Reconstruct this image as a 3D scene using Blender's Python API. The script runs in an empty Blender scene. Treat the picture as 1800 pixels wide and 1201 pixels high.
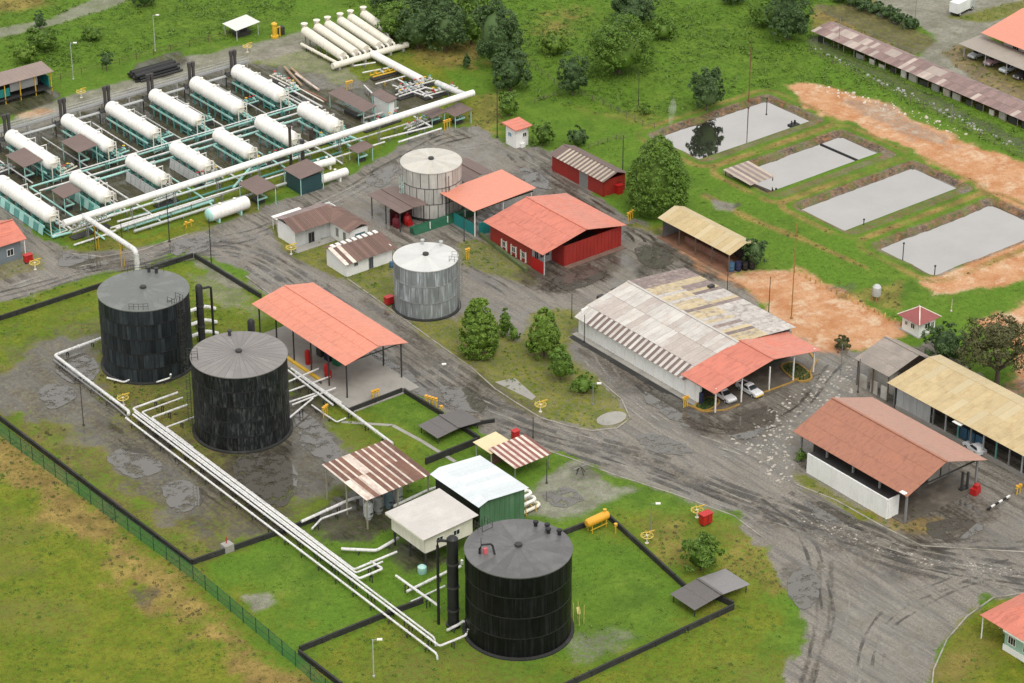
import bpy, bmesh, math, random
import numpy as np
from mathutils import Vector, Matrix

# ------------------------------------------------------------------ camera, sky, sun, exposure
scene = bpy.context.scene
col = scene.collection
R = math.radians
F_PX, CX, CY, PITCH, CAM_H = 4712.0, 900.0, 600.5, R(28.5), 225.0
AX, AY = R(51.75), R(38.25)            # plant grid axes measured from the view's heading
D0 = CAM_H / math.tan(PITCH)

def en2xy(e, n):
    return (e*math.sin(AX)+n*math.cos(AX), -e*math.sin(AY)+n*math.cos(AY))

cam = bpy.data.cameras.new('camera')
cam.sensor_width = 36.0
cam.lens = F_PX/1800.0*36.0
cam.clip_start = 1.0
cam.clip_end = 20000.0
cam_o = bpy.data.objects.new('camera', cam)
col.objects.link(cam_o)
_ex = Vector((math.sin(AX), -math.sin(AY), 0)); _ny = Vector((math.cos(AX), math.cos(AY), 0)); _uz = Vector((0, 0, 1))
_fwd = _ny*math.cos(PITCH) - _uz*math.sin(PITCH)
_up = _ny*math.sin(PITCH) + _uz*math.cos(PITCH)
_m = Matrix((_ex, _up, -_fwd)).transposed().to_4x4()
_c = en2xy(0, -D0)
_m.translation = Vector((_c[0], _c[1], CAM_H))
cam_o.matrix_world = _m
scene.camera = cam_o
scene.render.resolution_x, scene.render.resolution_y = 1024, 683

SUN_EL, SUN_AZ = R(58), R(-112)          # azimuth measured in world x-y from +x
world = bpy.data.worlds.new('World'); scene.world = world; world.use_nodes = True
wn = world.node_tree; wn.nodes.clear()
w_out = wn.nodes.new('ShaderNodeOutputWorld'); w_bg = wn.nodes.new('ShaderNodeBackground')
w_sky = wn.nodes.new('ShaderNodeTexSky'); w_sky.sky_type = 'NISHITA'; w_sky.sun_disc = False
w_sky.sun_elevation = SUN_EL; w_sky.sun_rotation = R(90)-SUN_AZ
w_sky.air_density = 1.0; w_sky.dust_density = 6.0; w_sky.ozone_density = 1.0
w_hs = wn.nodes.new('ShaderNodeHueSaturation'); w_hs.inputs['Saturation'].default_value = 0.22
# an even cloud deck veils most of the clear sky
w_mx = wn.nodes.new('ShaderNodeMixRGB'); w_mx.inputs[0].default_value = .78; w_mx.inputs[2].default_value = (7.7, 7.65, 7.5, 1)
wn.links.new(w_sky.outputs[0], w_hs.inputs['Color']); wn.links.new(w_hs.outputs[0], w_mx.inputs[1]); wn.links.new(w_mx.outputs[0], w_bg.inputs['Color'])
wn.links.new(w_bg.outputs[0], w_out.inputs['Surface'])
w_bg.inputs['Strength'].default_value = 0.13

sun = bpy.data.lights.new('sun', 'SUN'); sun.energy = 1.25; sun.angle = R(30); sun.color = (1.0, 0.965, 0.91)
sun_o = bpy.data.objects.new('sun', sun); col.objects.link(sun_o)
_sd = Vector((math.cos(SUN_AZ)*math.cos(SUN_EL), math.sin(SUN_AZ)*math.cos(SUN_EL), math.sin(SUN_EL)))
sun_o.rotation_euler = _sd.to_track_quat('Z', 'Y').to_euler()
sun_o.location = _sd*300

scene.view_settings.view_transform = 'Standard'; scene.view_settings.look = 'None'
scene.view_settings.gamma = 1.0; scene.view_settings.exposure = 0.32
scene.view_settings.use_curve_mapping = False
scene.cycles.volume_bounces = 6

# ------------------------------------------------------------------ helpers
def G(px, py, z=0.0):
    """a surveyed point of the photograph, taken down to the level z"""
    a = (px-CX)/F_PX; b = (py-CY)/F_PX
    n = math.cos(PITCH)-b*math.sin(PITCH); u = -math.sin(PITCH)-b*math.cos(PITCH)
    t = (z-CAM_H)/u
    x, y = en2xy(a*t, n*t-D0)
    return Vector((x, y, z))

def lin(h):
    v = [int(h[i:i+2], 16)/255 for i in (0, 2, 4)]
    return tuple(c/12.92 if c <= .04045 else ((c+.055)/1.055)**2.4 for c in v)

class MB:
    def __init__(s): s.v = []; s.f = []
    def add(s, vs, fs):
        b = len(s.v); s.v += [tuple(p) for p in vs]; s.f += [tuple(b+i for i in f) for f in fs]; return s
    def box(s, x0, y0, z0, x1, y1, z1):
        return s.add([(x0,y0,z0),(x1,y0,z0),(x1,y1,z0),(x0,y1,z0),(x0,y0,z1),(x1,y0,z1),(x1,y1,z1),(x0,y1,z1)],
                     [(0,3,2,1),(4,5,6,7),(0,1,5,4),(1,2,6,5),(2,3,7,6),(3,0,4,7)])
    def cbox(s, c, sx, sy, sz, rz=0, z0=None):
        """box centred in plan at c, standing from c.z"""
        ca, sa = math.cos(rz), math.sin(rz); x, y, z = c
        P = []
        for zz in (z, z+sz):
            for dx, dy in ((-sx/2,-sy/2),(sx/2,-sy/2),(sx/2,sy/2),(-sx/2,sy/2)):
                P.append((x+dx*ca-dy*sa, y+dx*sa+dy*ca, zz))
        return s.add(P, [(0,3,2,1),(4,5,6,7),(0,1,5,4),(1,2,6,5),(2,3,7,6),(3,0,4,7)])
    def bar(s, a, b, w, h=None):
        """square bar from a to b"""
        a = Vector(a); b = Vector(b); h = h or w; d = (b-a).normalized()
        up = Vector((0,0,1)) if abs(d.z) < .95 else Vector((1,0,0))
        u = d.cross(up).normalized(); v = u.cross(d).normalized()
        P = []
        for p in (a, b):
            for i, j in ((-1,-1),(1,-1),(1,1),(-1,1)): P.append(p+u*(w/2*i)+v*(h/2*j))
        return s.add(P, [(0,1,2,3),(7,6,5,4),(0,4,5,1),(1,5,6,2),(2,6,7,3),(3,7,4,0)])
    def tube(s, path, r, n=8, caps=True, r2=None):
        path = [Vector(p) for p in path]; m = len(path); rings = []
        for i, p in enumerate(path):
            if i == 0: d = path[1]-p
            elif i == m-1: d = p-path[i-1]
            else: d = (path[i+1]-p).normalized()+(p-path[i-1]).normalized()
            d.normalize()
            up = Vector((0,0,1)) if abs(d.z) < .9 else Vector((1,0,0))
            u = d.cross(up).normalized(); v = u.cross(d).normalized()
            rr = r if r2 is None else r+(r2-r)*i/(m-1)
            if 0 < i < m-1:
                cs = max(.5, d.dot((path[i+1]-p).normalized())); 
            rings.append([p+u*(rr*math.cos(2*math.pi*k/n))+v*(rr*math.sin(2*math.pi*k/n)) for k in range(n)])
        vs = [q for rg in rings for q in rg]; fs = []
        for i in range(m-1):
            for k in range(n):
                k2 = (k+1) % n; fs.append((i*n+k, i*n+k2, (i+1)*n+k2, (i+1)*n+k))
        if caps: fs.append(tuple(range(n-1,-1,-1))); fs.append(tuple((m-1)*n+k for k in range(n)))
        return s.add(vs, fs)
    def lathe(s, c, prof, n=24, axis='z', a0=0, a1=2*math.pi):
        """prof: list of (r, h)"""
        full = abs(a1-a0-2*math.pi) < 1e-6; k_n = n if full else n+1
        vs = []
        for r, h in prof:
            for k in range(k_n):
                a = a0+(a1-a0)*k/n; x, y = r*math.cos(a), r*math.sin(a)
                q = (x, y, h) if axis == 'z' else ((x, h, y) if axis == 'y' else (h, x, y))
                vs.append((c[0]+q[0], c[1]+q[1], c[2]+q[2]))
        fs = []
        for i in range(len(prof)-1):
            for k in range(n):
                k2 = (k+1) % k_n; f = (i*k_n+k, i*k_n+k2, (i+1)*k_n+k2, (i+1)*k_n+k)
                fs.append(f if axis != 'y' else f[::-1])
        return s.add(vs, fs)
    def prism(s, pts, z0, z1):
        n = len(pts); vs = [(p[0],p[1],z0) for p in pts]+[(p[0],p[1],z1) for p in pts]
        return s.add(vs, [tuple(range(n-1,-1,-1)), tuple(range(n,2*n))]+[(i,(i+1)%n,n+(i+1)%n,n+i) for i in range(n)])
    def hull8(s, lo, hi):
        """two quads (4 points each, same winding seen from outside top)"""
        return s.add(list(lo)+list(hi), [(0,3,2,1),(4,5,6,7),(0,1,5,4),(1,2,6,5),(2,3,7,6),(3,0,4,7)])
    def slope(s, a, b, c, d, pitch=.8, rib=.03, th=.06, rw=.10):
        """ribbed roof sheet; a-b is the eave, d-c the ridge, ribs run from eave to ridge"""
        a, b, c, d = map(Vector, (a, b, c, d))
        nrm = (b-a).cross(d-a).normalized()
        if nrm.z < 0: nrm = -nrm
        L = (b-a).length; k = max(1, int(round(L/pitch))); ts = []
        for i in range(k):
            t0 = i/k; w = rw/L
            ts += [(t0, 0), (t0+.5/k-w, 0), (t0+.5/k-w*.6, 1), (t0+.5/k+w*.6, 1), (t0+.5/k+w, 0)]
        ts.append((1, 0)); n = len(ts); vs = []
        for t, u in ts: vs.append(a+(b-a)*t+nrm*(rib*u))
        for t, u in ts: vs.append(d+(c-d)*t+nrm*(rib*u))
        vs += [a-nrm*th, b-nrm*th, c-nrm*th, d-nrm*th]
        fs = [(i, i+1, n+i+1, n+i) for i in range(n-1)]
        o = 2*n; fs += [(o, o+3, o+2, o+1), tuple(range(n-1, -1, -1))+(o, o+1), tuple(range(n, 2*n))+(o+2, o+3),
                        (0, n, o+3, o), (n-1, o+1, o+2, 2*n-1)]
        return s.add(vs, fs)
    def mesh(s, name):
        m = bpy.data.meshes.new(name); m.from_pydata(s.v, [], s.f); return m
    def build(s, name, mat, parent=None, smooth=False, loc=None, fix=False):
        m = s.mesh(name)
        if fix:
            bm = bmesh.new(); bm.from_mesh(m); bmesh.ops.recalc_face_normals(bm, faces=bm.faces); bm.to_mesh(m); bm.free()
        return link(name, m, mat, parent, smooth, loc)

def link(name, m, mat, parent=None, smooth=False, loc=None):
    m.materials.append(mat) if mat and not m.materials else None
    if smooth:
        m.polygons.foreach_set('use_smooth', [True]*len(m.polygons))
        try: m.set_sharp_from_angle(angle=R(35))
        except Exception: pass
    o = bpy.data.objects.new(name, m); col.objects.link(o)
    if parent: o.parent = parent
    if loc is not None: o.location = loc
    return o

def tag(o, label=None, cat=None, group=None, kind=None):
    if label: o['label'] = label
    if cat: o['category'] = cat
    if group: o['group'] = group
    if kind: o['kind'] = kind
    return o

def thing(name, label, cat, loc=(0,0,0), rz=0, group=None):
    o = bpy.data.objects.new(name, None); col.objects.link(o)
    o.empty_display_size = .5
    o.location = loc; o.rotation_euler = (0, 0, rz)
    return tag(o, label, cat, group)

def copy_tree(o, parent=None):
    c = o.copy(); col.objects.link(c); c.parent = parent
    for ch in list(o.children): copy_tree(ch, c)
    return c

ORD = ['leftmost', 'second from left', 'third from left', 'fourth from left', 'fifth from left', 'sixth from left', 'seventh from left', 'eighth from left', 'ninth from left']

# ------------------------------------------------------------------ materials
_mats = {}
def N(nt, t, **kw):
    n = nt.nodes.new('ShaderNode'+t)
    for k, v in kw.items():
        if k in n.inputs: n.inputs[k].default_value = v
        else: setattr(n, k, v)
    return n

def M(name, c, rough=.6, var=.12, scale=.5, rand=0., streak=None, sa=.5, patch=None, pa=.55, ps=.25, bump=0., metal=0., fine=.06, zst=.12, spec=.5, rcol=None):
    """weathered paint / metal / masonry: c base colour, var slow variation, streak = colour of vertical run marks, patch = colour of blotches,
    rand = change of value from piece to piece"""
    if name in _mats: return _mats[name]
    m = bpy.data.materials.new(name); m.use_nodes = True; nt = m.node_tree; L = nt.links.new
    b = nt.nodes['Principled BSDF']; b.inputs['Roughness'].default_value = rough; b.inputs['Metallic'].default_value = metal
    b.inputs['Specular IOR Level'].default_value = spec
    tc = N(nt, 'TexCoord'); oi = N(nt, 'ObjectInfo')
    sc = N(nt, 'VectorMath', operation='SCALE'); L(oi.outputs['Location'], sc.inputs[0]); sc.inputs['Scale'].default_value = 1.37
    ad = N(nt, 'VectorMath', operation='ADD'); L(tc.outputs['Object'], ad.inputs[0]); L(sc.outputs[0], ad.inputs[1])
    ad2 = N(nt, 'VectorMath', operation='ADD'); L(ad.outputs[0], ad2.inputs[0])
    cb = N(nt, 'CombineXYZ'); mr = N(nt, 'Math', operation='MULTIPLY'); L(oi.outputs['Random'], mr.inputs[0]); mr.inputs[1].default_value = 37.0
    L(mr.outputs[0], cb.inputs[0]); L(mr.outputs[0], cb.inputs[1]); L(cb.outputs[0], ad2.inputs[1])
    vec = ad2.outputs[0]
    n1 = N(nt, 'TexNoise', Scale=scale, Detail=5., Roughness=.6); L(vec, n1.inputs['Vector'])
    n2 = N(nt, 'TexNoise', Scale=scale*14, Detail=3.); L(vec, n2.inputs['Vector'])
    r1 = N(nt, 'MapRange'); L(n1.outputs[0], r1.inputs[0]); r1.inputs[1].default_value = .25; r1.inputs[2].default_value = .75; r1.inputs[3].default_value = 1-var; r1.inputs[4].default_value = 1+var
    r2 = N(nt, 'MapRange'); L(n2.outputs[0], r2.inputs[0]); r2.inputs[1].default_value = .3; r2.inputs[2].default_value = .7; r2.inputs[3].default_value = 1-fine; r2.inputs[4].default_value = 1+fine
    mu = N(nt, 'Math', operation='MULTIPLY'); L(r1.outputs[0], mu.inputs[0]); L(r2.outputs[0], mu.inputs[1])
    val = mu.outputs[0]
    if rand:
        r3 = N(nt, 'MapRange'); L(oi.outputs['Random'], r3.inputs[0]); r3.inputs[3].default_value = 1-rand; r3.inputs[4].default_value = 1+rand
        m2 = N(nt, 'Math', operation='MULTIPLY'); L(val, m2.inputs[0]); L(r3.outputs[0], m2.inputs[1]); val = m2.outputs[0]
    cur = None
    rgb = N(nt, 'RGB'); rgb.outputs[0].default_value = (*c, 1); cur = rgb.outputs[0]
    def mixin(fac, colr):
        nonlocal cur
        mx = N(nt, 'MixRGB'); L(fac, mx.inputs[0]); L(cur, mx.inputs[1]); mx.inputs[2].default_value = (*colr, 1); cur = mx.outputs[0]
    if patch:
        n3 = N(nt, 'TexNoise', Scale=ps, Detail=6., Roughness=.65); L(vec, n3.inputs['Vector'])
        q = N(nt, 'MapRange'); L(n3.outputs[0], q.inputs[0]); q.inputs[1].default_value = .5; q.inputs[2].default_value = .64; q.inputs[4].default_value = pa; mixin(q.outputs[0], patch)
    if streak:
        mp = N(nt, 'Mapping'); mp.inputs['Scale'].default_value = zst if isinstance(zst, tuple) else (1, 1, zst); L(vec, mp.inputs[0])
        n4 = N(nt, 'TexNoise', Scale=2.2, Detail=5., Roughness=.6); L(mp.outputs[0], n4.inputs['Vector'])
        q = N(nt, 'MapRange'); L(n4.outputs[0], q.inputs[0]); q.inputs[1].default_value = .48; q.inputs[2].default_value = .68; q.inputs[4].default_value = sa; mixin(q.outputs[0], streak)
    hv = N(nt, 'HueSaturation'); L(cur, hv.inputs['Color']); L(val, hv.inputs['Value']); L(hv.outputs[0], b.inputs['Base Color'])
    rr = N(nt, 'MapRange'); L(n1.outputs[0], rr.inputs[0]); rr.inputs[1].default_value = .3; rr.inputs[2].default_value = .7; rr.inputs[3].default_value = max(.05, rough-.12); rr.inputs[4].default_value = min(1, rough+.12); L(rr.outputs[0], b.inputs['Roughness'])
    if bump:
        bp = N(nt, 'Bump'); bp.inputs['Strength'].default_value = bump; bp.inputs['Distance'].default_value = .05; L(n2.outputs[0], bp.inputs['Height']); L(bp.outputs[0], b.inputs['Normal'])
    _mats[name] = m
    return m

WHITE = M('white_paint', (.80,.785,.745), .45, .07, .3, streak=(.52,.48,.41), sa=.45, patch=(.72,.68,.60), pa=.4, ps=.3)
CREAM = M('cream_paint', (.72,.68,.58), .5, .08, .5, streak=(.45,.38,.28), sa=.35)
WWALL = M('white_wall', (.80,.80,.78), .8, .05, .4, streak=(.5,.48,.43), sa=.22, patch=(.68,.68,.64), pa=.3)
SALMON = M('salmon_roof', (.54,.17,.115), .5, .12, .3, rand=.05, patch=(.59,.21,.15), pa=.5, ps=.2, fine=.06, streak=(.34,.10,.07), sa=.6, zst=(.12,.8,1))
SALMON2 = M('lit_salmon_roof', (.56,.205,.145), .5, .12, .3, rand=.05, patch=(.50,.13,.08), pa=.5, ps=.3, fine=.06, streak=(.40,.14,.10), sa=.6, zst=(.12,.8,1))  # paler copy of the salmon; the brighter slope's light is in the colour
BRICKR = M('brick_red_roof', (.34,.14,.085), .55, .07, .2, patch=(.31,.135,.085), pa=.4, streak=(.22,.09,.06), sa=.6, zst=(.12,.8,1))
REDW = M('red_wall', (.30,.022,.016), .5, .12, .3, streak=(.12,.02,.015), sa=.4)
RED = M('red_paint', (.42,.015,.015), .4, .1)
BROWN = M('brown_roof', (.15,.105,.092), .6, .1, .4, patch=(.18,.13,.115), pa=.5)
BROWN2 = M('brown_tile', (.16,.095,.075), .65, .12, .8, rand=.2)
RUST = M('rusty_sheet', (.17,.085,.06), .7, .2, .7, rand=.25, patch=(.26,.15,.1), pa=.6, ps=.5)
PALESH = M('pale_sheet', (.62,.53,.46), .6, .15, .6, rand=.15, patch=(.35,.22,.16), pa=.6, ps=.5)
TEAL = M('teal_paint', (.10,.30,.27), .5, .15, .6, patch=(.05,.13,.12), pa=.5)
LTEAL = M('pale_teal_paint', (.33,.62,.56), .45, .12, .5, streak=(.6,.6,.56), sa=.6)
TEALW = M('teal_wall', (.015,.20,.19), .5, .1)
BLACKT = M('black_tank_cladding', (.017,.022,.026), .5, .25, .5, rand=.5, streak=(.05,.056,.06), sa=.6, zst=.06, spec=.25)
BLACKM = M('black_tank_cladding_flecked', (.009,.011,.012), .5, .25, .5, rand=.5, streak=(.085,.09,.085), sa=.55, zst=.25, spec=.25)
BLACKF = M('black_tank_paint', (.005,.005,.006), .4, .3, .5, rand=.3, streak=(.024,.028,.03), sa=.4, zst=.05, spec=.2)
BLACK = M('black_paint', (.012,.012,.013), .5, .2)
DARK = M('dark_steel', (.035,.034,.033), .6, .2)
GREY = M('grey_steel', (.22,.22,.215), .5, .15)
LGREY = M('light_grey_metal', (.45,.46,.455), .45, .1, streak=(.25,.25,.24), sa=.4)
YEL = M('yellow_paint', (.62,.38,.03), .5, .12)
ORNG = M('orange_yellow_paint', (.68,.34,.03), .45, .1)
CONC = M('concrete', (.31,.295,.265), .85, .15, .5, patch=(.18,.17,.15), pa=.6, bump=.3)
DKCONC = M('blackened_concrete', (.022,.022,.02), .8, .3, .6, patch=(.06,.058,.05), pa=.5, bump=.3)
GLASS = M('dark_glass', (.02,.028,.03), .12, .2)
WOOD = M('grey_wood', (.14,.105,.08), .8, .2, 1.5)
GREENW = M('green_corrugated', (.07,.16,.085), .5, .12, .4, streak=(.13,.2,.13), sa=.6, rand=.15)
GREEN = M('green_paint', (.012,.13,.065), .5, .15)

def attr_names(): return None

def leaf_mat(name, dark, light, trans=.25):
    m = bpy.data.materials.new(name); m.use_nodes = True; nt = m.node_tree; L = nt.links.new; nt.nodes.clear()
    out = N(nt, 'OutputMaterial'); ge = N(nt, 'NewGeometry'); no = N(nt, 'TexNoise', Scale=.55, Detail=3.); L(ge.outputs['Position'], no.inputs['Vector'])
    a = N(nt, 'Math', operation='ADD'); L(ge.outputs['Random Per Island'], a.inputs[0]); L(no.outputs[0], a.inputs[1])
    r = N(nt, 'MapRange'); L(a.outputs[0], r.inputs[0]); r.inputs[1].default_value = .4; r.inputs[2].default_value = 1.3
    mx = N(nt, 'MixRGB'); L(r.outputs[0], mx.inputs[0]); mx.inputs[1].default_value = (*dark, 1); mx.inputs[2].default_value = (*light, 1)
    d = N(nt, 'BsdfPrincipled'); d.inputs['Roughness'].default_value = .55; L(mx.outputs[0], d.inputs['Base Color']); d.inputs['Specular IOR Level'].default_value = .3
    tr = N(nt, 'BsdfTranslucent'); hs = N(nt, 'HueSaturation'); hs.inputs['Value'].default_value = 1.4; L(mx.outputs[0], hs.inputs['Color']); L(hs.outputs[0], tr.inputs['Color'])
    ms = N(nt, 'MixShader'); ms.inputs[0].default_value = trans; L(d.outputs[0], ms.inputs[1]); L(tr.outputs[0], ms.inputs[2]); L(ms.outputs[0], out.inputs['Surface'])
    return m
LEAF = {'mid': leaf_mat('leaf_mid', (.055,.112,.015), (.15,.25,.036)), 'dark': leaf_mat('leaf_dark', (.040,.078,.026), (.092,.155,.048)), 'light': leaf_mat('leaf_light', (.075,.14,.016), (.18,.28,.04)),
        'olive': leaf_mat('leaf_olive', (.05,.055,.02), (.12,.12,.045)), 'grass': leaf_mat('grass_blade', (.10,.185,.022), (.17,.26,.035), .45), 'dry': leaf_mat('dry_blade', (.15,.165,.025), (.26,.24,.05), .45)}
BARK = M('bark', (.10,.075,.055), .9, .25, 2.)

# ------------------------------------------------------------------ ground: one sheet of survey cells, split by what covers it
def px_poly(pts): return np.array([G(x, y)[:2] for x, y in pts])
def sd_poly(P, poly):
    """signed distance (positive inside) of points P (n,2) to polygon"""
    n = len(poly); d = np.full(len(P), 1e18); s = np.ones(len(P))
    j = n-1
    for i in range(n):
        e = poly[j]-poly[i]; w = P-poly[i]
        t = np.clip((w@e)/(e@e), 0, 1); b = w-t[:, None]*e
        d = np.minimum(d, (b*b).sum(1))
        c1 = P[:, 1] >= poly[i][1]; c2 = P[:, 1] < poly[j][1]; c3 = e[0]*w[:, 1] > e[1]*w[:, 0]
        fl = (c1 & c2 & c3) | (~c1 & ~c2 & ~c3); s = np.where(fl, -s, s)
        j = i
    return -s*np.sqrt(d)
_rs = np.random.RandomState(11)
_tab = _rs.rand(256, 256)
def vnoise(P, sc, off=0.):
    q = P/sc+off; i = np.floor(q).astype(int); f = q-i; f = f*f*(3-2*f)
    a = _tab[i[:,0]%256, i[:,1]%256]; b = _tab[(i[:,0]+1)%256, i[:,1]%256]; c = _tab[i[:,0]%256, (i[:,1]+1)%256]; d = _tab[(i[:,0]+1)%256, (i[:,1]+1)%256]
    return (a*(1-f[:,0])+b*f[:,0])*(1-f[:,1])+(c*(1-f[:,0])+d*f[:,0])*f[:,1]
def fbm(P, sc, off=0.): return (vnoise(P, sc, off)*.5+vnoise(P, sc/2.1, off+7)*.28+vnoise(P, sc/4.3, off+13)*.14+vnoise(P, sc/9, off+29)*.08)

DRY, STRAW, ROAD, MUD, PALE, SOIL, CONCR, BRICK = range(8)      # lush grass is what remains; MUD also carries some painted shade
PONDS = [(78.2, 36.6, 108.8, 51.2), (78.2, 15.4, 108.4, 28.2), (78.2, -5.3, 108.8, 8.3), (77.8, -27.2, 108.5, -13.4)]
WATER_Z = -.7
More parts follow.
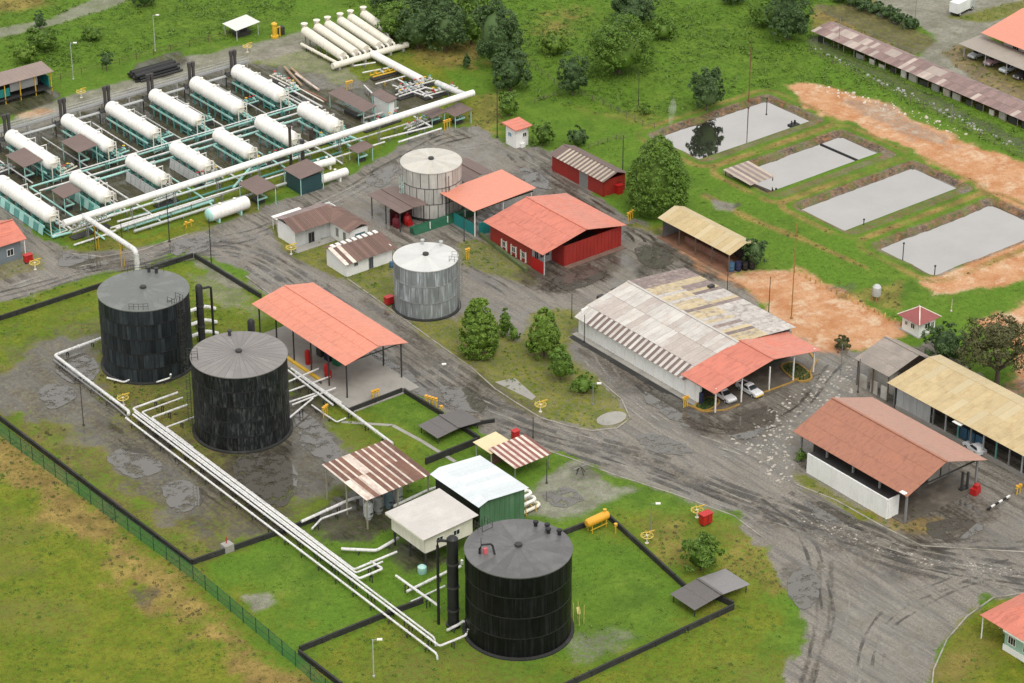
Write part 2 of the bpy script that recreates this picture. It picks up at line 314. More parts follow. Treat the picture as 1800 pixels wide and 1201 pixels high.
# (class, strength, softness m, edge roughness m, polygon in survey pixels)
LAY = [
 (DRY, .75, 6, 8, [(-200,720),(0,735),(335,985),(560,1201),(700,1400),(-200,1400)]),
 (STRAW, .95, 2.5, 6, [(-80,740),(30,770),(110,830),(210,930),(330,1035),(450,1130),(540,1201),(600,1260),(480,1260),(380,1150),(250,1050),(130,930),(40,860),(-80,820)]),
 (MUD, .6, 1.0, 2, [(230,1035),(270,1030),(285,1045),(250,1062),(228,1052)]),
 (DRY, .55, 4, 6, [(-80,520),(170,480),(330,450),(470,520),(620,700),(760,800),(640,900),(330,985),(0,730),(-80,690)]),
 (DRY, .6, 4, 6, [(540,1140),(690,1075),(820,1140),(1000,1190),(1290,1065),(1400,1080),(1380,1260),(600,1260)]),
 (DRY, .55, 3, 5, [(1080,890),(1300,910),(1390,1030),(1380,1100),(1290,1090),(1190,1000),(1060,920)]),
 (STRAW, .5, 2, 4, [(1130,930),(1190,920),(1200,990),(1160,985)]),
 (STRAW, .5, 2, 4, [(1290,950),(1345,960),(1385,1050),(1350,1060),(1300,1000)]),
 (DRY, .45, 5, 8, [(600,60),(830,60),(850,130),(760,120)]), (STRAW, .75, 2, 5, [(690,95),(780,70),(850,85),(840,118),(740,118)]),
 (STRAW, .55, 3, 5, [(920,40),(1010,15),(1020,50),(960,70)]),
 (STRAW, .55, 2, 4, [(830,165),(880,160),(880,235),(850,240),(820,220)]),
 (STRAW, .35, 3, 5, [(1000,190),(1150,200),(1140,225),(1050,205)]),
 # roads and yards
 (ROAD, 1, .45, 2.2, [(-200,600),(0,532),(170,487),(335,440),(376,452),(436,490),(508,546),(600,612),(690,668),(770,722),(850,757),(940,786),(1000,806),(1080,836),(1180,868),(1290,908),(1345,955),(1385,1030),(1405,1110),(1388,1201),(1375,1400),(1640,1400),(1640,1180),(1665,1125),(1700,1085),(1745,1052),(2000,1045),(2000,800),(1820,740),(1640,600),(1500,615),(1440,600),(1350,560),(1300,490),(1200,440),(1150,395),(1100,385),(1060,350),(1000,300),(970,270),(900,255),(870,240),(838,222),(810,222),(760,232),(700,255),(640,290),(520,350),(440,372),(340,410),(250,435),(180,442),(110,430),(60,402),(0,345),(-120,260),(-200,300)]),
 (DRY, .8, .8, 1.6, [(600,480),(690,548),(760,600),(830,650),(900,705),(950,735),(1040,757),(1085,752),(1107,735),(1090,700),(1050,668),(1015,630),(1000,590),(1030,560),(985,540),(940,552),(912,600),(895,585),(866,545),(835,548),(800,560),(720,560),(700,500),(690,430),(640,470)]),
 (DRY, .7, .8, 1.5, [(800,430),(830,415),(870,430),(925,468),(935,500),(860,482),(810,468)]),
 (DRY, .85, .6, 1.2, [(468,398),(495,440),(560,480),(600,490),(690,440),(640,425),(545,405),(500,385)]),
 (DRY, .5, .6, 1.2, [(-60,450),(0,445),(40,440),(75,452),(80,474),(0,492),(-60,510)]),
 (DRY, .85, .6, 1.5, [(100,436),(250,418),(330,392),(455,352),(445,372),(340,408),(250,433),(140,445)]),
 (DRY, .75, .6, 1.5, [(1100,395),(1160,395),(1165,425),(1120,400)]),
 (PALE, .65, 2, 3, [(690,255),(760,232),(830,228),(880,250),(960,275),(930,300),(880,290),(800,262),(720,275)]),
 (PALE, .5, 1, 2, [(640,330),(700,280),(705,330),(660,345)]),
 (MUD, .6, 2, 3, [(880,300),(960,290),(1000,340),(1090,390),(1110,440),(1010,480),(960,480),(940,380)]),
 (MUD, .75, 1.5, 3, [(920,480),(1000,475),(1100,440),(1110,470),(1060,495),(980,520),(930,515)]),
 (PALE, .6, .6, 1, [(1095,415),(1115,420),(1120,490),(1090,500),(1085,450)]),
 (MUD, .7, 1.5, 3, [(1120,430),(1200,420),(1290,480),(1260,500),(1190,465),(1120,490)]),
 (MUD, .65, 2, 3, [(1010,580),(1060,590),(1200,700),(1270,735),(1400,690),(1430,650),(1440,700),(1330,780),(1230,760),(1090,690)]),  # wet ground at the workshop, darkened to paint in its shade and reflection
 (MUD, .5, 2, 4, [(740,690),(840,660),(900,710),(960,740),(920,770),(860,745),(800,730)]),
 (MUD, .45, 2, 4, [(1330,900),(1420,900),(1560,960),(1640,1010),(1560,1010),(1440,960)]),
 (MUD, .6, 1.5, 3, [(1395,1000),(1430,1000),(1440,1060),(1410,1085),(1392,1050)]),
 (MUD, .55, 2, 4, [(1560,900),(1700,860),(1760,900),(1700,960),(1600,945)]),
 (STRAW, .7, 1, 2, [(1480,900),(1580,880),(1660,920),(1640,945),(1560,935)]),
 (DRY, .85, .8, 1.5, [(1395,830),(1440,850),(1560,915),(1570,935),(1500,910),(1400,850)]),
 (PALE, .6, 2, 4, [(1440,1060),(1560,1040),(1660,1060),(1640,1140),(1600,1201),(1480,1201),(1440,1120)]),
 (PALE, .4, 1, 2, [(840,735),(900,722),(940,745),(880,762)]),
 (DRY, .9, .7, 1.2, [(1640,1400),(1636,1190),(1660,1130),(1700,1085),(1750,1055),(2000,1060),(2000,1400)]),
 (STRAW, .5, 2, 3, [(1650,1160),(1720,1130),(1740,1170),(1680,1190)]),
 # bare wet mud inside the tank farm
 (MUD, .33, 3, 8, [(-60,600),(170,560),(340,640),(520,700),(640,800),(560,900),(480,930),(340,975),(150,840),(0,715)]),
 (STRAW, .35, 4, 6, [(-40,640),(160,580),(300,700),(500,860),(480,930),(350,970),(160,830),(0,715)]),
 (ROAD, .35, 2.5, 7, [(140,700),(240,730),(380,850),(470,930),(400,950),(250,850),(120,770)]),
 (MUD, .4, 3, 5, [(250,760),(330,770),(500,880),(520,930),(450,920),(330,840)]),
 # wheel ruts and damp tracks
 (MUD, .6, .15, .25, [(1437,985),(1444,985),(1443,1040),(1436,1100),(1428,1150),(1412,1201),(1404,1201),(1421,1150),(1430,1100),(1437,1040)]),
 (MUD, .6, .15, .25, [(1457,985),(1464,985),(1466,1040),(1460,1100),(1446,1150),(1428,1201),(1420,1201),(1438,1150),(1452,1100),(1459,1040)]),
 (MUD, .5, .6, 1, [(560,560),(600,580),(760,690),(850,740),(845,748),(750,700),(600,600)]), (PALE, .5, .8, 1.5, [(620,570),(700,620),(690,640),(610,590)]),
 (MUD, .5, .5, 1, [(640,520),(760,612),(860,700),(850,706),(740,612),(630,530)]),
 (PALE, .4, 1.5, 2.5, [(960,780),(1060,800),(1200,860),(1320,910),(1300,915),(1180,868),(1060,825)]),
 (MUD, .45, 1, 2, [(1000,770),(1120,790),(1260,850),(1400,900),(1390,912),(1240,868),(1100,810)]),
 (PALE, .45, 1, 2, [(1330,700),(1420,650),(1490,640),(1470,700),(1400,740),(1390,830),(1330,800)]),
 (MUD, .5, 1, 2, [(90,440),(180,445),(260,470),(180,480),(110,470)]), (MUD, .5, 1, 2, [(300,430),(380,415),(420,425),(350,440)]), (PALE, .5, 1, 2, [(0,505),(60,495),(50,515),(0,522)]),
 (ROAD, .8, 1.5, 3, [(-40,700),(40,622),(110,595),(165,590),(180,640),(180,700),(225,720),(150,745),(60,740)]),
 (ROAD, .6, 1.5, 6, [(160,770),(260,760),(350,800),(370,880),(310,910),(200,840)]),
 (ROAD, .85, 1.5, 3, [(500,700),(550,715),(620,790),(640,830),(560,870),(520,890),(470,830),(500,780)]),
 (MUD, .8, 1.5, 3, [(380,800),(500,790),(510,850),(470,890),(400,850)]),  # wet mud, darkened to paint in the black tank's mirror image
 (MUD, .85, 1, 2, [(540,905),(600,870),(690,860),(720,900),(650,955),(560,950)]),
 (MUD, .8, 1, 2, [(690,960),(740,945),(800,985),(760,1010),(700,1000)]),
 (MUD, .75, 1, 2, [(490,640),(560,620),(640,690),(610,720),(520,710)]),
 (MUD, .45, 1.5, 4, [(-40,700),(40,622),(110,595),(165,590),(180,640),(180,700),(225,720),(150,745),(60,740)]), (MUD, .5, 2, 5, [(150,740),(260,750),(380,830),(480,920),(380,950),(220,860)]), (MUD, .6, 1.5, 4, [(410,790),(520,700),(600,770),(620,830),(520,890),(440,880)]),
 (PALE, .8, 1, 2, [(330,455),(400,470),(420,500),(380,490)]), (PALE, .45, 1.5, 3, [(330,480),(440,520),(460,560),(380,540)]),
 (PALE, .8, .8, 1.5, [(900,880),(1010,800),(1060,840),(1130,860),(1040,900),(980,915),(920,905)]),
 (MUD, .45, 1, 2, [(1000,820),(1050,815),(1060,840),(1010,850)]),
 (PALE, .5, 1.5, 3, [(1000,1120),(1060,1110),(1120,1120),(1030,1160)]),
 (PALE, .8, .5, 1, [(430,1050),(470,1045),(480,1060),(450,1075)]),
 # process plant floor
 (DRY, .6, 2, 3, [(-120,260),(0,330),(120,430),(250,418),(440,355),(520,325),(620,290),(700,245),(830,190),(835,170),(720,85),(600,100),(540,70),(430,90),(0,225),(-120,250)]),
 (MUD, .88, 1, 3, [(-120,240),(0,340),(95,420),(130,385),(480,275),(620,225),(780,180),(700,130),(600,150),(520,120),(400,110),(0,235)]),
 (PALE, .55, 1, 3, [(440,105),(520,75),(600,115),(640,150),(560,160),(500,120)]),
 (PALE, .85, .8, 1.5, [(-40,232),(130,165),(240,140),(330,100),(430,80),(560,45),(570,80),(430,112),(330,142),(160,190),(0,245)]),
 (SOIL, .6, .8, 1, [(30,200),(70,192),(100,196),(60,206),(35,210)]),
 (MUD, .8, 1, 1.5, [(235,115),(310,92),(325,105),(300,135),(240,140)]),
 (MUD, .85, .7, 1, [(-40,190),(90,155),(110,165),(90,180),(30,200),(-40,220)]),
 (PALE, .7, .8, 1, [(-60,62),(90,32),(160,0),(240,-40),(290,-40),(210,8),(110,42),(-60,80)]),
 (STRAW, .8, 3, 3, [(-100,45),(80,10),(120,-40),(-100,-60)]),
 (STRAW, .8, .35, .5, [(1232,345),(1240,340),(1330,385),(1420,420),(1530,470),(1528,477),(1415,427),(1325,393)]),
 (MUD, .9, .25, .3, [(1235,340),(1270,358),(1285,362),(1300,356),(1302,361),(1286,368),(1268,364)]),
 # ponds, soil banks
 (SOIL, 1, 1.0, 2.5, [(1375,148),(1450,146),(1560,188),(1680,238),(1820,300),(1900,340),(1900,420),(1800,372),(1720,332),(1610,272),(1560,246),(1500,217),(1440,206),(1400,176)]),
 (PALE, .5, 1.5, 3, [(1470,170),(1560,190),(1700,260),(1660,265),(1560,225)]),
 (SOIL, 1, 1, 2, [(1268,487),(1400,474),(1592,570),(1605,592),(1512,622),(1440,612),(1390,592),(1330,520)]),
 (SOIL, 1, .8, 2, [(1615,497),(1700,455),(1820,412),(1900,400),(1900,470),(1700,512),(1640,520)]),
 (SOIL, 1, 1, 2.5, [(1715,562),(1800,532),(1900,520),(1900,700),(1780,690),(1770,600)]),
 (MUD, .5, .8, 1.5, [(1740,680),(1800,670),(1860,700),(1800,715)]),
 (SOIL, .7, .8, 2, [(1160,400),(1290,475),(1345,480),(1330,500),(1270,492),(1180,435)]),
 (PALE, .8, .5, .8, [(1250,352),(1290,358),(1288,372),(1262,368)]),
 (MUD, .4, 1, 1.5, [(1465,505),(1500,500),(1490,520)]), (STRAW, .6, 1, 2, [(1480,520),(1580,500),(1600,560),(1520,530)]),
 # road and yard beyond the ponds
 (STRAW, .6, 1, 2, [(1440,12),(1540,0),(1650,75),(1600,108),(1425,28)]), (MUD, .5, 1, 2, [(1440,12),(1540,0),(1650,75),(1600,108),(1425,28)]),
 (PALE, .9, .8, 1.5, [(1490,-60),(1545,5),(1650,72),(1620,95),(1600,105),(1660,138),(1820,215),(1950,270),(1950,180),(1800,165),(1720,115),(1690,85),(1820,40),(1950,-10),(1950,-80),(1560,-90)]),
 (MUD, .55, .8, 1.5, [(1680,80),(1740,70),(1820,115),(1950,170),(1950,240),(1800,190),(1700,130),(1660,95)]), (STRAW, .5, .8, 1.5, [(1680,80),(1740,70),(1820,115),(1950,170),(1950,240),(1800,190),(1700,130),(1660,95)]),
 (DRY, .8, .8, 1.5, [(1670,30),(1700,25),(1950,-40),(1950,0),(1720,40)]),
 (STRAW, .6, .6, 1, [(1424,26),(1445,20),(1622,105),(1820,200),(1950,265),(1950,310),(1800,228),(1600,133),(1424,54)]),
 (MUD, .5, .8, 1.2, [(1425,62),(1600,148),(1800,245),(1950,320),(1950,345),(1790,262),(1590,165),(1420,78)]),
]
CELL, SUB = 8.0, 16
def build_ground():
    # coarse cells; those the photograph can see are cut fine
    xs = np.arange(-232, 328, CELL); ys = np.arange(-256, 344, CELL)
    sx, sy = math.sin(AX), math.sin(AY); cx_, cy_ = math.cos(AX), math.cos(AY)
    def seen(x, y):
        e = x*sx-y*sy; n = x*cx_+y*cy_+D0; f = n*math.cos(PITCH)+CAM_H*math.sin(PITCH); up = n*math.sin(PITCH)-CAM_H*math.cos(PITCH)
        return (np.abs(F_PX*e/f) < 1000) & (np.abs(F_PX*up/f) < 700)
    fine, coarse = [], []
    for x in xs:
        for y in ys:
            c = np.array([(x, y), (x+CELL, y), (x, y+CELL), (x+CELL, y+CELL), (x+4, y+4)])
            (fine if seen(c[:,0], c[:,1]).any() else coarse).append((x, y))
    step = CELL/SUB
    idx = {}; V = []
    # unique lattice points
    fine = np.array(fine); gi = np.arange(SUB+1)
    ox = np.round((fine[:,0]-xs[0])/step).astype(int); oy = np.round((fine[:,1]-ys[0])/step).astype(int)
    qx = (ox[:,None,None]+np.arange(SUB)[None,:,None]+np.zeros((1,1,SUB),int)); qy = (oy[:,None,None]+np.zeros((1,SUB,1),int)+np.arange(SUB)[None,None,:])
    qx = qx.ravel(); qy = qy.ravel(); W = 4096
    corners = np.stack([qx*W+qy, (qx+1)*W+qy, (qx+1)*W+qy+1, qx*W+qy+1], 1)
    u, inv = np.unique(corners.ravel(), return_inverse=True)
    P = np.stack([xs[0]+(u//W)*step, ys[0]+(u % W)*step], 1); quads = inv.reshape(-1, 4)
    # cover classes
    w = np.zeros((len(P), 8)); 
    nz = fbm(P, 6.)-.5; nz2 = fbm(P, 2.2, 31.)-.5
    for cl, stg, soft, rough, pts in LAY:
        poly = px_poly(pts); lo = poly.min(0)-soft-rough-1; hi = poly.max(0)+soft+rough+1
        k = np.where((P[:,0] > lo[0]) & (P[:,0] < hi[0]) & (P[:,1] > lo[1]) & (P[:,1] < hi[1]))[0]
        if not len(k): continue
        d = sd_poly(P[k], poly)+(nz[k]*1.3+nz2[k]*.7)*rough*1.6
        m = np.clip((d+soft)/(2*soft), 0, 1); m = m*m*(3-2*m)*stg
        w[k] *= (1-m)[:, None]; w[k, cl] += m
    # pond banks
    z = np.zeros(len(P))
    for (x0, y0, x1, y1) in PONDS:
        poly = np.array([(x0,y0),(x1,y0),(x1,y1),(x0,y1)])
        k = np.where((P[:,0] > x0-9) & (P[:,0] < x1+9) & (P[:,1] > y0-9) & (P[:,1] < y1+9))[0]
        d = sd_poly(P[k], poly)+(nz[k]+nz2[k])*.35                      # >0 in the water
        bank = np.clip(1-np.abs(d+3.4)/3.0, 0, 1)*.2
        zz = np.where(d > -1.0, -1.1*np.clip((d+1.0)/1.0, 0, 1)-.8*np.clip(d/2.5, 0, 1), 0)
        z[k] = np.where(zz < 0, zz, np.maximum(z[k], bank))
        rim = np.clip((1.35-np.abs(d+.75))/.35, 0, 1)*np.clip(.85+nz2[k]*1.2, 0, 1)
        far = (P[k,1] > y1-2) | (P[k,0] > x1-2)
        rim = rim*np.where(far, 1, .6)
        w[k] *= (1-rim)[:,None]; w[k, MUD] += rim*.72; w[k, SOIL] += rim*.28
        path = np.clip((1.0-np.abs(d+3.9))/.5, 0, 1)*np.clip((nz[k]+.3)*3, 0, 1)*.8
        w[k] *= (1-path)[:,None]; w[k, STRAW] += path
    z += (fbm(P, 9., 5.)-.5)*.10*(1-w[:,ROAD]-w[:,CONCR])*(z == 0)
    V = np.concatenate([P, z[:,None]], 1)
    global GRID; GRID = (P, w.copy())
    # which object a cell belongs to
    wq = w[quads].mean(1); hard = wq[:,ROAD]+wq[:,MUD]*.5+wq[:,PALE]*.4
    c0 = P[quads].mean(1)
    kind = np.zeros(len(quads), int)
    rp = sd_poly(c0, px_poly(LAY[[i for i, l in enumerate(LAY) if l[0] == ROAD][0]][4]))
    kind[(rp > 0) & (wq[:,ROAD]+wq[:,MUD]+wq[:,PALE]+wq[:,CONCR] > .5)] = 1
    kind[wq[:,SOIL] > .55] = 2
    far_road = px_poly([(1490,-60),(1545,5),(1650,72),(1600,105),(1660,138),(1950,270),(1950,180),(1690,85),(1950,-10),(1950,-80)])
    kind[(sd_poly(c0, far_road) > 0) & (wq[:,PALE] > .5)] = 4
    names = {0: 'ground', 1: 'road', 2: 'bare_soil', 4: 'far_road'}
    for kd, nm in names.items():
        q = quads[kind == kd]
        uu, iv = np.unique(q.ravel(), return_inverse=True)
        vv = V[uu]; ww = w[uu]; faces = iv.reshape(-1, 4)
        if kd == 0:
            cv, cf = [], []; base = len(vv)
            def quad(x0, y0, x1, y1):
                b = base+len(cv); cv.extend([(x0,y0,0),(x1,y0,0),(x1,y1,0),(x0,y1,0)]); cf.append((b,b+1,b+2,b+3))
            for x, y in coarse: quad(x, y, x+CELL, y+CELL)
            X0, X1, Y0, Y1, B = xs[0], xs[-1]+CELL, ys[0], ys[-1]+CELL, 9000.
            quad(-B,-B,B,Y0); quad(-B,Y1,B,B); quad(-B,Y0,X0,Y1); quad(X1,Y0,B,Y1)
            vv = np.concatenate([vv, np.array(cv)]); ww = np.concatenate([ww, np.zeros((len(cv), 8))]); faces = np.concatenate([faces, np.array(cf)])
        me = bpy.data.meshes.new(nm)
        me.vertices.add(len(vv)); me.vertices.foreach_set('co', vv.ravel())
        me.loops.add(faces.size); me.loops.foreach_set('vertex_index', faces.ravel().astype(np.int32))
        me.polygons.add(len(faces)); me.polygons.foreach_set('loop_start', np.arange(0, faces.size, 4, dtype=np.int32))
        me.update(calc_edges=True); me.polygons.foreach_set('use_smooth', np.ones(len(faces), bool))
        lush = np.clip(1-ww.sum(1), 0, 1); cum = lush[:,None]+np.cumsum(ww, 1); ww = np.where(cum > 1e-4, ww/np.maximum(cum, 1e-4), 0)
        for nmA, sl in (('coverA', slice(0, 4)), ('coverB', slice(4, 8))):
            a = me.attributes.new(nmA, 'FLOAT_COLOR', 'POINT'); a.data.foreach_set('color', ww[:, sl].astype(np.float32).ravel())
        o = link(nm, me, GROUND)
        tag(o, kind='structure', label={0: 'green and olive grass ground of the whole site', 1: 'wet grey gravel road and yard between the buildings', 2: 'orange bare soil beside the ponds and workshop', 3: 'reddish paved path along the rocky ditch', 4: 'pale gravel road beyond the ponds'}[kd])

def ground_material():
    m = bpy.data.materials.new('ground_cover'); m.use_nodes = True; nt = m.node_tree; L = nt.links.new
    b = nt.nodes['Principled BSDF']
    ge = N(nt, 'NewGeometry'); pos = ge.outputs['Position']
    def noise(sc, det=5., ro=.6, vec=pos): n = N(nt, 'TexNoise', Scale=sc, Detail=det, Roughness=ro); L(vec, n.inputs['Vector']); return n.outputs[0]
    def rng(x, a, c, lo=0., hi=1.): r = N(nt, 'MapRange'); L(x, r.inputs[0]); r.inputs[1].default_value = a; r.inputs[2].default_value = c; r.inputs[3].default_value = lo; r.inputs[4].default_value = hi; return r.outputs[0]
    def mix(f, a, c):
        x = N(nt, 'MixRGB')
        if isinstance(f, float): x.inputs[0].default_value = f
        else: L(f, x.inputs[0])
        for i, q in ((1, a), (2, c)):
            if isinstance(q, tuple): x.inputs[i].default_value = (*q, 1)
            else: L(q, x.inputs[i])
        return x.outputs[0]
    def mul(a, c):
        x = N(nt, 'Math', operation='MULTIPLY'); L(a, x.inputs[0])
        if isinstance(c, float): x.inputs[1].default_value = c
        else: L(c, x.inputs[1])
        return x.outputs[0]
    big, mid, sm, fi = noise(.045, 4.), noise(.22, 5.), noise(1.1, 5., .65), noise(5., 3.)
    sc2 = N(nt, 'VectorMath', operation='ADD'); L(pos, sc2.inputs[0]); sc2.inputs[1].default_value = (71, 13, 5); p2 = sc2.outputs[0]
    big2, mid2 = noise(.06, 4., .6, p2), noise(.3, 6., .65, p2)
    lush = mix(rng(mid, .38, .62), (.074,.135,.018), (.128,.205,.026)); lush = mix(rng(big, .4, .62), lush, (.10,.185,.02))
    lush = mix(rng(sm, .42, .7, 0, .6), lush, (.05,.10,.012)); lush = mix(rng(mid2, .6, .72, 0, .55), lush, (.16,.20,.04))
    dry = mix(rng(mid2, .38, .62), (.105,.14,.010), (.20,.195,.022)); dry = mix(rng(sm, .45, .7, 0, .6), dry, (.075,.07,.02)); dry = mix(rng(big2, .5, .66, 0, .7), dry, (.15,.125,.04))
    straw = mix(rng(mid, .36, .64), (.18,.12,.045), (.33,.23,.075)); straw = mix(rng(sm, .48, .66, 0, .7), straw, (.11,.11,.025))
    mp = N(nt, 'Mapping'); mp.inputs['Scale'].default_value = (.9, .07, 1.); L(pos, mp.inputs[0]); trk = noise(1., 6., .7, mp.outputs[0])
    grit = noise(2.6, 6., .75)
    road = mix(rng(mid2, .36, .64), (.22,.198,.168), (.305,.277,.238)); road = mix(rng(trk, .5, .68, 0, .6), road, (.115,.10,.08)); road = mix(rng(grit, .44, .7, 0, .8), road, (.10,.088,.072)); road = mix(rng(grit, .3, .42, .5, 0), road, (.38,.355,.31)); road = mix(rng(big, .5, .66, 0, .5), road, (.135,.118,.097))
    mud = mix(rng(mid, .38, .62), (.038,.031,.024), (.085,.070,.052)); mud = mix(rng(sm, .5, .66, 0, .6), mud, (.13,.11,.08))
    pale = mix(rng(mid2, .38, .62), (.18,.165,.138), (.30,.28,.245)); pale = mix(rng(sm, .46, .66, 0, .7), pale, (.155,.145,.115))
    soil = mix(rng(mid, .36, .6), (.40,.185,.085), (.50,.285,.16)); soil = mix(rng(mid2, .5, .64), soil, (.54,.39,.26)); soil = mix(rng(sm, .48, .7, 0, .6), soil, (.36,.16,.07))
    conc = mix(rng(mid, .36, .64), (.25,.24,.22), (.34,.33,.30))
    bt = N(nt, 'TexBrick'); bt.inputs['Scale'].default_value = .9; bt.inputs['Color1'].default_value = (.24,.13,.11,1); bt.inputs['Color2'].default_value = (.32,.20,.17,1); bt.inputs['Mortar'].default_value = (.20,.17,.15,1); L(pos, bt.inputs['Vector'])
    brick = mix(rng(sm, .5, .7, 0, .7), bt.outputs[0], (.36,.31,.27))
    A = N(nt, 'Attribute', attribute_name='coverA'); Bq = N(nt, 'Attribute', attribute_name='coverB')
    sA = N(nt, 'SeparateColor'); L(A.outputs['Color'], sA.inputs[0]); sB = N(nt, 'SeparateColor'); L(Bq.outputs['Color'], sB.inputs[0])
    chans = [sA.outputs[0], sA.outputs[1], sA.outputs[2], A.outputs['Alpha'], sB.outputs[0], sB.outputs[1], sB.outputs[2], Bq.outputs['Alpha']]
    # grain-sized interlocking of neighbouring covers
    jad = N(nt, 'Math', operation='ADD'); L(sm, jad.inputs[0]); L(noise(2.3, 6., .7, p2), jad.inputs[1]); jit = N(nt, 'MapRange'); L(jad.outputs[0], jit.inputs[0]); jit.inputs[1].default_value = .7; jit.inputs[2].default_value = 1.3; jit.inputs[3].default_value = -.42; jit.inputs[4].default_value = .42
    cur = lush
    for ch, c in zip(chans, (dry, straw, road, mud, pale, soil, conc, brick)):
        iv = N(nt, 'Math', operation='SUBTRACT'); iv.inputs[0].default_value = 1.; L(ch, iv.inputs[1])
        ff = mul(mul(ch, iv.outputs[0]), 5.5)
        f2 = N(nt, 'Math', operation='MULTIPLY_ADD'); L(ff, f2.inputs[0]); L(jit.outputs[0], f2.inputs[1]); L(ch, f2.inputs[2]); f2.use_clamp = True
        cur = mix(f2.outputs[0], cur, c)
    hv = N(nt, 'HueSaturation'); L(cur, hv.inputs['Color']); L(rng(fi, .3, .7, .78, 1.22), hv.inputs['Value']); L(hv.outputs[0], b.inputs['Base Color'])
    # wet hard surfaces are glossier, with standing water in the low spots
    ad = N(nt, 'Math', operation='ADD'); L(chans[2], ad.inputs[0]); L(chans[3], ad.inputs[1]); ad.use_clamp = True
    wad = N(nt, 'Math', operation='ADD'); L(mul(trk, .6), wad.inputs[0]); L(mul(mid2, .4), wad.inputs[1])
    wet = mul(ad.outputs[0], rng(wad.outputs[0], .44, .54)); wetd = rng(wet, 0., 1., 1., .6)
    hv2 = N(nt, 'HueSaturation'); L(hv.outputs[0], hv2.inputs['Color']); L(wetd, hv2.inputs['Value']); L(hv2.outputs[0], b.inputs['Base Color']); ro = rng(wet, 0, 1, .85, .10); L(ro, b.inputs['Roughness'])
    bp = N(nt, 'Bump'); L(rng(wet, 0, 1, .5, .06), bp.inputs['Strength']); bp.inputs['Distance'].default_value = .12; L(sm, bp.inputs['Height'])
    bp2 = N(nt, 'Bump'); L(rng(wet, 0, 1, .35, .04), bp2.inputs['Strength']); bp2.inputs['Distance'].default_value = .05; L(fi, bp2.inputs['Height']); L(bp.outputs[0], bp2.inputs['Normal']); L(bp2.outputs[0], b.inputs['Normal'])
    L(rng(wet, 0, 1, .08, .5), b.inputs['Specular IOR Level'])
    return m
GROUND = ground_material()
build_ground()

def water_material():
    m = bpy.data.materials.new('pond_water'); m.use_nodes = True; nt = m.node_tree; L = nt.links.new; b = nt.nodes['Principled BSDF']
    ge = N(nt, 'NewGeometry'); n = N(nt, 'TexNoise', Scale=.1, Detail=6., Roughness=.6); L(ge.outputs['Position'], n.inputs['Vector'])
    mx = N(nt, 'MixRGB'); L(n.outputs[0], mx.inputs[0]); mx.inputs[1].default_value = (.46,.44,.42,1); mx.inputs[2].default_value = (.62,.60,.575,1); L(mx.outputs[0], b.inputs['Base Color'])
    b.inputs['Metallic'].default_value = .97; b.inputs['Roughness'].default_value = .04; b.inputs['IOR'].default_value = 1.6
    n2 = N(nt, 'TexNoise', Scale=1.2, Detail=2.); L(ge.outputs['Position'], n2.inputs['Vector']); bp = N(nt, 'Bump'); bp.inputs['Strength'].default_value = .04; bp.inputs['Distance'].default_value = .02; L(n2.outputs[0], bp.inputs['Height']); L(bp.outputs[0], b.inputs['Normal'])
    return m
def track_mat(name, c, rough, seed, lo):
    m = bpy.data.materials.new(name); m.use_nodes = True; nt = m.node_tree; L = nt.links.new; b = nt.nodes['Principled BSDF']; b.inputs['Base Color'].default_value = (*c, 1); b.inputs['Roughness'].default_value = rough
    ge = N(nt, 'NewGeometry'); ad = N(nt, 'VectorMath', operation='ADD'); L(ge.outputs['Position'], ad.inputs[0]); ad.inputs[1].default_value = (seed*17, seed*5, 0)
    n = N(nt, 'TexNoise', Scale=.16, Detail=7., Roughness=.72); L(ad.outputs[0], n.inputs['Vector']); r = N(nt, 'MapRange'); L(n.outputs[0], r.inputs[0]); r.inputs[1].default_value = lo; r.inputs[2].default_value = lo+.16; r.inputs[4].default_value = .75
    t = N(nt, 'BsdfTransparent'); mx = N(nt, 'MixShader'); L(r.outputs[0], mx.inputs[0]); L(t.outputs[0], mx.inputs[1]); L(b.outputs[0], mx.inputs[2]); L(mx.outputs[0], nt.nodes['Material Output'].inputs['Surface'])
    return m
TRK = [track_mat('wet_wheel_track', (.045,.038,.03), .25, 1, .44), track_mat('pale_wheel_track', (.33,.31,.275), .8, 2, .47), track_mat('dark_damp_streak', (.06,.053,.044), .2, 3, .46)]
def spline(P, n=10):
    P = [Vector((p[0], p[1], 0)) for p in P]; Q = [P[0]+(P[0]-P[1])]+P+[P[-1]+(P[-1]-P[-2])]; out = []
    for i in range(1, len(Q)-2):
        for k in range(n):
            t = k/n; a, b, c, d = Q[i-1], Q[i], Q[i+1], Q[i+2]
            out.append(.5*((2*b)+(c-a)*t+(2*a-5*b+4*c-d)*t*t+(3*b-a-3*c+d)*t**3))
    out.append(P[-1]); return out
_tz = [0.004]
def track(label, pts, offs, width, mat):
    C = spline([G(*p) for p in pts]); mb = MB(); _tz[0] += .0015
    for o in offs:
        L_, R_ = [], []
        for i, p in enumerate(C):
            u = (C[min(i+1, len(C)-1)]-C[max(i-1, 0)]).normalized(); v = Vector((-u.y, u.x, 0)); w = width*(1+.25*math.sin(i*.9+o))
            q = p+v*(o+.25*math.sin(i*.37+o*3)); L_.append((q+v*w/2)); R_.append((q-v*w/2))
        n = len(C); mb.add([(p.x, p.y, .05+_tz[0]) for p in L_]+[(p.x, p.y, .05+_tz[0]) for p in R_], [(i, n+i, n+i+1, i+1) for i in range(n-1)])
    tag(mb.build('wheel_tracks', mat), label, kind='structure')
MAINR = [(250,462),(360,440),(450,455),(560,530),(680,615),(790,690),(880,735),(1000,775),(1150,820),(1300,880),(1450,930),(1620,985),(1820,1020)]
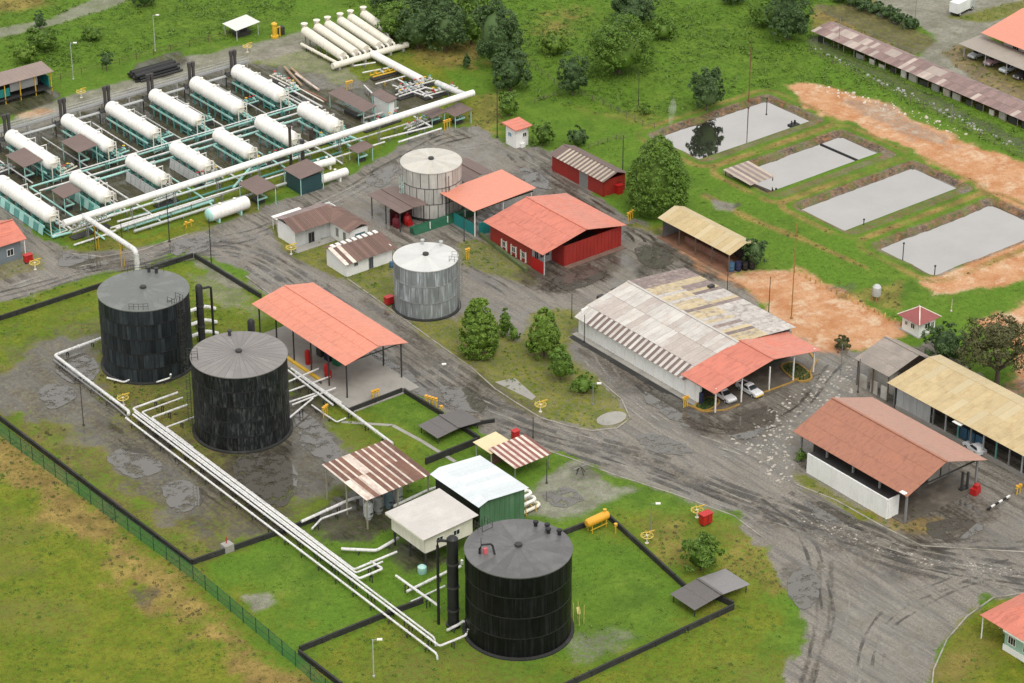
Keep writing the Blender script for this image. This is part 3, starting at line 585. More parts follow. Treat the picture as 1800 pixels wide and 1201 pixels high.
track('wet wheel tracks along the main road', MAINR, (-1.9, -.2), .5, TRK[0]); track('pale wheel streaks along the main road', MAINR, (.8, 2.3, -2.9), .35, TRK[1]); track('broad damp streaks along the main road', MAINR, (1.6, -1.1), 1.2, TRK[2])
track('dark damp streaks near the road edges', MAINR, (3.3, -3.6), .9, TRK[2])
track('wet wheel ruts bending off to the lower edge', [(1330,880),(1400,930),(1440,1000),(1452,1080),(1435,1150),(1405,1230)], (-.9, .9), .5, TRK[0])
track('pale wheel streaks bending off to the lower edge', [(1380,900),(1470,980),(1510,1060),(1500,1140),(1480,1230)], (-1.6, .2, 1.8), .4, TRK[1])
track('faint curved tracks in the lower right yard', [(1780,990),(1680,1020),(1590,1060),(1530,1120),(1520,1220)], (-1, 1, 2.4), .45, TRK[2])
track('wet tracks through the yard past the workshop annex', [(1060,600),(1120,670),(1200,735),(1300,760),(1400,720),(1460,650),(1480,620)], (-1, .8), .5, TRK[0])
track('pale tracks in the yard past the workshop annex', [(1010,590),(1090,690),(1180,760),(1290,800),(1380,850)], (-1.4, .6, 2.0), .4, TRK[1])
track('wet tracks through the upper yard', [(830,230),(760,250),(690,290),(620,330),(520,380),(440,410),(380,425)], (-1.2, .6, 2.4), .55, TRK[0]); track('pale streaks through the upper yard', [(870,250),(760,270),(660,320),(540,380),(430,425)], (-2.2, 0., 1.6), .5, TRK[1])
track('damp tracks between the red buildings', [(900,270),(960,320),(1040,370),(1110,410),(1140,450)], (-1, .8, 2.6), .6, TRK[0]); track('damp tracks beside the streaked grey tank', [(1010,480),(930,520),(870,500),(820,470)], (-1, 1), .6, TRK[2])
track('tracks on the gravel at the left edge', [(-60,540),(60,508),(160,480),(260,462)], (-1.4, .3, 1.8), .5, TRK[0]); track('pale streaks on the gravel at the left edge', [(-60,530),(80,490),(180,465),(300,445)], (-.6, 1.1), .5, TRK[1])
track('damp streaks before the brick-red roofed building', [(1380,870),(1480,915),(1600,955),(1720,960),(1830,955)], (-.8, 1.2), .9, TRK[2])
WATER = water_material()
for i, (x0, y0, x1, y1) in enumerate(PONDS):
    o = MB().box(x0-1.0, y0-1.0, WATER_Z-.3, x1+1.0, y1+1.0, WATER_Z).build('pond_water', WATER)
    tag(o, ['still water of the farthest pond with the dark tree reflection', 'still water of the second pond with floating boom', 'still water of the third pond, nearest but one', 'still water of the nearest pond at right edge'][i], kind='structure')

# standing rain water in the low spots
def puddle_mat():
    m = bpy.data.materials.new('rain_water'); m.use_nodes = True; nt = m.node_tree; L = nt.links.new; b = nt.nodes['Principled BSDF']; b.inputs['Base Color'].default_value = (.10,.092,.078,1); b.inputs['Roughness'].default_value = .03; b.inputs['IOR'].default_value = 1.9
    ge = N(nt, 'NewGeometry'); n = N(nt, 'TexNoise', Scale=.42, Detail=8., Roughness=.68); L(ge.outputs['Position'], n.inputs['Vector']); r = N(nt, 'MapRange'); L(n.outputs[0], r.inputs[0]); r.inputs[1].default_value = .40; r.inputs[2].default_value = .50; r.inputs[4].default_value = .95
    t = N(nt, 'BsdfTransparent'); mx = N(nt, 'MixShader'); L(r.outputs[0], mx.inputs[0]); L(t.outputs[0], mx.inputs[1]); L(b.outputs[0], mx.inputs[2]); L(mx.outputs[0], nt.nodes['Material Output'].inputs['Surface'])
    return m
PUD = puddle_mat()
def puddle(label, pts, rough=.5):
    C = [G(*p) for p in pts]; n = len(C); out = []
    for i in range(n):
        a, b, c, d = C[i-1], C[i], C[(i+1) % n], C[(i+2) % n]
        for k in range(9):
            t = k/9; out.append(.5*((2*b)+(c-a)*t+(2*a-5*b+4*c-d)*t*t+(3*b-a-3*c+d)*t**3))
    q = np.array([p[:2] for p in out]); j = (fbm(q, 1.6, 3.)-.5)*2*rough; cc = q.mean(0); dv = q-cc; dv /= np.linalg.norm(dv, axis=1)[:, None]+1e-6; q = q+dv*(j[:, None]*2+.8)
    vs = [(x, y, .075) for x, y in q]+[(cc[0], cc[1], .075)]; m = len(q)
    tag(MB().add(vs, [(i, (i+1) % m, m) for i in range(m)]).build('puddle', PUD, fix=True), label, kind='structure')
for lb, pts in (
 ('wide puddle in the mud below the dusty-roofed black tank', [(420,812),(470,800),(505,815),(512,850),(495,885),(455,878),(425,850)]), ('long puddle on the mud right of the dusty-roofed black tank', [(520,730),(545,735),(580,775),(600,805),(575,812),(540,780)]),
 ('shallow puddle left of the farthest black tank', [(110,640),(140,625),(165,640),(160,665),(125,668)]), ('small puddle on the mud left of the white pipes', [(70,690),(105,680),(125,700),(90,715)]), ('puddle on the mud below the white pipe bundle', [(200,800),(250,795),(275,825),(240,838),(208,822)]), ('lower puddle on the mud near the dike corner', [(290,860),(330,850),(350,880),(315,895)]),
 ('puddle in front of the workshop annex', [(1150,690),(1190,705),(1240,740),(1215,752),(1170,725),(1140,705)]), ('puddle between annex and brick-red roofed building', [(1290,745),(1340,720),(1360,735),(1325,765),(1295,770)]), ('puddle on the main road near the round pad', [(1130,765),(1180,775),(1210,795),(1165,795),(1130,780)]),
 ('long puddle beside the salmon canopy', [(640,612),(680,632),(740,680),(755,700),(715,680),(660,640)]), ('puddle on the road by the traffic island', [(780,685),(820,690),(850,715),(820,722),(788,705)]), ('puddle at the foot of the big red building', [(985,490),(1040,475),(1065,480),(1030,500),(995,508)]), ('puddle beyond the big red building', [(1120,440),(1160,440),(1180,460),(1145,468)]),
 ('puddle in the upper yard by the white tank', [(650,315),(690,285),(700,300),(675,325)]), ('puddle in the upper yard behind the salmon canopy', [(920,300),(950,310),(965,330),(935,325)]), ('puddle on the plant road', [(300,435),(345,420),(380,425),(350,440),(315,445)]), ('puddle at the left road fork', [(110,450),(160,452),(180,465),(140,472),(112,464)]),
 ('puddle below the white side wall', [(1420,885),(1460,890),(1500,915),(1465,915),(1430,900)]), ('puddle in the yard right of the brick-red roofed building', [(1640,925),(1690,915),(1720,930),(1680,945),(1645,942)]), ('puddle in the lower right yard', [(1400,1010),(1425,1005),(1432,1045),(1410,1065),(1395,1040)]), ('puddle on the gravel beyond the zinc roof', [(965,870),(1000,862),(1015,878),(980,888)])): puddle(lb, pts)

# ------------------------------------------------------------------ tanks
def ring_rail(mb, r, z, a0, a1, n, h=1.1, t=.05):
    pts = [(r*math.cos(a0+(a1-a0)*k/n), r*math.sin(a0+(a1-a0)*k/n), z) for k in range(n+1)]
    for p in pts: mb.bar(p, (p[0], p[1], z+h), t)
    for q in (.55, 1.0):
        for p, p2 in zip(pts, pts[1:]): mb.bar((p[0], p[1], z+h*q), (p2[0], p2[1], z+h*q), t)

def tank(label, c, r, h, courses, npan, pmat, rmat, nroof, stair=None, rise=.6, rim=None, backing=None, sheet=.05, group=None, seam=.05, core=None, rgap=.004):
    t = thing('storage_tank', label, 'tank', (c[0], c[1], 0), group=group)
    MB().lathe((0,0,0), [(r+.5, -.1), (r+.5, .25), (r-.1, .3)], 48).build('foundation', DKCONC, t)
    MB().lathe((0,0,0), [(r-.07, .05), (r-.07, h-.02)], 64).build('shell', backing or BLACK, t, True)
    ch = h/courses
    for j in range(courses):
        da = 2*math.pi/npan; g = seam/r/2
        ro = r+(.03 if j % 2 else 0.)
        z0, z1 = j*ch+.25*(j == 0)+.02, (j+1)*ch-.02
        mb = MB(); k = 4; vs = []
        for zz in (z0, z1):
            for rr in (ro, ro-sheet):
                for i in range(k+1):
                    a = g+(da-2*g)*i/k; vs.append((rr*math.cos(a), rr*math.sin(a), zz))
        n = k+1; fs = []
        for i in range(k):
            fs += [(i, i+1, 2*n+i+1, 2*n+i), (2*n+i, 2*n+i+1, 3*n+i+1, 3*n+i)]
        fs += [(0, 2*n, 3*n, n), (k, n+k, 3*n+k, 2*n+k)]
        me = mb.add(vs, fs).mesh('cladding_panel'); me.materials.append(pmat)
        off = (j % 2)*da*.5
        if j: MB().lathe((0,0,0), [(r-.02, j*ch-.09), (r+.07, j*ch-.07), (r+.07, j*ch+.07), (r-.02, j*ch+.09)], 64).build('course_band', backing or BLACK, t)
        for q in range(npan):
            o = bpy.data.objects.new('cladding_panel', me); col.objects.link(o); o.parent = t; o.rotation_euler = (0, 0, q*da+off)
    MB().lathe((0,0,0), [(r+.10, h-.12), (r+.10, h+.06), (r-.05, h+.06)], 64).build('top_rim', rim or rmat, t)
    # roof of radial plates
    roof = MB().lathe((0,0,0), [(r+.05, h+.02), (.5, h+rise-.02), (.01, h+rise)], 48).build('roof', core or rmat, t, True)
    da = 2*math.pi/nroof; g = rgap
    vs = []
    for rr in (.7, r*.5, r+.14):
        z = h+.06+rise*(1-rr/r)
        for i in range(3):
            a = da*i/2; aa = min(max(a, g/rr), da-g/rr); vs.append((rr*math.cos(aa), rr*math.sin(aa), z))
    base = list(vs); vs += [(x, y, z-.05) for x, y, z in base]
    fs = []
    for i in range(2):
        for k in range(2): fs.append((i*3+k, (i+1)*3+k, (i+1)*3+k+1, i*3+k+1))
    fs += [(6, 15, 16, 7), (7, 16, 17, 8), (0, 9, 12, 3), (3, 12, 15, 6), (2, 5, 14, 11), (5, 8, 17, 14)]
    me = MB().add(vs, fs).mesh('roof_plate'); me.materials.append(rmat)
    for q in range(nroof):
        o = bpy.data.objects.new('roof_plate', me); col.objects.link(o); o.parent = roof; o.rotation_euler = (0, 0, q*da)
    MB().lathe((0,0,h+rise), [(.55, -.05), (.55, .35), (.3, .45), (.01, .45)], 12).build('roof_vent', DARK, t, True)
    return t

def ladder(t, c, ang, r, h, mat, plat=True):
    """caged ladder up the shell, with a railed landing at the top"""
    ca, sa = math.cos(ang), math.sin(ang)
    def P(d, s, z): return (ca*(r+d)-sa*s, sa*(r+d)+ca*s, z)
    mb = MB()
    for s in (-.35, .35): mb.bar(P(.35, s, .1), P(.35, s, h+1.1), .07)
    for k in range(int(h/.5)): mb.bar(P(.35, -.35, .4+k*.5), P(.35, .35, .4+k*.5), .05)
    for k in range(int(h/1.2)):
        z = 2.4+k*1.2
        if z > h: break
        for a, b in (((.35,-.4),(.9,-.4)), ((.9,-.4),(1.1,0)), ((1.1,0),(.9,.4)), ((.9,.4),(.35,.4))): mb.bar(P(*a, z), P(*b, z), .05)
    for s in (-.4, .4): mb.bar(P(.9, s, 2.4), P(.9, s, h+1), .04)
    mb.build('ladder', mat, t)
    if plat:
        mb = MB(); mb.bar(P(-1.2, -1, h+.12), P(-1.2, 1, h+.12), .1)
        for s in (-1, 1):
            for d in (-1.2, -.2, .5): mb.bar(P(d, s, h+.1), P(d, s, h+1.25), .06)
            for q in (.6, 1.2): mb.bar(P(-1.2, s, h+q), P(.5, s, h+q), .05)
        mb.build('landing_rail', mat, t)

BLKROOF = M('grey_black_roof', (.13,.137,.128), .5, .12, .3, rand=.0, patch=(.18,.187,.175), pa=.7, ps=.2, fine=.1)
BLKROOF2 = M('dusty_grey_roof', (.20,.185,.175), .6, .1, .3, rand=.10, patch=(.24,.225,.215), pa=.5, ps=.3)
BLKROOF3 = M('wet_grey_roof', (.09,.088,.087), .32, .1, .25, rand=.0, patch=(.135,.132,.13), pa=.8, ps=.12, fine=.05)
GREYCLAD = M('streaked_zinc', (.19,.205,.205), .5, .15, .5, rand=.2, streak=(.44,.48,.50), sa=.85, zst=.10)
WCLAD = M('weathered_pale_cladding', (.45,.435,.40), .55, .1, .5, rand=.14, streak=(.22,.21,.19), sa=.6)
WROOF = M('weathered_pale_roof', (.50,.48,.43), .6, .08, .5, rand=.08, patch=(.42,.38,.31), pa=.8, ps=.5)
GROOF = M('pale_zinc_roof', (.54,.54,.52), .55, .05, .5, rand=.07, patch=(.50,.50,.48), pa=.6, ps=.4)

TH = 14.0
t = tank('black clad tank nearest the pipe corner, farthest of three black tanks', (-54.1, 33.2), 7.75, TH, 5, 56, BLACKT, BLKROOF, 24, rise=.5); ladder(t, None, R(-75), 7.8, TH, DARK)
mb = MB(); ring_rail(mb, 7.4, TH+.1, R(30), R(80), 6); ring_rail(mb, 7.4, TH+.1, R(-140), R(-115), 4); mb.build('roof_rail', DARK, t)
for a, d in ((50, 6.6), (38, 6.4)): MB().lathe((d*math.cos(R(a)), d*math.sin(R(a)), TH), [(.28,0),(.28,.9),(.4,.95),(.4,1.15),(.01,1.2)], 10).build('breather_valve', DARK, t)
t = tank('black clad tank with a dusty radial roof beside the orange canopy', (-53.8, 3.9), 7.85, TH, 5, 56, BLACKM, BLKROOF2, 36, rise=.55, rgap=.03); ladder(t, None, R(150), 7.9, TH, DARK)
for a, d in ((70, 6.6),): MB().lathe((d*math.cos(R(a)), d*math.sin(R(a)), TH), [(.28,0),(.28,.9),(.4,.95),(.4,1.15),(.01,1.2)], 10).build('breather_valve', DARK, t)
t = tank('glossy black tank in the foreground beside the yellow horizontal vessel', (-54.0, -70.0), 7.75, TH, 4, 30, BLACKF, BLKROOF3, 20, rise=.5); ladder(t, None, R(95), 7.8, TH, DARK)
for a, d in ((12, 6.6), (-8, 6.9), (28, 6.3), (3, 5.8)): MB().lathe((d*math.cos(R(a)), d*math.sin(R(a)), TH), [(.28,0),(.28,.7),(.42,.75),(.42,1.0),(.01,1.05)], 10).build('breather_valve', BLACK, t)
q = G(843, 975, TH)-Vector((-54.0, -70.0, 0)); q2 = G(866, 975, TH)-Vector((-54.0, -70.0, 0))
MB().tube([(q.x, q.y, TH-.2), (q.x, q.y, TH+1.0), (q.x+.3, q.y-.1, TH+1.6), (q2.x-.3, q2.y, TH+1.9), (q2.x, q2.y, TH+1.5), (q2.x, q2.y-1, TH-1.0)], .16, 8).build('foam_pipe', BLACK, t, True)
q = G(853, 970, TH+.5)-Vector((-54.0, -70.0, 0)); MB().cbox((q.x, q.y, TH+.2), .6, .45, .9).build('foam_box', M('pink_paint', (.6,.12,.14), .5), t)
MB().bar((q.x-.6, q.y+.2, TH), (q.x-.6, q.y+.2, TH+3), .07).build('mast', DARK, t)
q = G(1018, 1085, 1.5)-Vector((-54.0, -70.0, 0))
mb = MB()
for dx in (0, .9):
    for dy in (0, 1.4): mb.bar((q.x+dx, q.y+dy, 0), (q.x+dx, q.y+dy, 3.2), .1)
mb.bar((q.x-.05, q.y, 2.1), (q.x+.95, q.y+1.4, 2.1), .5, .08); mb.build('step_platform', M('pale_yellow_paint', (.55,.45,.16), .5, .15), t)

t = tank('streaked grey tank with a pale roof beside the trimmed trees', (-3.7, 20.2), 5.75, 9.8, 3, 26, GREYCLAD, GROOF, 22, rise=.5, backing=GREY); ladder(t, None, R(-52), 5.8, 9.8, GREY)
for a, d in ((60, 4.9), (20, 5.0)): MB().lathe((d*math.cos(R(a)), d*math.sin(R(a)), 9.8), [(.22,0),(.22,.8),(.36,.85),(.36,1.1),(.01,1.15)], 10).build('breather_valve', LGREY, t)
t = tank('weathered white tank of upright panels behind the brown roof', (21.6, 52.5), 5.85, 9.8, 3, 22, WCLAD, WROOF, 18, rise=.45, backing=M('panel_gap', (.09,.085,.08), .8), seam=.16); ladder(t, None, R(172), 5.9, 7.0, LTEAL, False)
mb = MB()
for k in range(2): mb.bar((6.2*math.cos(R(-100+k*6)), 6.2*math.sin(R(-100+k*6)), .2), (6.2*math.cos(R(-100+k*6)), 6.2*math.sin(R(-100+k*6)), 9), .1)
mb.build('level_gauge', DARK, t)

def column(label, base, h, r, loop=None):
    t = thing('gas_column', label, 'column', base)
    MB().lathe((0,0,0), [(r+.25, 0), (r+.25, .4), (r, .45), (r, h), (r*.6, h+.35), (.01, h+.4)], 16).build('column_shell', BLACK, t, True)
    mb = MB()
    for z in (3, 7, 11): mb.lathe((0,0,0), [(r, z-.15), (r+.12, z-.15), (r+.12, z+.15), (r, z+.15)], 16)
    mb.build('flange', DARK, t)
    if loop:
        dx, dy = loop
        MB().tube([(0,0,h-.5), (dx*.8,dy*.8,h-.5), (dx,dy,h-.7), (dx,dy,h-1.5), (dx,dy,.1)], .22, 8).build('side_pipe', BLACK, t, True)
    return t
b = G(349, 500, 15); column('slim black column beside the farthest black tank', (b.x, b.y, 0), 14.6, .62, (2.1, -.5))
b = G(441, 563, 14.6); column('slim black column between dusty-roofed tank and orange canopy', (b.x, b.y, 0), 14.4, .62)
b = G(797, 1100, 0); column('tall black column left of the foreground black tank', (b.x, b.y, 0), 15.2, .85, (-1.5, 1.6))

# ------------------------------------------------------------------ pipelines
def pipeline(label, pts, r, mat, sup=6.0, smat=None, n=8, group=None, name='pipeline', fl=True):
    p0 = Vector(pts[0]); t = thing(name, label, 'pipe', (p0.x, p0.y, 0), group=group)
    P = [Vector(p)-Vector((p0.x, p0.y, 0)) for p in pts]
    # rounded elbows
    Q = [P[0]]
    for i in range(1, len(P)-1):
        a = (P[i-1]-P[i]); b = (P[i+1]-P[i]); e = min(r*1.8, a.length*.45, b.length*.45)
        a.normalize(); b.normalize(); Q += [P[i]+a*e, P[i]+(a+b)*(e*.3), P[i]+b*e]
    Q.append(P[-1])
    MB().tube(Q, r, n).build('pipe_run', mat, t, True)
    hit = False
    for a, b in zip(P, P[1:]):
        d = b-a; L = d.length
        if abs(d.z) > .3*L or L < 2: continue
        u = d.normalized(); k = max(1, int(L/sup))
        for i in range(k):
            q = a+d*((i+.5)/k); v = Vector((-u.y, u.x, 0)); mb = MB()
            mb.bar((q.x+v.x*.3, q.y+v.y*.3, 0), (q.x+v.x*.3, q.y+v.y*.3, q.z-r*.8), .12); mb.bar((q.x-v.x*.3, q.y-v.y*.3, 0), (q.x-v.x*.3, q.y-v.y*.3, q.z-r*.8), .12)
            mb.bar((q.x+v.x*.55, q.y+v.y*.55, q.z-r-.06), (q.x-v.x*.55, q.y-v.y*.55, q.z-r-.06), .14)
            if sup < 90: mb.build('support', smat or DARK, t)
            fq = a+d*(i/k+.02)
            if i and fl: MB().tube([fq-u*.09, fq+u*.09], r*1.28, n).build('flange', mat, t)
    return t
PW = M('pipe_white', (.66,.655,.64), .5, .12, .4, streak=(.30,.28,.25), sa=.6, zst=1)
X = -66.1; YE = G(804, 1140, .9).y
pipeline('outermost thin pipe of the white bundle along the black tanks', [(X-1.9, 17.6, .9), (X-1.9, YE+.8, .9), (X-1.9, YE+.6, -.1)], .17, PW, 4.5)
pipeline('second white pipe of the bundle along the black tanks', [(X-.75, 17.2, 1.3), (X-.75, YE+1.6, 1.3), (X+3.9, YE+1.4, 1.3), (X+4.3, YE+1.4, 2.2)], .18, PW, 4.5)
pipeline('third white pipe of the bundle along the black tanks', [(X-.3, 17.4, 1.55), (X-.3, YE+3.5, 1.55), (X-.3, YE+3.2, .2)], .15, PW, 4.5)
pipeline('fourth white pipe of the bundle, turning towards the dusty-roofed tank', [(X+8.9, 18.6, 1.5), (X+.1, 18.6, 1.5), (X+.1, -46.6, 1.5), (X+4.5, -46.6, 1.5), (X+4.5, -43.5, 1.2)], .2, PW, 4.5)
pipeline('fifth white pipe of the bundle along the black tanks', [(X+8.5, 16.4, 1.65), (X+.55, 16.4, 1.65), (X+.55, -45.2, 1.65), (X+5.5, -45.2, 1.65)], .15, PW, 4.5)
pipeline('innermost white pipe of the bundle along the black tanks', [(X+8.0, 14.2, 1.4), (X+1.0, 14.2, 1.4), (X+1.0, -44, 1.4), (X+9, -44, 1.4)], .2, PW, 4.5)
pipeline('white branch pipe to the dusty-roofed tank, lower of two', [(X+7.5, 10.3, 1.2), (X+1.4, 10.3, 1.2), (X+1.4, 2, 1.2)], .15, PW, 4)
q = G(70, 605, 1.0)
pipeline('white pipe bending round the left corner of the tank farm', [(X+9.8, 44.2, 1.0), (q.x, 43.8, 1.0), (q.x, 19.0, 1.0), (X-.9, 18.4, .8)], .28, PW, 5)
pipeline('thin white pipe beside the one bending round the tank farm corner', [(q.x-.7, 43.0, .7), (q.x-.7, 22.0, .7), (q.x-.7, 17.6, .3)], .12, GREY, 5)
pipeline('white drain pipe at the foot of the farthest black tank, left', [G(188, 664, .6), G(218, 672, .5), G(240, 662, .6)], .16, PW, 3)
pipeline('white drain pipe at the foot of the farthest black tank, right', [G(275, 672, .6), G(300, 664, .7), G(300, 658, 2.4)], .16, PW, 3)
pipeline('white branch from pipe bundle under the striped shed', [G(530, 917, 1.2), G(616, 878, 1.2), G(640, 872, 1.2)], .25, PW, 4)
pipeline('thin white branch from pipe bundle, beside the striped shed', [G(548, 930, 1.0), G(565, 912, 1.0), G(618, 893, 1.0)], .16, PW, 4)
pipeline('white pipe from bundle bending to the small white-roofed house', [G(600, 965, .8), G(662, 968, .8), G(700, 946, .8)], .26, PW, 4)
pipeline('white pipe between striped shed and white-roofed house', [G(692, 890, .9), G(752, 862, .9), G(790, 850, .9)], .24, PW, 4)
pipeline('short white pipe lying across the grass near the foreground tank', [G(696, 1012, 1.6), G(772, 1066, 1.6), G(772, 1076, .2)], .2, PW, 5)
pipeline('white branch pipe towards the tall black column, upper', [G(715, 1040, 1.0), G(790, 1003, 1.0), G(812, 995, 1.0), G(812, 985, 2.2)], .22, PW, 4)
pipeline('white branch pipe towards the tall black column, lower', [G(722, 1058, .7), G(782, 1030, .7)], .13, PW, 4)
pipeline('white stub pipe at the foot of the tall black column', [G(786, 1108, .9), G(806, 1098, .9), G(815, 1092, 2.0)], .22, PW, 4)
pipeline('white pipe from dusty-roofed tank to the striped shed', [G(520, 655, 1.2), G(572, 692, 1.2), G(690, 780, 1.2)], .26, PW, 5)
for i, (a, b) in enumerate((((508,688),(580,662)), ((505,708),(560,690)), ((513,712),(590,682)), ((505,672),(560,648)), ((508,735),(550,700)))):
    pipeline(f'{["uppermost","second","third","fourth","lowest"][i]} short white pipe between dusty-roofed tank and orange canopy', [G(*a, .8+.15*i), G(*b, .8+.15*i)], .16, PW, 4)
for i, (a, b) in enumerate((((505,650),(585,712)), ((512,648),(600,708)))):
    pipeline(['nearer', 'farther'][i]+' white manifold header between dusty-roofed tank and orange canopy', [G(*a, 1.4), G(*b, 1.4)], .18, PW, 4)
pipeline('bent white pipe end on the grass below the canopy', [G(548, 712, .6), G(570, 728, .6), G(592, 742, .5), G(608, 735, .5)], .14, PW, 4)
for i, (px, py) in enumerate(((341, 548), (343, 572), (345, 592))):
    c = G(px, py, 1.2+.0*i); pipeline(f'{["upper","middle","lower"][i]} white stub pipe between the two far black tanks', [(c.x-1.5, c.y, 1.6), (c.x+2.2, c.y, 1.6), (c.x+4.2, c.y-.4, .6)], .36, PW, 4)

# overhead pipe from the plant to the tank farm and the great white header
pipeline('great white header pipe running above the near row of vessels', [G(112, 393, 5.0), G(832, 163, 5.0)], .68, WHITE, 9.5, GREY, 14, fl=False)
a = G(146, 379, 5.4); b = G(241, 437, 5.4)
pipeline('white overhead pipe dropping towards the farthest black tank', [a, (a.x+.1, b.y, 5.4), (a.x+.1, b.y-.6, 4.9), (a.x+.1, b.y-.8, .4)], .5, PW, 7, YEL, 12)
pipeline('white header from the finger tubes to the great header pipe', [G(655, 95, 1.6), G(742, 141, 1.6)], .85, WHITE, 5, GREY, 14, fl=False)
pipeline('short thick white pipe joining the right end of the great header', [G(768, 146, 1.8), G(812, 165, 2.4), G(820, 168, 4.6)], .65, PW, 5, GREY, 12)
pipeline('pale teal pipe along the front of the plant', [G(217, 402, .8), G(374, 352, .8)], .42, LTEAL, 6, GREEN, 10)
pipeline('white pipe behind the pale teal pipe, nearer', [G(204, 402, 1.6), G(330, 361, 1.6), G(420, 331, 1.6)], .26, PW, 6, GREY)
pipeline('white pipe behind the pale teal pipe, farther', [G(206, 390, 1.6), G(262, 375, 1.6)], .2, PW, 6, GREY)
pipeline('low white pipe at the foot of the plant corner', [G(130, 431, .5), G(185, 413, .5), G(205, 404, 1.2)], .2, PW, 5, GREY)
pipeline('low teal pipe at the near end of the leftmost near-row vessel', [G(92, 417, .5), G(126, 408, .5)], .25, LTEAL, 5)
for i, (a, b) in enumerate((((640,208),(700,190)), ((668,245),(760,222)), ((715,222),(752,200)), ((700,250),(776,226)), ((728,205),(757,222)))):
    pipeline(f'{ORD[i]} thin white pipe below the right end of the great header', [G(*a, 1.2), G(*b, 1.2)], .2, PW, 4, GREY)
for i, (a, b) in enumerate((((570,225),(622,262)), ((585,228),(640,250)), ((440,295),(410,330)))):
    pipeline(f'{["nearer","farther","left"][i]} pale teal pipe passing under the great header', [G(*a, 1.0), G(*b, 1.0)], .24, LTEAL, 4, TEAL)
for i, (a, b) in enumerate((((622,116),(660,110)), ((637,128),(690,118)), ((660,148),(720,132)), ((690,150),(745,168)), ((700,140),(760,172)), ((730,150),(775,160)), ((640,150),(655,165)))):
    pipeline(f'{ORD[i]} thin white pipe in the manifold yard beside the finger tubes', [G(*a, .9), G(*b, .9)], .17, PW, 3, YEL if i in (1, 2) else GREY)
for i, (a, b) in enumerate((((500,118),(530,150)), ((512,120),(535,140)), ((535,158),(575,178)), ((520,130),(560,158)))):
    pipeline(f'{ORD[i]} brown pipe lying behind the rightmost far-row vessel', [G(*a, .5), G(*b, .5)], .26, [M('tan_pipe', (.36,.25,.17), .7, .2), M('tan_pipe', (.36,.25,.17)), RUST, PALESH][i], 90)

# headers between and before the vessel rows
for i, (x, r, m) in enumerate(((28.6, .2, PW), (29.6, .16, LGREY), (31.4, .22, PW), (33.2, .15, CREAM))):
    pipeline(f'{ORD[i]} pale pipe right of the far vessel row', [(x, 122-i, .9), (x, 100+i*2, .9)], r, m, 5, GREY)
for i, (y, z, r, m, x0, x1) in enumerate(((106.6, 1.1, .2, LTEAL, -36, 27), (104.4, .7, .26, TEAL, -34, 24), (103.2, 1.5, .18, PW, -36, 30), (101.9, .8, .24, LTEAL, -26, 28), (105.6, 2.2, .14, PW, -30, 26))):
    pipeline(['pale teal', 'dark teal', 'thin white', 'lower pale teal', 'raised thin white'][i]+' header pipe running between the two vessel rows', [(x0, y, z), (x1, y, z)], r, m, 7, TEAL)
for i, (y, z, r, m, x0, x1) in enumerate(((86.2, .8, .24, LTEAL, -36, 26), (85.0, 1.4, .18, PW, -38, 40), (83.4, .6, .22, TEAL, -30, 22), (79.6, 1.9, .17, PW, -34, 30), (77.8, .7, .28, LGREY, -30, 6))):
    pipeline(['pale teal', 'thin white', 'dark teal', 'raised white', 'grey'][i]+' pipe along the near ends of the near vessel row', [(x0, y, z), (x1, y, z)], r, m, 7, GREY)
for i, x in enumerate((-36.0, -23.6, -11.9, -1.8, 8.4, 18.8)):
    pipeline(f'{ORD[i]} pale cross pipe in the gaps of the near vessel row', [(x, 107.0, .9), (x, 84.0, .9), (x+.0, 78.6, .6)], .17, [LTEAL, PW][i % 2], 6, GREY)
    pipeline(f'{ORD[i]} thin grey pipe in the gaps of the far vessel row', [(x+1.2, 126.0, 1.1), (x+1.2, 108.0, 1.1)], .14, [PW, LGREY][i % 2], 6, GREY)

# ------------------------------------------------------------------ finger tubes
HDR_Y = 120.0
t = thing('finger_header', 'white header pipe collecting the sloping finger tubes', 'pipe', (45.3, HDR_Y, 0))
MB().tube([(0,0,1.2), (20.0,0,1.2)], .7, 14).build('pipe_run', CREAM, t, True)
mb = MB()
for k in range(6): mb.cbox((1.5+k*3.4, 0, 0), .5, 1.3, .7)
mb.build('support', CONC, t)
for i, fx in enumerate((49.1, 52.4, 55.3, 58.7, 61.5, 65.0)):
    yn = 121.4 if i < 5 else 126.3
    t = thing('finger_tube', f'{ORD[i]} of the sloping white finger tubes beside the dark trees', 'pipe', (fx, yn, 0), group='finger tubes')
    L = 136.0-yn; dx = -.8
    MB().tube([(dx*0, 0, 2.0), (0, L, 3.4)], 1.05, 18).build('tube_shell', CREAM, t, True)
    MB().tube([(0, L-.4, 3.3), (0, L+.1, 3.4), (0, L+.1, 5.1)], .8, 12).build('riser', CREAM, t, True)
    mb = MB()
    for s in (-.8, .8): mb.tube([(s, -.9 if i < 5 else -1, 1.2), (s, -.6, 2.0), (s, .8, 2.1)], .26, 8)
    mb.build('drop_leg', WHITE, t, True)
    mb = MB()
    for k in range(4):
        y = 1+k*(L-2)/3
        for s in (-.6, .6): mb.bar((s, y, 0), (s, y, 2.0+1.4*y/L-.5), .2)
        mb.bar((-.8, y, 1.5+1.4*y/L-.2), (.8, y, 1.5+1.4*y/L-.2), .25)
    mb.build('trestle', GREY, t)
pipeline('low white pipe along the left side of the finger tubes', [(47.4, 121, 1.0), (47.4, 135, 1.0)], .35, CREAM, 4)

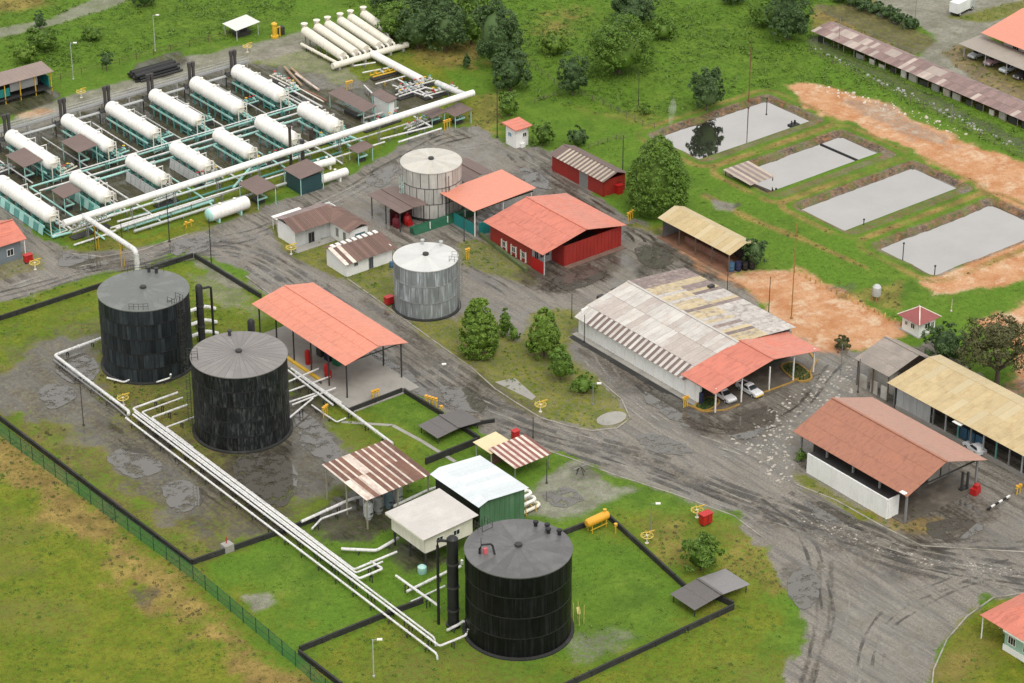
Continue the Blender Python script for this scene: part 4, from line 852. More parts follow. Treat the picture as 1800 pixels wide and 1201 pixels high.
# ------------------------------------------------------------------ horizontal process vessels
def vessel(label, x, y0, y1, r, zc, group, style, far):
    L = y1-y0; t = thing('process_vessel', label, 'vessel', (x, y0, 0), group=group)
    MB().lathe((0,0,zc), [(r, 0.), (r, L*.5), (r, L)], 28, 'y').build('shell', WHITE, t, True)
    prof = [(r*math.cos(a), -r*.55*math.sin(a)) for a in [i*math.pi/2/6 for i in range(7)]]
    hd = MB().lathe((0,0,zc), [(q, h) for q, h in prof][::-1], 28, 'y').build('head', WHITE, t, True)
    MB().lathe((0,0,zc), [(q, L-h) for q, h in prof], 28, 'y').build('head', WHITE, t, True)
    for f in (.02, .33, .66, .98): MB().lathe((0,0,zc), [(r, L*f-.06), (r+.025, L*f-.05), (r+.025, L*f+.05), (r, L*f+.06)], 28, 'y').build('weld_band', WHITE, t)
    n = 6 if L > 14 else 4
    legm = MB(); 
    for k in range(n):
        y = L*(k+.5)/n
        s = MB().add([(-r*.8, y-.15, zc-r-.5), (r*.8, y-.15, zc-r-.5), (r*.95, y-.15, zc-.3), (r*.7, y-.15, zc-r*.72), (0, y-.15, zc-r+.02), (-r*.7, y-.15, zc-r*.72), (-r*.95, y-.15, zc-.3),
                      (-r*.8, y+.15, zc-r-.5), (r*.8, y+.15, zc-r-.5), (r*.95, y+.15, zc-.3), (r*.7, y+.15, zc-r*.72), (0, y+.15, zc-r+.02), (-r*.7, y+.15, zc-r*.72), (-r*.95, y+.15, zc-.3)],
                     [(6,5,4,3,2,1,0), (7,8,9,10,11,12,13), (0,1,8,7), (1,2,9,8), (13,6,0,7), (2,3,10,9), (3,4,11,10), (4,5,12,11), (5,6,13,12)])
        s.build('saddle', TEAL, t)
        for sx in (-1, 1):
            MB().bar((sx*r*.85, y, 0), (sx*r*.85, y, zc-r-.55), .24).build('leg', TEAL if style != 'white' else LGREY, t)
    for sx in (-1, 1):
        MB().box(sx*r*.85-.14, -.1, zc-r-.62, sx*r*.85+.14, L+.1, zc-r-.32).build('beam', LTEAL if style != 'white' else LGREY, t)
    if style in ('white', 'skirt'):
        m = LTEAL if style == 'skirt' else LGREY
        k = 10 if L > 14 else 6
        for i in range(k):
            MB().add([(-r*.85-.5, L*i/k+.08, .15), (-r*.85-.5, L*(i+1)/k-.08, .15), (-r*.85-.2, L*(i+1)/k-.08, zc-r-.6), (-r*.85-.2, L*i/k+.08, zc-r-.6),
                      (-r*.85-.42, L*i/k+.08, .15), (-r*.85-.42, L*(i+1)/k-.08, .15), (-r*.85-.12, L*(i+1)/k-.08, zc-r-.6), (-r*.85-.12, L*i/k+.08, zc-r-.6)],
                     [(0,3,2,1), (4,5,6,7), (0,1,5,4), (1,2,6,5), (2,3,7,6), (3,0,4,7)]).build('skirt_panel', [m, TEAL][i % 2] if style == 'skirt' else m, t)
    # nozzles, manway, piping
    for f in (.2, .55, .85):
        MB().lathe((0, L*f, zc+r-.05), [(.22,0),(.22,.45),(.34,.45),(.34,.58),(.01,.58)], 10).build('nozzle', WHITE, t)
    MB().lathe((0, 0, zc-.1), [(.5, -r*.53-.5), (.5, -r*.5+.3)], 14, 'y').build('manway', CREAM, t)
    MB().lathe((0, 0, zc-.1), [(.01, -r*.53-.62), (.62, -r*.53-.62), (.62, -r*.53-.45), (.5, -r*.53-.45)], 14, 'y').build('manway_cover', CREAM, t)
    rnd = random.Random(int(x*10+y0))
    mb = MB()
    mb.bar((r*.7, -1.6, 0), (r*.7, -1.6, zc+r*.8), .16); mb.bar((-r*.5, -1.6, 0), (-r*.5, -1.6, zc+.6), .16); mb.bar((-r*.5, -1.6, zc+.5), (r*.7, -1.6, zc+.5), .14); mb.bar((r*.7, -1.6, zc+r*.7), (r*.3, 0, zc+r*.8), .12)
    mb.build('gauge_frame', CREAM, t)
    mb = MB()
    for k in range(4):
        xo = -r+.5+k*.7; y = rnd.uniform(-1.2, 1.5)
        mb.tube([(xo, L*.25+k, zc-r+.05), (xo, L*.25+k, .5+.1*k), (xo, -1.0-y*.4, .5+.1*k), (xo+rnd.uniform(.5,3), -1.0-y*.4, .5+.1*k)], .14+.05*(k % 2), 7)
    mb.build('underside_piping', TEAL, t, True)
    mb = MB()
    yy = rnd.uniform(.5, 1.6)
    mb.tube([(r*.9, L*.15, zc), (r+1.2, L*.15, zc-.4), (r+1.2, L*.15, .5), (r+1.2, -yy, .5), (-r*.6, -yy-.5, .5)], .16, 8); mb.tube([(r+1.9, L*.5, .6), (r+1.9, -yy-.3, .6)], .2, 8)
    for k in range(3): mb.lathe((r+1.2, L*.05+k*1.3, .5), [(.3,-.2),(.3,.25),(.1,.3),(.1,.8),(.28,.82),(.28,.9),(.01,.9)], 8)
    mb.build('side_piping', LTEAL if far else PW, t, True)
    mb = MB()
    mb.tube([(r+2.4, L*.2, .9), (r+2.4, L*.75, .9), (r+3.2, L*.75, .9), (r+3.2, L*.98, 1.4)], .15, 8); mb.cbox((r+2.6, L*.55, 0), 1.0, 1.6, 1.1); mb.cbox((r+2.7, L*.35, .6), .6, .6, 1.3)
    mb.build('pump_skid', M('dirty_white', (.50,.48,.43), .6, .2, 1., patch=(.22,.17,.12), pa=.7), t)
    mb = MB()
    for yy2 in (L*.62, L*.9):
        for xx in (r+1.4, r+2.9): mb.bar((xx, yy2, 0), (xx, yy2, 3.0), .13)
        mb.bar((r+1.3, yy2, 3.0), (r+3.0, yy2, 3.0), .16)
    mb.build('pipe_frame', WHITE, t)
    mb = MB()
    for k in range(5):
        yy2 = L*(.3+.15*k); mb.cbox((r+1.8+rnd.uniform(-.4,.7), yy2, 0), rnd.uniform(.5,1.1), rnd.uniform(.6,1.4), rnd.uniform(.5,1.6))
    mb.build('machinery', [DARK, M('dark_rust', (.06,.042,.035), .8, .3)][int(x) % 2], t)
    if far:
        for sx in (-.45, .45):
            mb = MB(); mb.lathe((sx*1.0, L+1.6, 0), [(.34, zc-.6), (.34, zc+3.4), (.46, zc+3.4), (.46, zc+4.3), (.3, zc+4.35), (.01, zc+4.35)], 12)
            mb.build('exhaust_stack', M('sooty_stack', (.05,.045,.043), .7, .3), t, True)
        MB().tube([(-.45, L+.3, zc-.2), (-.45, L+1.6, zc-.2)], .34, 10).tube([(.45, L+.3, zc-.2), (.45, L+1.6, zc-.2)], .34, 10).build('fire_tube', DARK, t, True)
        mb = MB(); mb.bar((1.6, L+2.2, 0), (1.6, L+2.2, 3.6), .18); mb.bar((-1.6, L+2.2, 0), (-1.6, L+2.2, 3.6), .18); mb.box(-1.9, L+.9, 3.0, 1.9, L+2.6, 3.12); mb.build('stack_platform', DARK, t)
    return t
UX = [-30.0, -17.2, -6.8, 3.6, 13.7, 24.1]
for i, x in enumerate(UX):
    vessel(f'white horizontal vessel with exhaust stacks, {ORD[i]} of the far row', x, 108.7, 124.6, 1.5 if i < 4 else 1.66, 3.9, 'far row of process vessels', 'teal', True)
NX = [-42.2, -29.7, -17.1, -7.0, 3.2, 13.45, 23.9]
for i, x in enumerate(NX):
    vessel('long white horizontal vessel with teal skirt at the left edge, leftmost of the near row' if i == 0 else f'white horizontal vessel, {ORD[i]} of the near row', x, 87.9 if i == 0 else 88.8, 106.4 if i == 0 else 99.4, 1.55 if i < 5 else 1.7, 3.9, 'near row of process vessels', 'skirt' if i in (0, 1) else 'white' if i in (2, 3) else 'teal', False)

def drum(label, a, b, r, z, hm, bm):
    a = G(*a, z); b = G(*b, z); L = (b-a).length; t = thing('small_drum', label, 'vessel', (a.x, a.y, 0), math.atan2(b.y-a.y, b.x-a.x))
    MB().lathe((0,0,z), [(r, 0), (r, L)], 22, 'x').build('shell', bm, t, True)
    prof = [(r*math.cos(i*math.pi/12), r*.5*math.sin(i*math.pi/12)) for i in range(7)]
    MB().lathe((0,0,z), [(q, -h) for q, h in prof][::-1], 22, 'x').build('head', hm, t, True); MB().lathe((0,0,z), [(q, L+h) for q, h in prof], 22, 'x').build('head', bm, t, True)
    for f in (.2, .8): MB().box(L*f-.2, -r*.7, 0, L*f+.2, r*.7, z-r*.6).build('saddle', LTEAL if hm is LTEAL else WHITE, t)
    for f in (.3, .7): MB().lathe((L*f, 0, z+r-.05), [(.2,0),(.2,.4),(.3,.4),(.3,.5),(.01,.5)], 8).build('nozzle', WHITE, t)
drum('short white drum with a pale teal end beside the plant road', (368,378), (432,356), 1.3, 1.9, LTEAL, WHITE)
drum('white drum nearest the road right of the brown shelter', (545,322), (608,302), .85, 1.5, WHITE, WHITE)
drum('white drum half hidden behind the grey shelter', (548,293), (586,283), .8, 1.5, WHITE, WHITE)

# elevated catwalk behind the far row
t = thing('catwalk', 'grey elevated catwalk behind the far row of vessels', 'walkway', (-36.5, 128.3, 0))
MB().box(0, -.7, 3.75, 65.5, .7, 3.9).build('deck', GREY, t)
for k in range(12):
    for s in (-.6, .6): MB().bar((.6+k*5.85, s, 0), (.6+k*5.85, s, 3.75), .16).build('post', LGREY, t)
for s in (-.68, .68):
    mb = MB()
    for q in (.5, 1.0): mb.bar((0, s, 3.9+q), (65.5, s, 3.9+q), .06)
    for k in range(34): mb.bar((k*1.98, s, 3.9), (k*1.98, s, 4.9), .05)
    mb.build('handrail', LGREY, t)
pipeline('dull white pipe under the elevated catwalk', [(-38, 126.6, 2.6), (28.5, 126.6, 2.6)], .3, LGREY, 6, GREY)

# small brown-roofed shelters between the vessels
def shelter(label, pts, z, mat, posts=True, h2=.5, wall=None, name='shelter'):
    P = [G(x, y, z) for x, y in pts]; c = sum(P, Vector())/4
    x0 = (P[0].x+P[1].x)/2; x1 = (P[2].x+P[3].x)/2; y0 = (P[1].y+P[2].y)/2; y1 = (P[0].y+P[3].y)/2
    sx, sy = abs(x1-x0)/2, abs(y1-y0)/2
    t = thing(name, label, 'shelter', (c.x, c.y, 0))
    MB().slope((-sx,-sy,z-h2/2), (-sx,sy,z-h2/2), (sx,sy,z+h2/2), (sx,-sy,z+h2/2), .7, .04).build('roof_sheet', mat, t)
    for dx in (-1, 1):
        for dy in (-1, 1): MB().bar((dx*(sx-.3), dy*(sy-.3), 0), (dx*(sx-.3), dy*(sy-.3), z-.12+dx*h2/2*(sx-.3)/sx), .13).build('post', LTEAL, t)
    if wall: MB().box(-sx+.5, -sy+.5, 0, sx-.5, sy-.5, z-.6).build('cabin_wall', wall, t)
    else:
        MB().cbox((0,0,0), sx*.7, sy*.7, .7).build('pump_base', DARK, t)
        MB().tube([(-sx*.5,-sy*.5,1.3), (sx*.4,-sy*.5,1.3), (sx*.4,sy*.6,1.3)], .2, 8).build('pump_pipe', LTEAL, t, True)
    return t
shelter('brown roofed shelter in front of the leftmost far-row vessel', [(12,273),(44,295),(72,281),(40,259)], 4.4, BROWN)
shelter('brown roofed shelter in front of the second far-row vessel', [(108,249),(142,269),(170,254),(137,235)], 4.4, BROWN)
shelter('brown roofed shelter between the two leftmost near-row vessels', [(92,335),(117,350),(142,333),(113,321)], 4.0, BROWN)
shelter('brown roofed shelter behind the short teal-ended drum', [(421,320),(450,343),(488,329),(450,309)], 3.6, BROWN)
shelter('grey-brown roofed shelter with dark blue cabin left of the white drums', [(510,297),(523,317),(566,299),(535,276)], 4.0, BROWN, wall=M('dark_teal_wall', (.02,.06,.065), .6, .2))
shelter('faded brown roofed shelter by the plant road, right of the teal pipes', [(612,259),(631,269),(658,258),(636,248)], 3.0, BROWN)
shelter('brown roofed shelter at the right end of the great header', [(777,193),(804,205),(826,193),(808,180)], 3.0, BROWN)
shelter('dark brown roofed shelter under the right end of the great header', [(738,196),(760,206),(785,198),(765,188)], 2.6, BROWN)
shelter('long grey-brown roofed shelter behind the rightmost near-row vessel', [(574,161),(640,196),(660,188),(602,155)], 3.6, BROWN)
t = shelter('white cabin with a brown roof beside the long shelter', [(655,163),(680,181),(697,174),(668,157)], 4.6, BROWN, wall=WWALL, name='cabin')
b = G(512, 300); tag(MB().lathe((b.x, b.y, 0), [(.5,0),(.5,.3),(.3,.35),(.3,9.2),(.4,9.25),(.4,9.6),(.01,9.6)], 12).build('flue_stack', M('rusty_black_stack', (.05,.035,.03), .7, .3), None, True), 'thin dark flue stack standing before the great header pipe', 'stack')
b = G(533, 298); tag(MB().lathe((b.x, b.y, 0), [(.6,0),(.6,.3),(.42,.35),(.42,6.2),(.5,6.25),(.5,6.5),(.01,6.5)], 12).build('flue_stack', DARK, None, True), 'short dark flue stack by the dark blue cabin shelter', 'stack')
b = G(548, 262); tag(MB().lathe((b.x, b.y, 0), [(.6,0),(.6,.3),(.4,.35),(.4,4.2),(.5,4.25),(.5,4.5),(.01,4.5)], 12).build('flue_stack', M('rusty_black_stack', (.05,.035,.03)), None, True), 'stubby rusty flue stack under the great header pipe', 'stack')

# manifolds: rows of valves on skids
def manifold(label, a, b, mat, mat2, nv, h=1.6, seed=1):
    a = G(*a, 0); b = G(*b, 0); d = b-a; L = d.length; t = thing('valve_manifold', label, 'manifold', a, math.atan2(d.y, d.x)); rnd = random.Random(seed)
    MB().box(-.2, -.9, .05, L+.2, .9, .25).build('skid', DARK, t)
    for s in (-.6, .5): MB().tube([(-.3, s, h*.5+.2), (L+.3, s, h*.5+.2)], .17, 8).build('header', mat, t, True)
    for k in range(nv):
        x = L*(k+.5)/nv; mb = MB()
        mb.tube([(x, -.6, h*.5+.2), (x, -.6, h), (x, .5, h), (x, .5, h*.5+.2)], .12, 7); mb.lathe((x, -.05, h), [(.24,-.2),(.24,.2),(.08,.25),(.08,.6)], 8)
        v = mb.build('valve_loop', mat2 if k % 2 else mat, t, True)
        MB().lathe((x, -.05, h+.55), [(.02,0),(.3,0),(.3,.07),(.02,.07)], 10).build('handwheel', [RED, YEL, DARK, TEAL][rnd.randrange(4)], v)
mf = [((128,420),(190,398),PW,LGREY,7,'white valve manifold under the corner of the overhead pipe',2.8), ((275,365),(310,352),PW,LGREY,4,'white valve manifold before the third near-row vessel',2.4),
 ((345,330),(385,318),LGREY,PW,5,'pale valve manifold before the fourth near-row vessel',2.6), ((440,300),(500,280),LTEAL,TEAL,6,'teal valve manifold left of the thin dark flue',2.0),
 ((560,255),(610,240),LTEAL,PW,5,'teal valve manifold under the great header near the white drums',2.0), ((640,232),(700,212),PW,TEAL,6,'dark and white valve manifold under the great header, right of the teal pipes',1.8),
 ((700,165),(760,148),PW,LGREY,7,'white valve manifold beside the thick header from the finger tubes',1.6), ((745,175),(800,160),PW,RED,5,'white valve manifold inside the corner of the two header pipes',1.5),
 ((655,140),(700,128),YEL,PW,4,'yellow valve manifold below the finger tubes',1.3), ((440,150),(470,165),CREAM,RUST,4,'rusty valve manifold right of the rightmost far-row vessel',1.6),
 ((480,140),(520,160),CREAM,PW,5,'cream valve manifold between brown pipes and the rightmost vessel',1.6), ((350,222),(372,216),LTEAL,TEAL,3,'teal valve manifold between the fourth far vessel and fifth near vessel',1.6),
 ((275,252),(300,244),LTEAL,TEAL,3,'teal valve manifold between the third far vessel and fourth near vessel',1.6), ((200,280),(222,272),LTEAL,TEAL,3,'teal valve manifold between the second far vessel and third near vessel',1.6),
 ((110,310),(130,300),CREAM,TEAL,3,'cream valve manifold between leftmost far vessel and second near vessel',1.6), ((430,190),(450,184),LTEAL,TEAL,3,'teal valve manifold between the fifth far vessel and sixth near vessel',1.6),
 ((500,170),(522,164),LTEAL,PW,3,'teal valve manifold between the sixth far vessel and seventh near vessel',1.6), ((0,308),(22,300),PW,GREY,3,'white valve manifold at the left edge beside the long vessel',1.5),
 ((700,175),(745,160),PW,LGREY,6,'pale valve manifold behind the white cabin',1.5), ((715,235),(770,212),PW,LGREY,6,'pale valve manifold by the yard, below the header end',1.6)]
for i, (a, b, m1, m2, nv, lb, h) in enumerate(mf): manifold(lb, a, b, m1, m2, nv, h, i)

# ------------------------------------------------------------------ buildings
def wall(t, x0, y0, x1, y1, z0, z1, mat, th=.15, name='wall'):
    """upright wall from (x0,y0) to (x1,y1) in the thing's own frame"""
    a = Vector((x0, y0, 0)); b = Vector((x1, y1, 0)); u = (b-a).normalized(); v = Vector((-u.y, u.x, 0))*th/2
    z0v, z1v = Vector((0,0,z0)), Vector((0,0,z1))
    return MB().hull8([a-v+z0v, b-v+z0v, b+v+z0v, a+v+z0v], [a-v+z1v, b-v+z1v, b+v+z1v, a+v+z1v]).build(name, mat, t, fix=True)

def pane(t, c, w, h, face, glass=None, frame=None, bars=1, name='window'):
    """framed window standing proud of a wall; face is '-x' or '-y'"""
    x, y, z = c; o = MB(); g = MB(); e = .09
    def B(mb, u0, u1, z0, z1, d0, d1):
        if face == '-y': mb.box(x+u0, y-d1, z+z0, x+u1, y-d0, z+z1)
        else: mb.box(x-d1, y+u0, z+z0, x-d0, y+u1, z+z1)
    B(g, -w/2+.02, w/2-.02, .02, h-.02, .01, .03)
    B(o, -w/2, -w/2+e, 0, h, .0, .07); B(o, w/2-e, w/2, 0, h, .0, .07); B(o, -w/2+e, w/2-e, 0, e, .0, .07); B(o, -w/2+e, w/2-e, h-e, h, .0, .07)
    for k in range(bars):
        u = -w/2+w*(k+1)/(bars+1); B(o, u-.03, u+.03, e, h-e, .0, .06)
    f = o.build(name, frame or WHITE, t); g.build('pane', glass or GLASS, f)
    return f

def gable(name, label, cat, x0, y0, x1, y1, ez, rz, axis, rmat, rmat2=None, ridge=None, cap=None, pitch=.9, rib=.02, group=None):
    cx_, cy_ = (x0+x1)/2, (y0+y1)/2; t = thing(name, label, cat, (cx_, cy_, 0), group=group)
    X0, X1, Y0, Y1 = x0-cx_, x1-cx_, y0-cy_, y1-cy_
    def lay(a, b, c, d, m):
        a, b, c, d = map(Vector, (a, b, c, d)); n = 3 if (d-a).length > 7 else 2
        for i in range(n):
            f0, f1 = i/n, min(1, (i+1)/n+.01)
            MB().slope(a+(d-a)*f0+Vector((0,0,.028*i)), b+(c-b)*f0+Vector((0,0,.028*i)), b+(c-b)*f1+Vector((0,0,.028*i)), a+(d-a)*f1+Vector((0,0,.028*i)), pitch, rib).build('roof_course', m, t)
    if axis == 'y':
        r = (ridge-cx_) if ridge is not None else 0
        lay((X0,Y0,ez), (X0,Y1,ez), (r,Y1,rz), (r,Y0,rz), rmat); lay((X1,Y1,ez), (X1,Y0,ez), (r,Y0,rz), (r,Y1,rz), rmat2 or rmat)
        MB().bar((r,Y0,rz+.12), (r,Y1,rz+.12), .4, .06).build('ridge_cap', cap or rmat, t)
    else:
        r = (ridge-cy_) if ridge is not None else 0
        lay((X0,Y0,ez), (X1,Y0,ez), (X1,r,rz), (X0,r,rz), rmat); lay((X1,Y1,ez), (X0,Y1,ez), (X0,r,rz), (X1,r,rz), rmat2 or rmat)
        MB().bar((X0,r,rz+.12), (X1,r,rz+.12), .4, .06).build('ridge_cap', cap or rmat, t)
    t['_box'] = (X0, Y0, X1, Y1)
    return t
def L2(t, x, y): return x-t.location.x, y-t.location.y

def posts(t, pts, h, w, mat, name='post'):
    for x, y in pts: MB().bar((x, y, 0), (x, y, h), w).build(name, mat, t)

# --- big red building
t = gable('red_building', 'big red-walled building with salmon gable roof in the middle', 'building', 19.7, 15.9, 39.9, 33.8, 4.6, 6.6, 'y', SALMON, SALMON2, 30.2)
ox, oy = t.location.x, t.location.y
wall(t, 25.6-ox, 16.9-oy, 39.4-ox, 16.9-oy, 0, 4.2, REDW); wall(t, 39.3-ox, 17.0-oy, 39.3-ox, 33-oy, 0, 4.4, REDW); wall(t, 20.9-ox, 33-oy, 39.2-ox, 33-oy, 0, 4.4, REDW)
wall(t, 20.9-ox, 20.6-oy, 20.9-ox, 32.9-oy, 0, 4.4, REDW); wall(t, 25.6-ox, 17.0-oy, 25.6-ox, 20.5-oy, 0, 4.2, REDW); wall(t, 20.9-ox, 20.55-oy, 25.5-ox, 20.55-oy, 0, 4.2, LGREY, name='recess_wall')
mb = MB()
for k in range(16): mb.box(25.9-ox+k*.86, 16.78-oy, .1, 26.0-ox+k*.86, 16.83-oy, 4.1)
mb.build('wall_rib', REDW, t)
for k in range(3): pane(t, (21.9-ox+k*1.3, 20.47-oy, 1.2), 1.0, 2.0, '-y', GLASS, LGREY)
for k in range(6): MB().box(20.62-ox, 22.0-oy+k*1.45, .2, 20.8-ox, 22.28-oy+k*1.45, 2.4).build('pilaster', CREAM, t)
for k in range(3): pane(t, (20.82-ox, 23.0-oy+k*2.9, .9), 1.0, 1.2, '-x', GLASS, WHITE)
wall(t, 20.7-ox, 16.6-oy, 20.7-ox, 20.3-oy, 0, 2.3, RED, .3, 'red_cabinet'); posts(t, [(20.5-ox, 16.4-oy)], 4.5, .16, LGREY)
MB().box(25.2-ox, 15.5-oy, .02, 39.6-ox, 16.75-oy, .16).build('apron', M('rusty_concrete', (.16,.10,.075), .8, .3, .6), t)
t = thing('low_wall', 'low mossy concrete wall in front of the red building', 'wall', G(845, 415)); q = G(925, 478)-G(845, 415)
MB().bar((0,0,.35), (q.x,q.y,.35), .6, .7).build('wall_run', M('mossy_concrete', (.10,.13,.05), .9, .3, .8), t)

# --- salmon canopy by the black tanks
t = gable('loading_canopy', 'long salmon gable canopy on thin posts beside the black tanks', 'canopy', -35.2, .5, -22.1, 29.0, 7.0, 8.3, 'y', M('bright_salmon_roof', (.62,.225,.15), .5, .06, .15, patch=(.65,.255,.175), pa=.5, ps=.2, fine=.06, rand=.04, streak=(.44,.15,.10), sa=.5, zst=(.12,.8,1)), None, -28.1, pitch=1.1)
ox, oy = t.location.x, t.location.y
for k in range(6):
    for x in (-34.4, -23.0): MB().bar((x-ox, 1.4-oy+k*5.3, 0), (x-ox, 1.4-oy+k*5.3, 7.0), .2).build('post', DARK, t)
    mb = MB(); y = 1.4-oy+k*5.3; mb.bar((-34.4-ox, y, 6.8), (-23-ox, y, 6.8), .15); mb.bar((-34.4-ox, y, 6.9), (-28.1-ox, y, 8.1), .12); mb.bar((-23-ox, y, 6.9), (-28.1-ox, y, 8.1), .12); mb.build('truss', DARK, t)
MB().box(-36.2-ox, -3.2-oy, -.05, -22.6-ox, 29.5-oy, .14).build('floor_slab', CONC, t)
MB().box(-35-ox, 9-oy, .14, -34.4-ox, 27-oy, .5).build('kerb', YEL, t)
for k, (px, py) in enumerate(((541,640),(575,665))):
    b = G(px, py, .14); tag(MB().lathe((b.x,b.y,.14), [(.4,0),(.45,1.2),(.5,1.25),(.5,2.6),(.2,2.8),(.01,2.8)], 10).cbox((b.x+.5,b.y,.14), .5, .7, 1.4).build('fuel_pump', RED), ['left', 'right'][k]+' red pump under the salmon canopy edge', 'pump')
for k in range(3):
    b = G(555+k*14, 628+k*8, .14); tag(MB().cbox((b.x+1.5, b.y, .14), 1.8, 1.4, 1.9, .1*k).cbox((b.x+1.5, b.y, 2.04), 1.2, .9, .5).build('dark_skid', [DARK, M('dark_blue', (.015,.02,.06), .5), GREEN][k]), ['black', 'dark blue', 'green'][k]+' pump housing in the shade of the salmon canopy', 'machine')

# --- brick-red roofed building with the white wall
t = gable('loading_shed', 'brick-red roofed open building with a white side wall on the right', 'building', 10.4, -85.7, 28.5, -60.1, 5.6, 8.8, 'y', BRICKR, M('lit_brick_red_roof', (.40,.225,.17), .55, .06, .2, streak=(.3,.16,.12), sa=.35, zst=(.12,.8,1)), 18.9, pitch=1.0, rib=.015)  # right slope uses a paler copy, its sky sheen put into the colour
ox, oy = t.location.x, t.location.y
for k in range(5):
    for x in (11.6, 27.4): MB().bar((x-ox, -84.6-oy+k*5.9, 0), (x-ox, -84.6-oy+k*5.9, 5.8), .3).build('post', GREY, t)
    mb = MB(); y = -84.6-oy+k*5.9; mb.bar((11.6-ox, y, 5.5), (27.4-ox, y, 5.5), .2); mb.bar((18.9-ox, y, 5.5), (18.9-ox, y, 8.5), .16); mb.build('truss', DARK, t)
wall(t, 10.0-ox, -82.2-oy, 10.0-ox, -64.2-oy, 0, 3.6, WWALL, .25, 'white_wall'); wall(t, 10.15-ox, -82.2-oy, 12.4-ox, -82.2-oy, 0, 3.6, WWALL, .25, 'white_wall')
MB().box(10.15-ox, -82.0-oy, 3.3, 13.4-ox, -64.2-oy, 3.45).build('flat_roof', DARK, t)
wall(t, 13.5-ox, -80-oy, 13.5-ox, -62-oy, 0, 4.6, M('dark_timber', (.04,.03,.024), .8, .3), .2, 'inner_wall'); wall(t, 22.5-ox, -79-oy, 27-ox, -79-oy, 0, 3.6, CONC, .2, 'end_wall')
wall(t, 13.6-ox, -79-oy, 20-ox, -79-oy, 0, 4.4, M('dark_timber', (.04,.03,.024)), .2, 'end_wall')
MB().box(11-ox, -85-oy, -.05, 27.8-ox, -60-oy, .12).build('floor_slab', M('stained_slab', (.11,.095,.075), .6, .25, .5, patch=(.2,.17,.14), pa=.6), t)
q = G(1592, 862, 6.0); MB().box(q.x-ox-.9, q.y-oy-.6, 5.75, q.x-ox+.9, q.y-oy+.5, 5.85).build('white_roof_patch', WHITE, t)
for k, (px, py, m) in enumerate(((1500,812,DARK),(1470,795,WOOD))):
    pass
b = G(1714, 868); tag(MB().cbox((b.x,b.y,.05), 1.6, 1.1, 1.1, .2).cbox((b.x+.2,b.y,1.15), 1.0, .8, .5, .2).build('red_cart', RED), 'red tool cart by the open end of the brick-red roofed building', 'cart')
b = G(1690, 862); tag(MB().tube([(b.x,b.y,0),(b.x,b.y,3.4)], .22, 8).tube([(b.x+.9,b.y-.3,0),(b.x+.9,b.y-.3,3.2)], .22, 8).cbox((b.x+.4,b.y,0),1.6,.8,.4).build('pump_stand', DARK), 'dark twin pump stand at the open end of the brick-red roofed building', 'pump')

# --- workshop with patched pale roof and red annex
PATCH = [M('roof_white', (.52,.495,.46), .6, .12, .4, rand=.06, patch=(.46,.39,.34), pa=.7, ps=.3, streak=(.40,.33,.28), sa=.5, zst=(.1,.8,1)), M('roof_pale_pink', (.41,.355,.32), .6, .1, .3, rand=.05, patch=(.50,.47,.43), pa=.6, ps=.35, streak=(.36,.29,.25), sa=.4, zst=(.1,.8,1)), M('roof_sand', (.48,.385,.225), .65, .15, .8, rand=.1, patch=(.24,.19,.165), pa=.9, ps=.9, streak=(.52,.47,.40), sa=.6, zst=(.25,.8,1)), M('roof_mauve', (.20,.155,.145), .7, .2, .8, rand=.15, patch=(.36,.29,.24), pa=.7, ps=.9), M('roof_grey_white', (.47,.44,.41), .6, .15, .8, rand=.1, patch=(.24,.19,.17), pa=.85, ps=.9, streak=(.30,.25,.2), sa=.5, zst=(.25,.8,1))]
t = thing('workshop', 'long white workshop under a patched pale roof with red annex', 'building', (22.5, -20.0, 0)); ox, oy = 22.5, -20.0
rnd = random.Random(5)
# near slope: sheets 1.5 m wide in two lengths
k = 20; y0, y1 = -33.6, -4.4
for i in range(k):
    ya, yb = y0+(y1-y0)*i/k-oy, y0+(y1-y0)*(i+1)/k-oy
    for j, (xa, za, xb, zb) in enumerate(((13.4, 4.75, 18.3, 5.62), (18.2, 5.66, 22.75, 6.5))):
        q = (1-i/k); m = PATCH[0] if (j == 1 and rnd.random() < .85) or rnd.random() < .3 else PATCH[1]
        MB().slope((xa-ox, ya+.02, za), (xa-ox, yb-.02, za), (xb-ox, yb-.02, zb), (xb-ox, ya+.02, zb), .5, .035, .03, .1).build('roof_sheet', m, t)
# far slope: long sheets in two lengths, mended in zones
k2 = 28
for i in range(k2):
    ya, yb = y0+(y1-y0)*i/k2-oy, y0+(y1-y0)*(i+1)/k2-oy
    for j in range(2):
        f0, f1 = j/2, (j+1)/2; xa, xb = 22.8+13.4*f0, 22.8+13.4*f1+.15; za, zb = 6.48-1.5*f0-.03*j, 6.48-1.5*(f1+.01)-.03*j
        r = rnd.random(); fr = i/k2
        if fr > .84: m = PATCH[3]
        elif fr > .45: m = PATCH[2] if r < .6 else PATCH[4] if r < .9 else PATCH[3]
        elif j == 0: m = PATCH[2] if r < .35 else PATCH[4] if r < .75 else PATCH[3]
        else: m = PATCH[4]
        MB().slope((xb-ox, yb-.01, zb), (xb-ox, ya+.01, zb), (xa-ox, ya+.01, za), (xa-ox, yb-.01, za), .5, .035, .03, .1).build('roof_sheet', m, t)
MB().bar((22.75-ox, y0-oy, 6.56), (22.75-ox, y1-oy, 6.56), .5, .07).build('ridge_cap', PATCH[0], t)
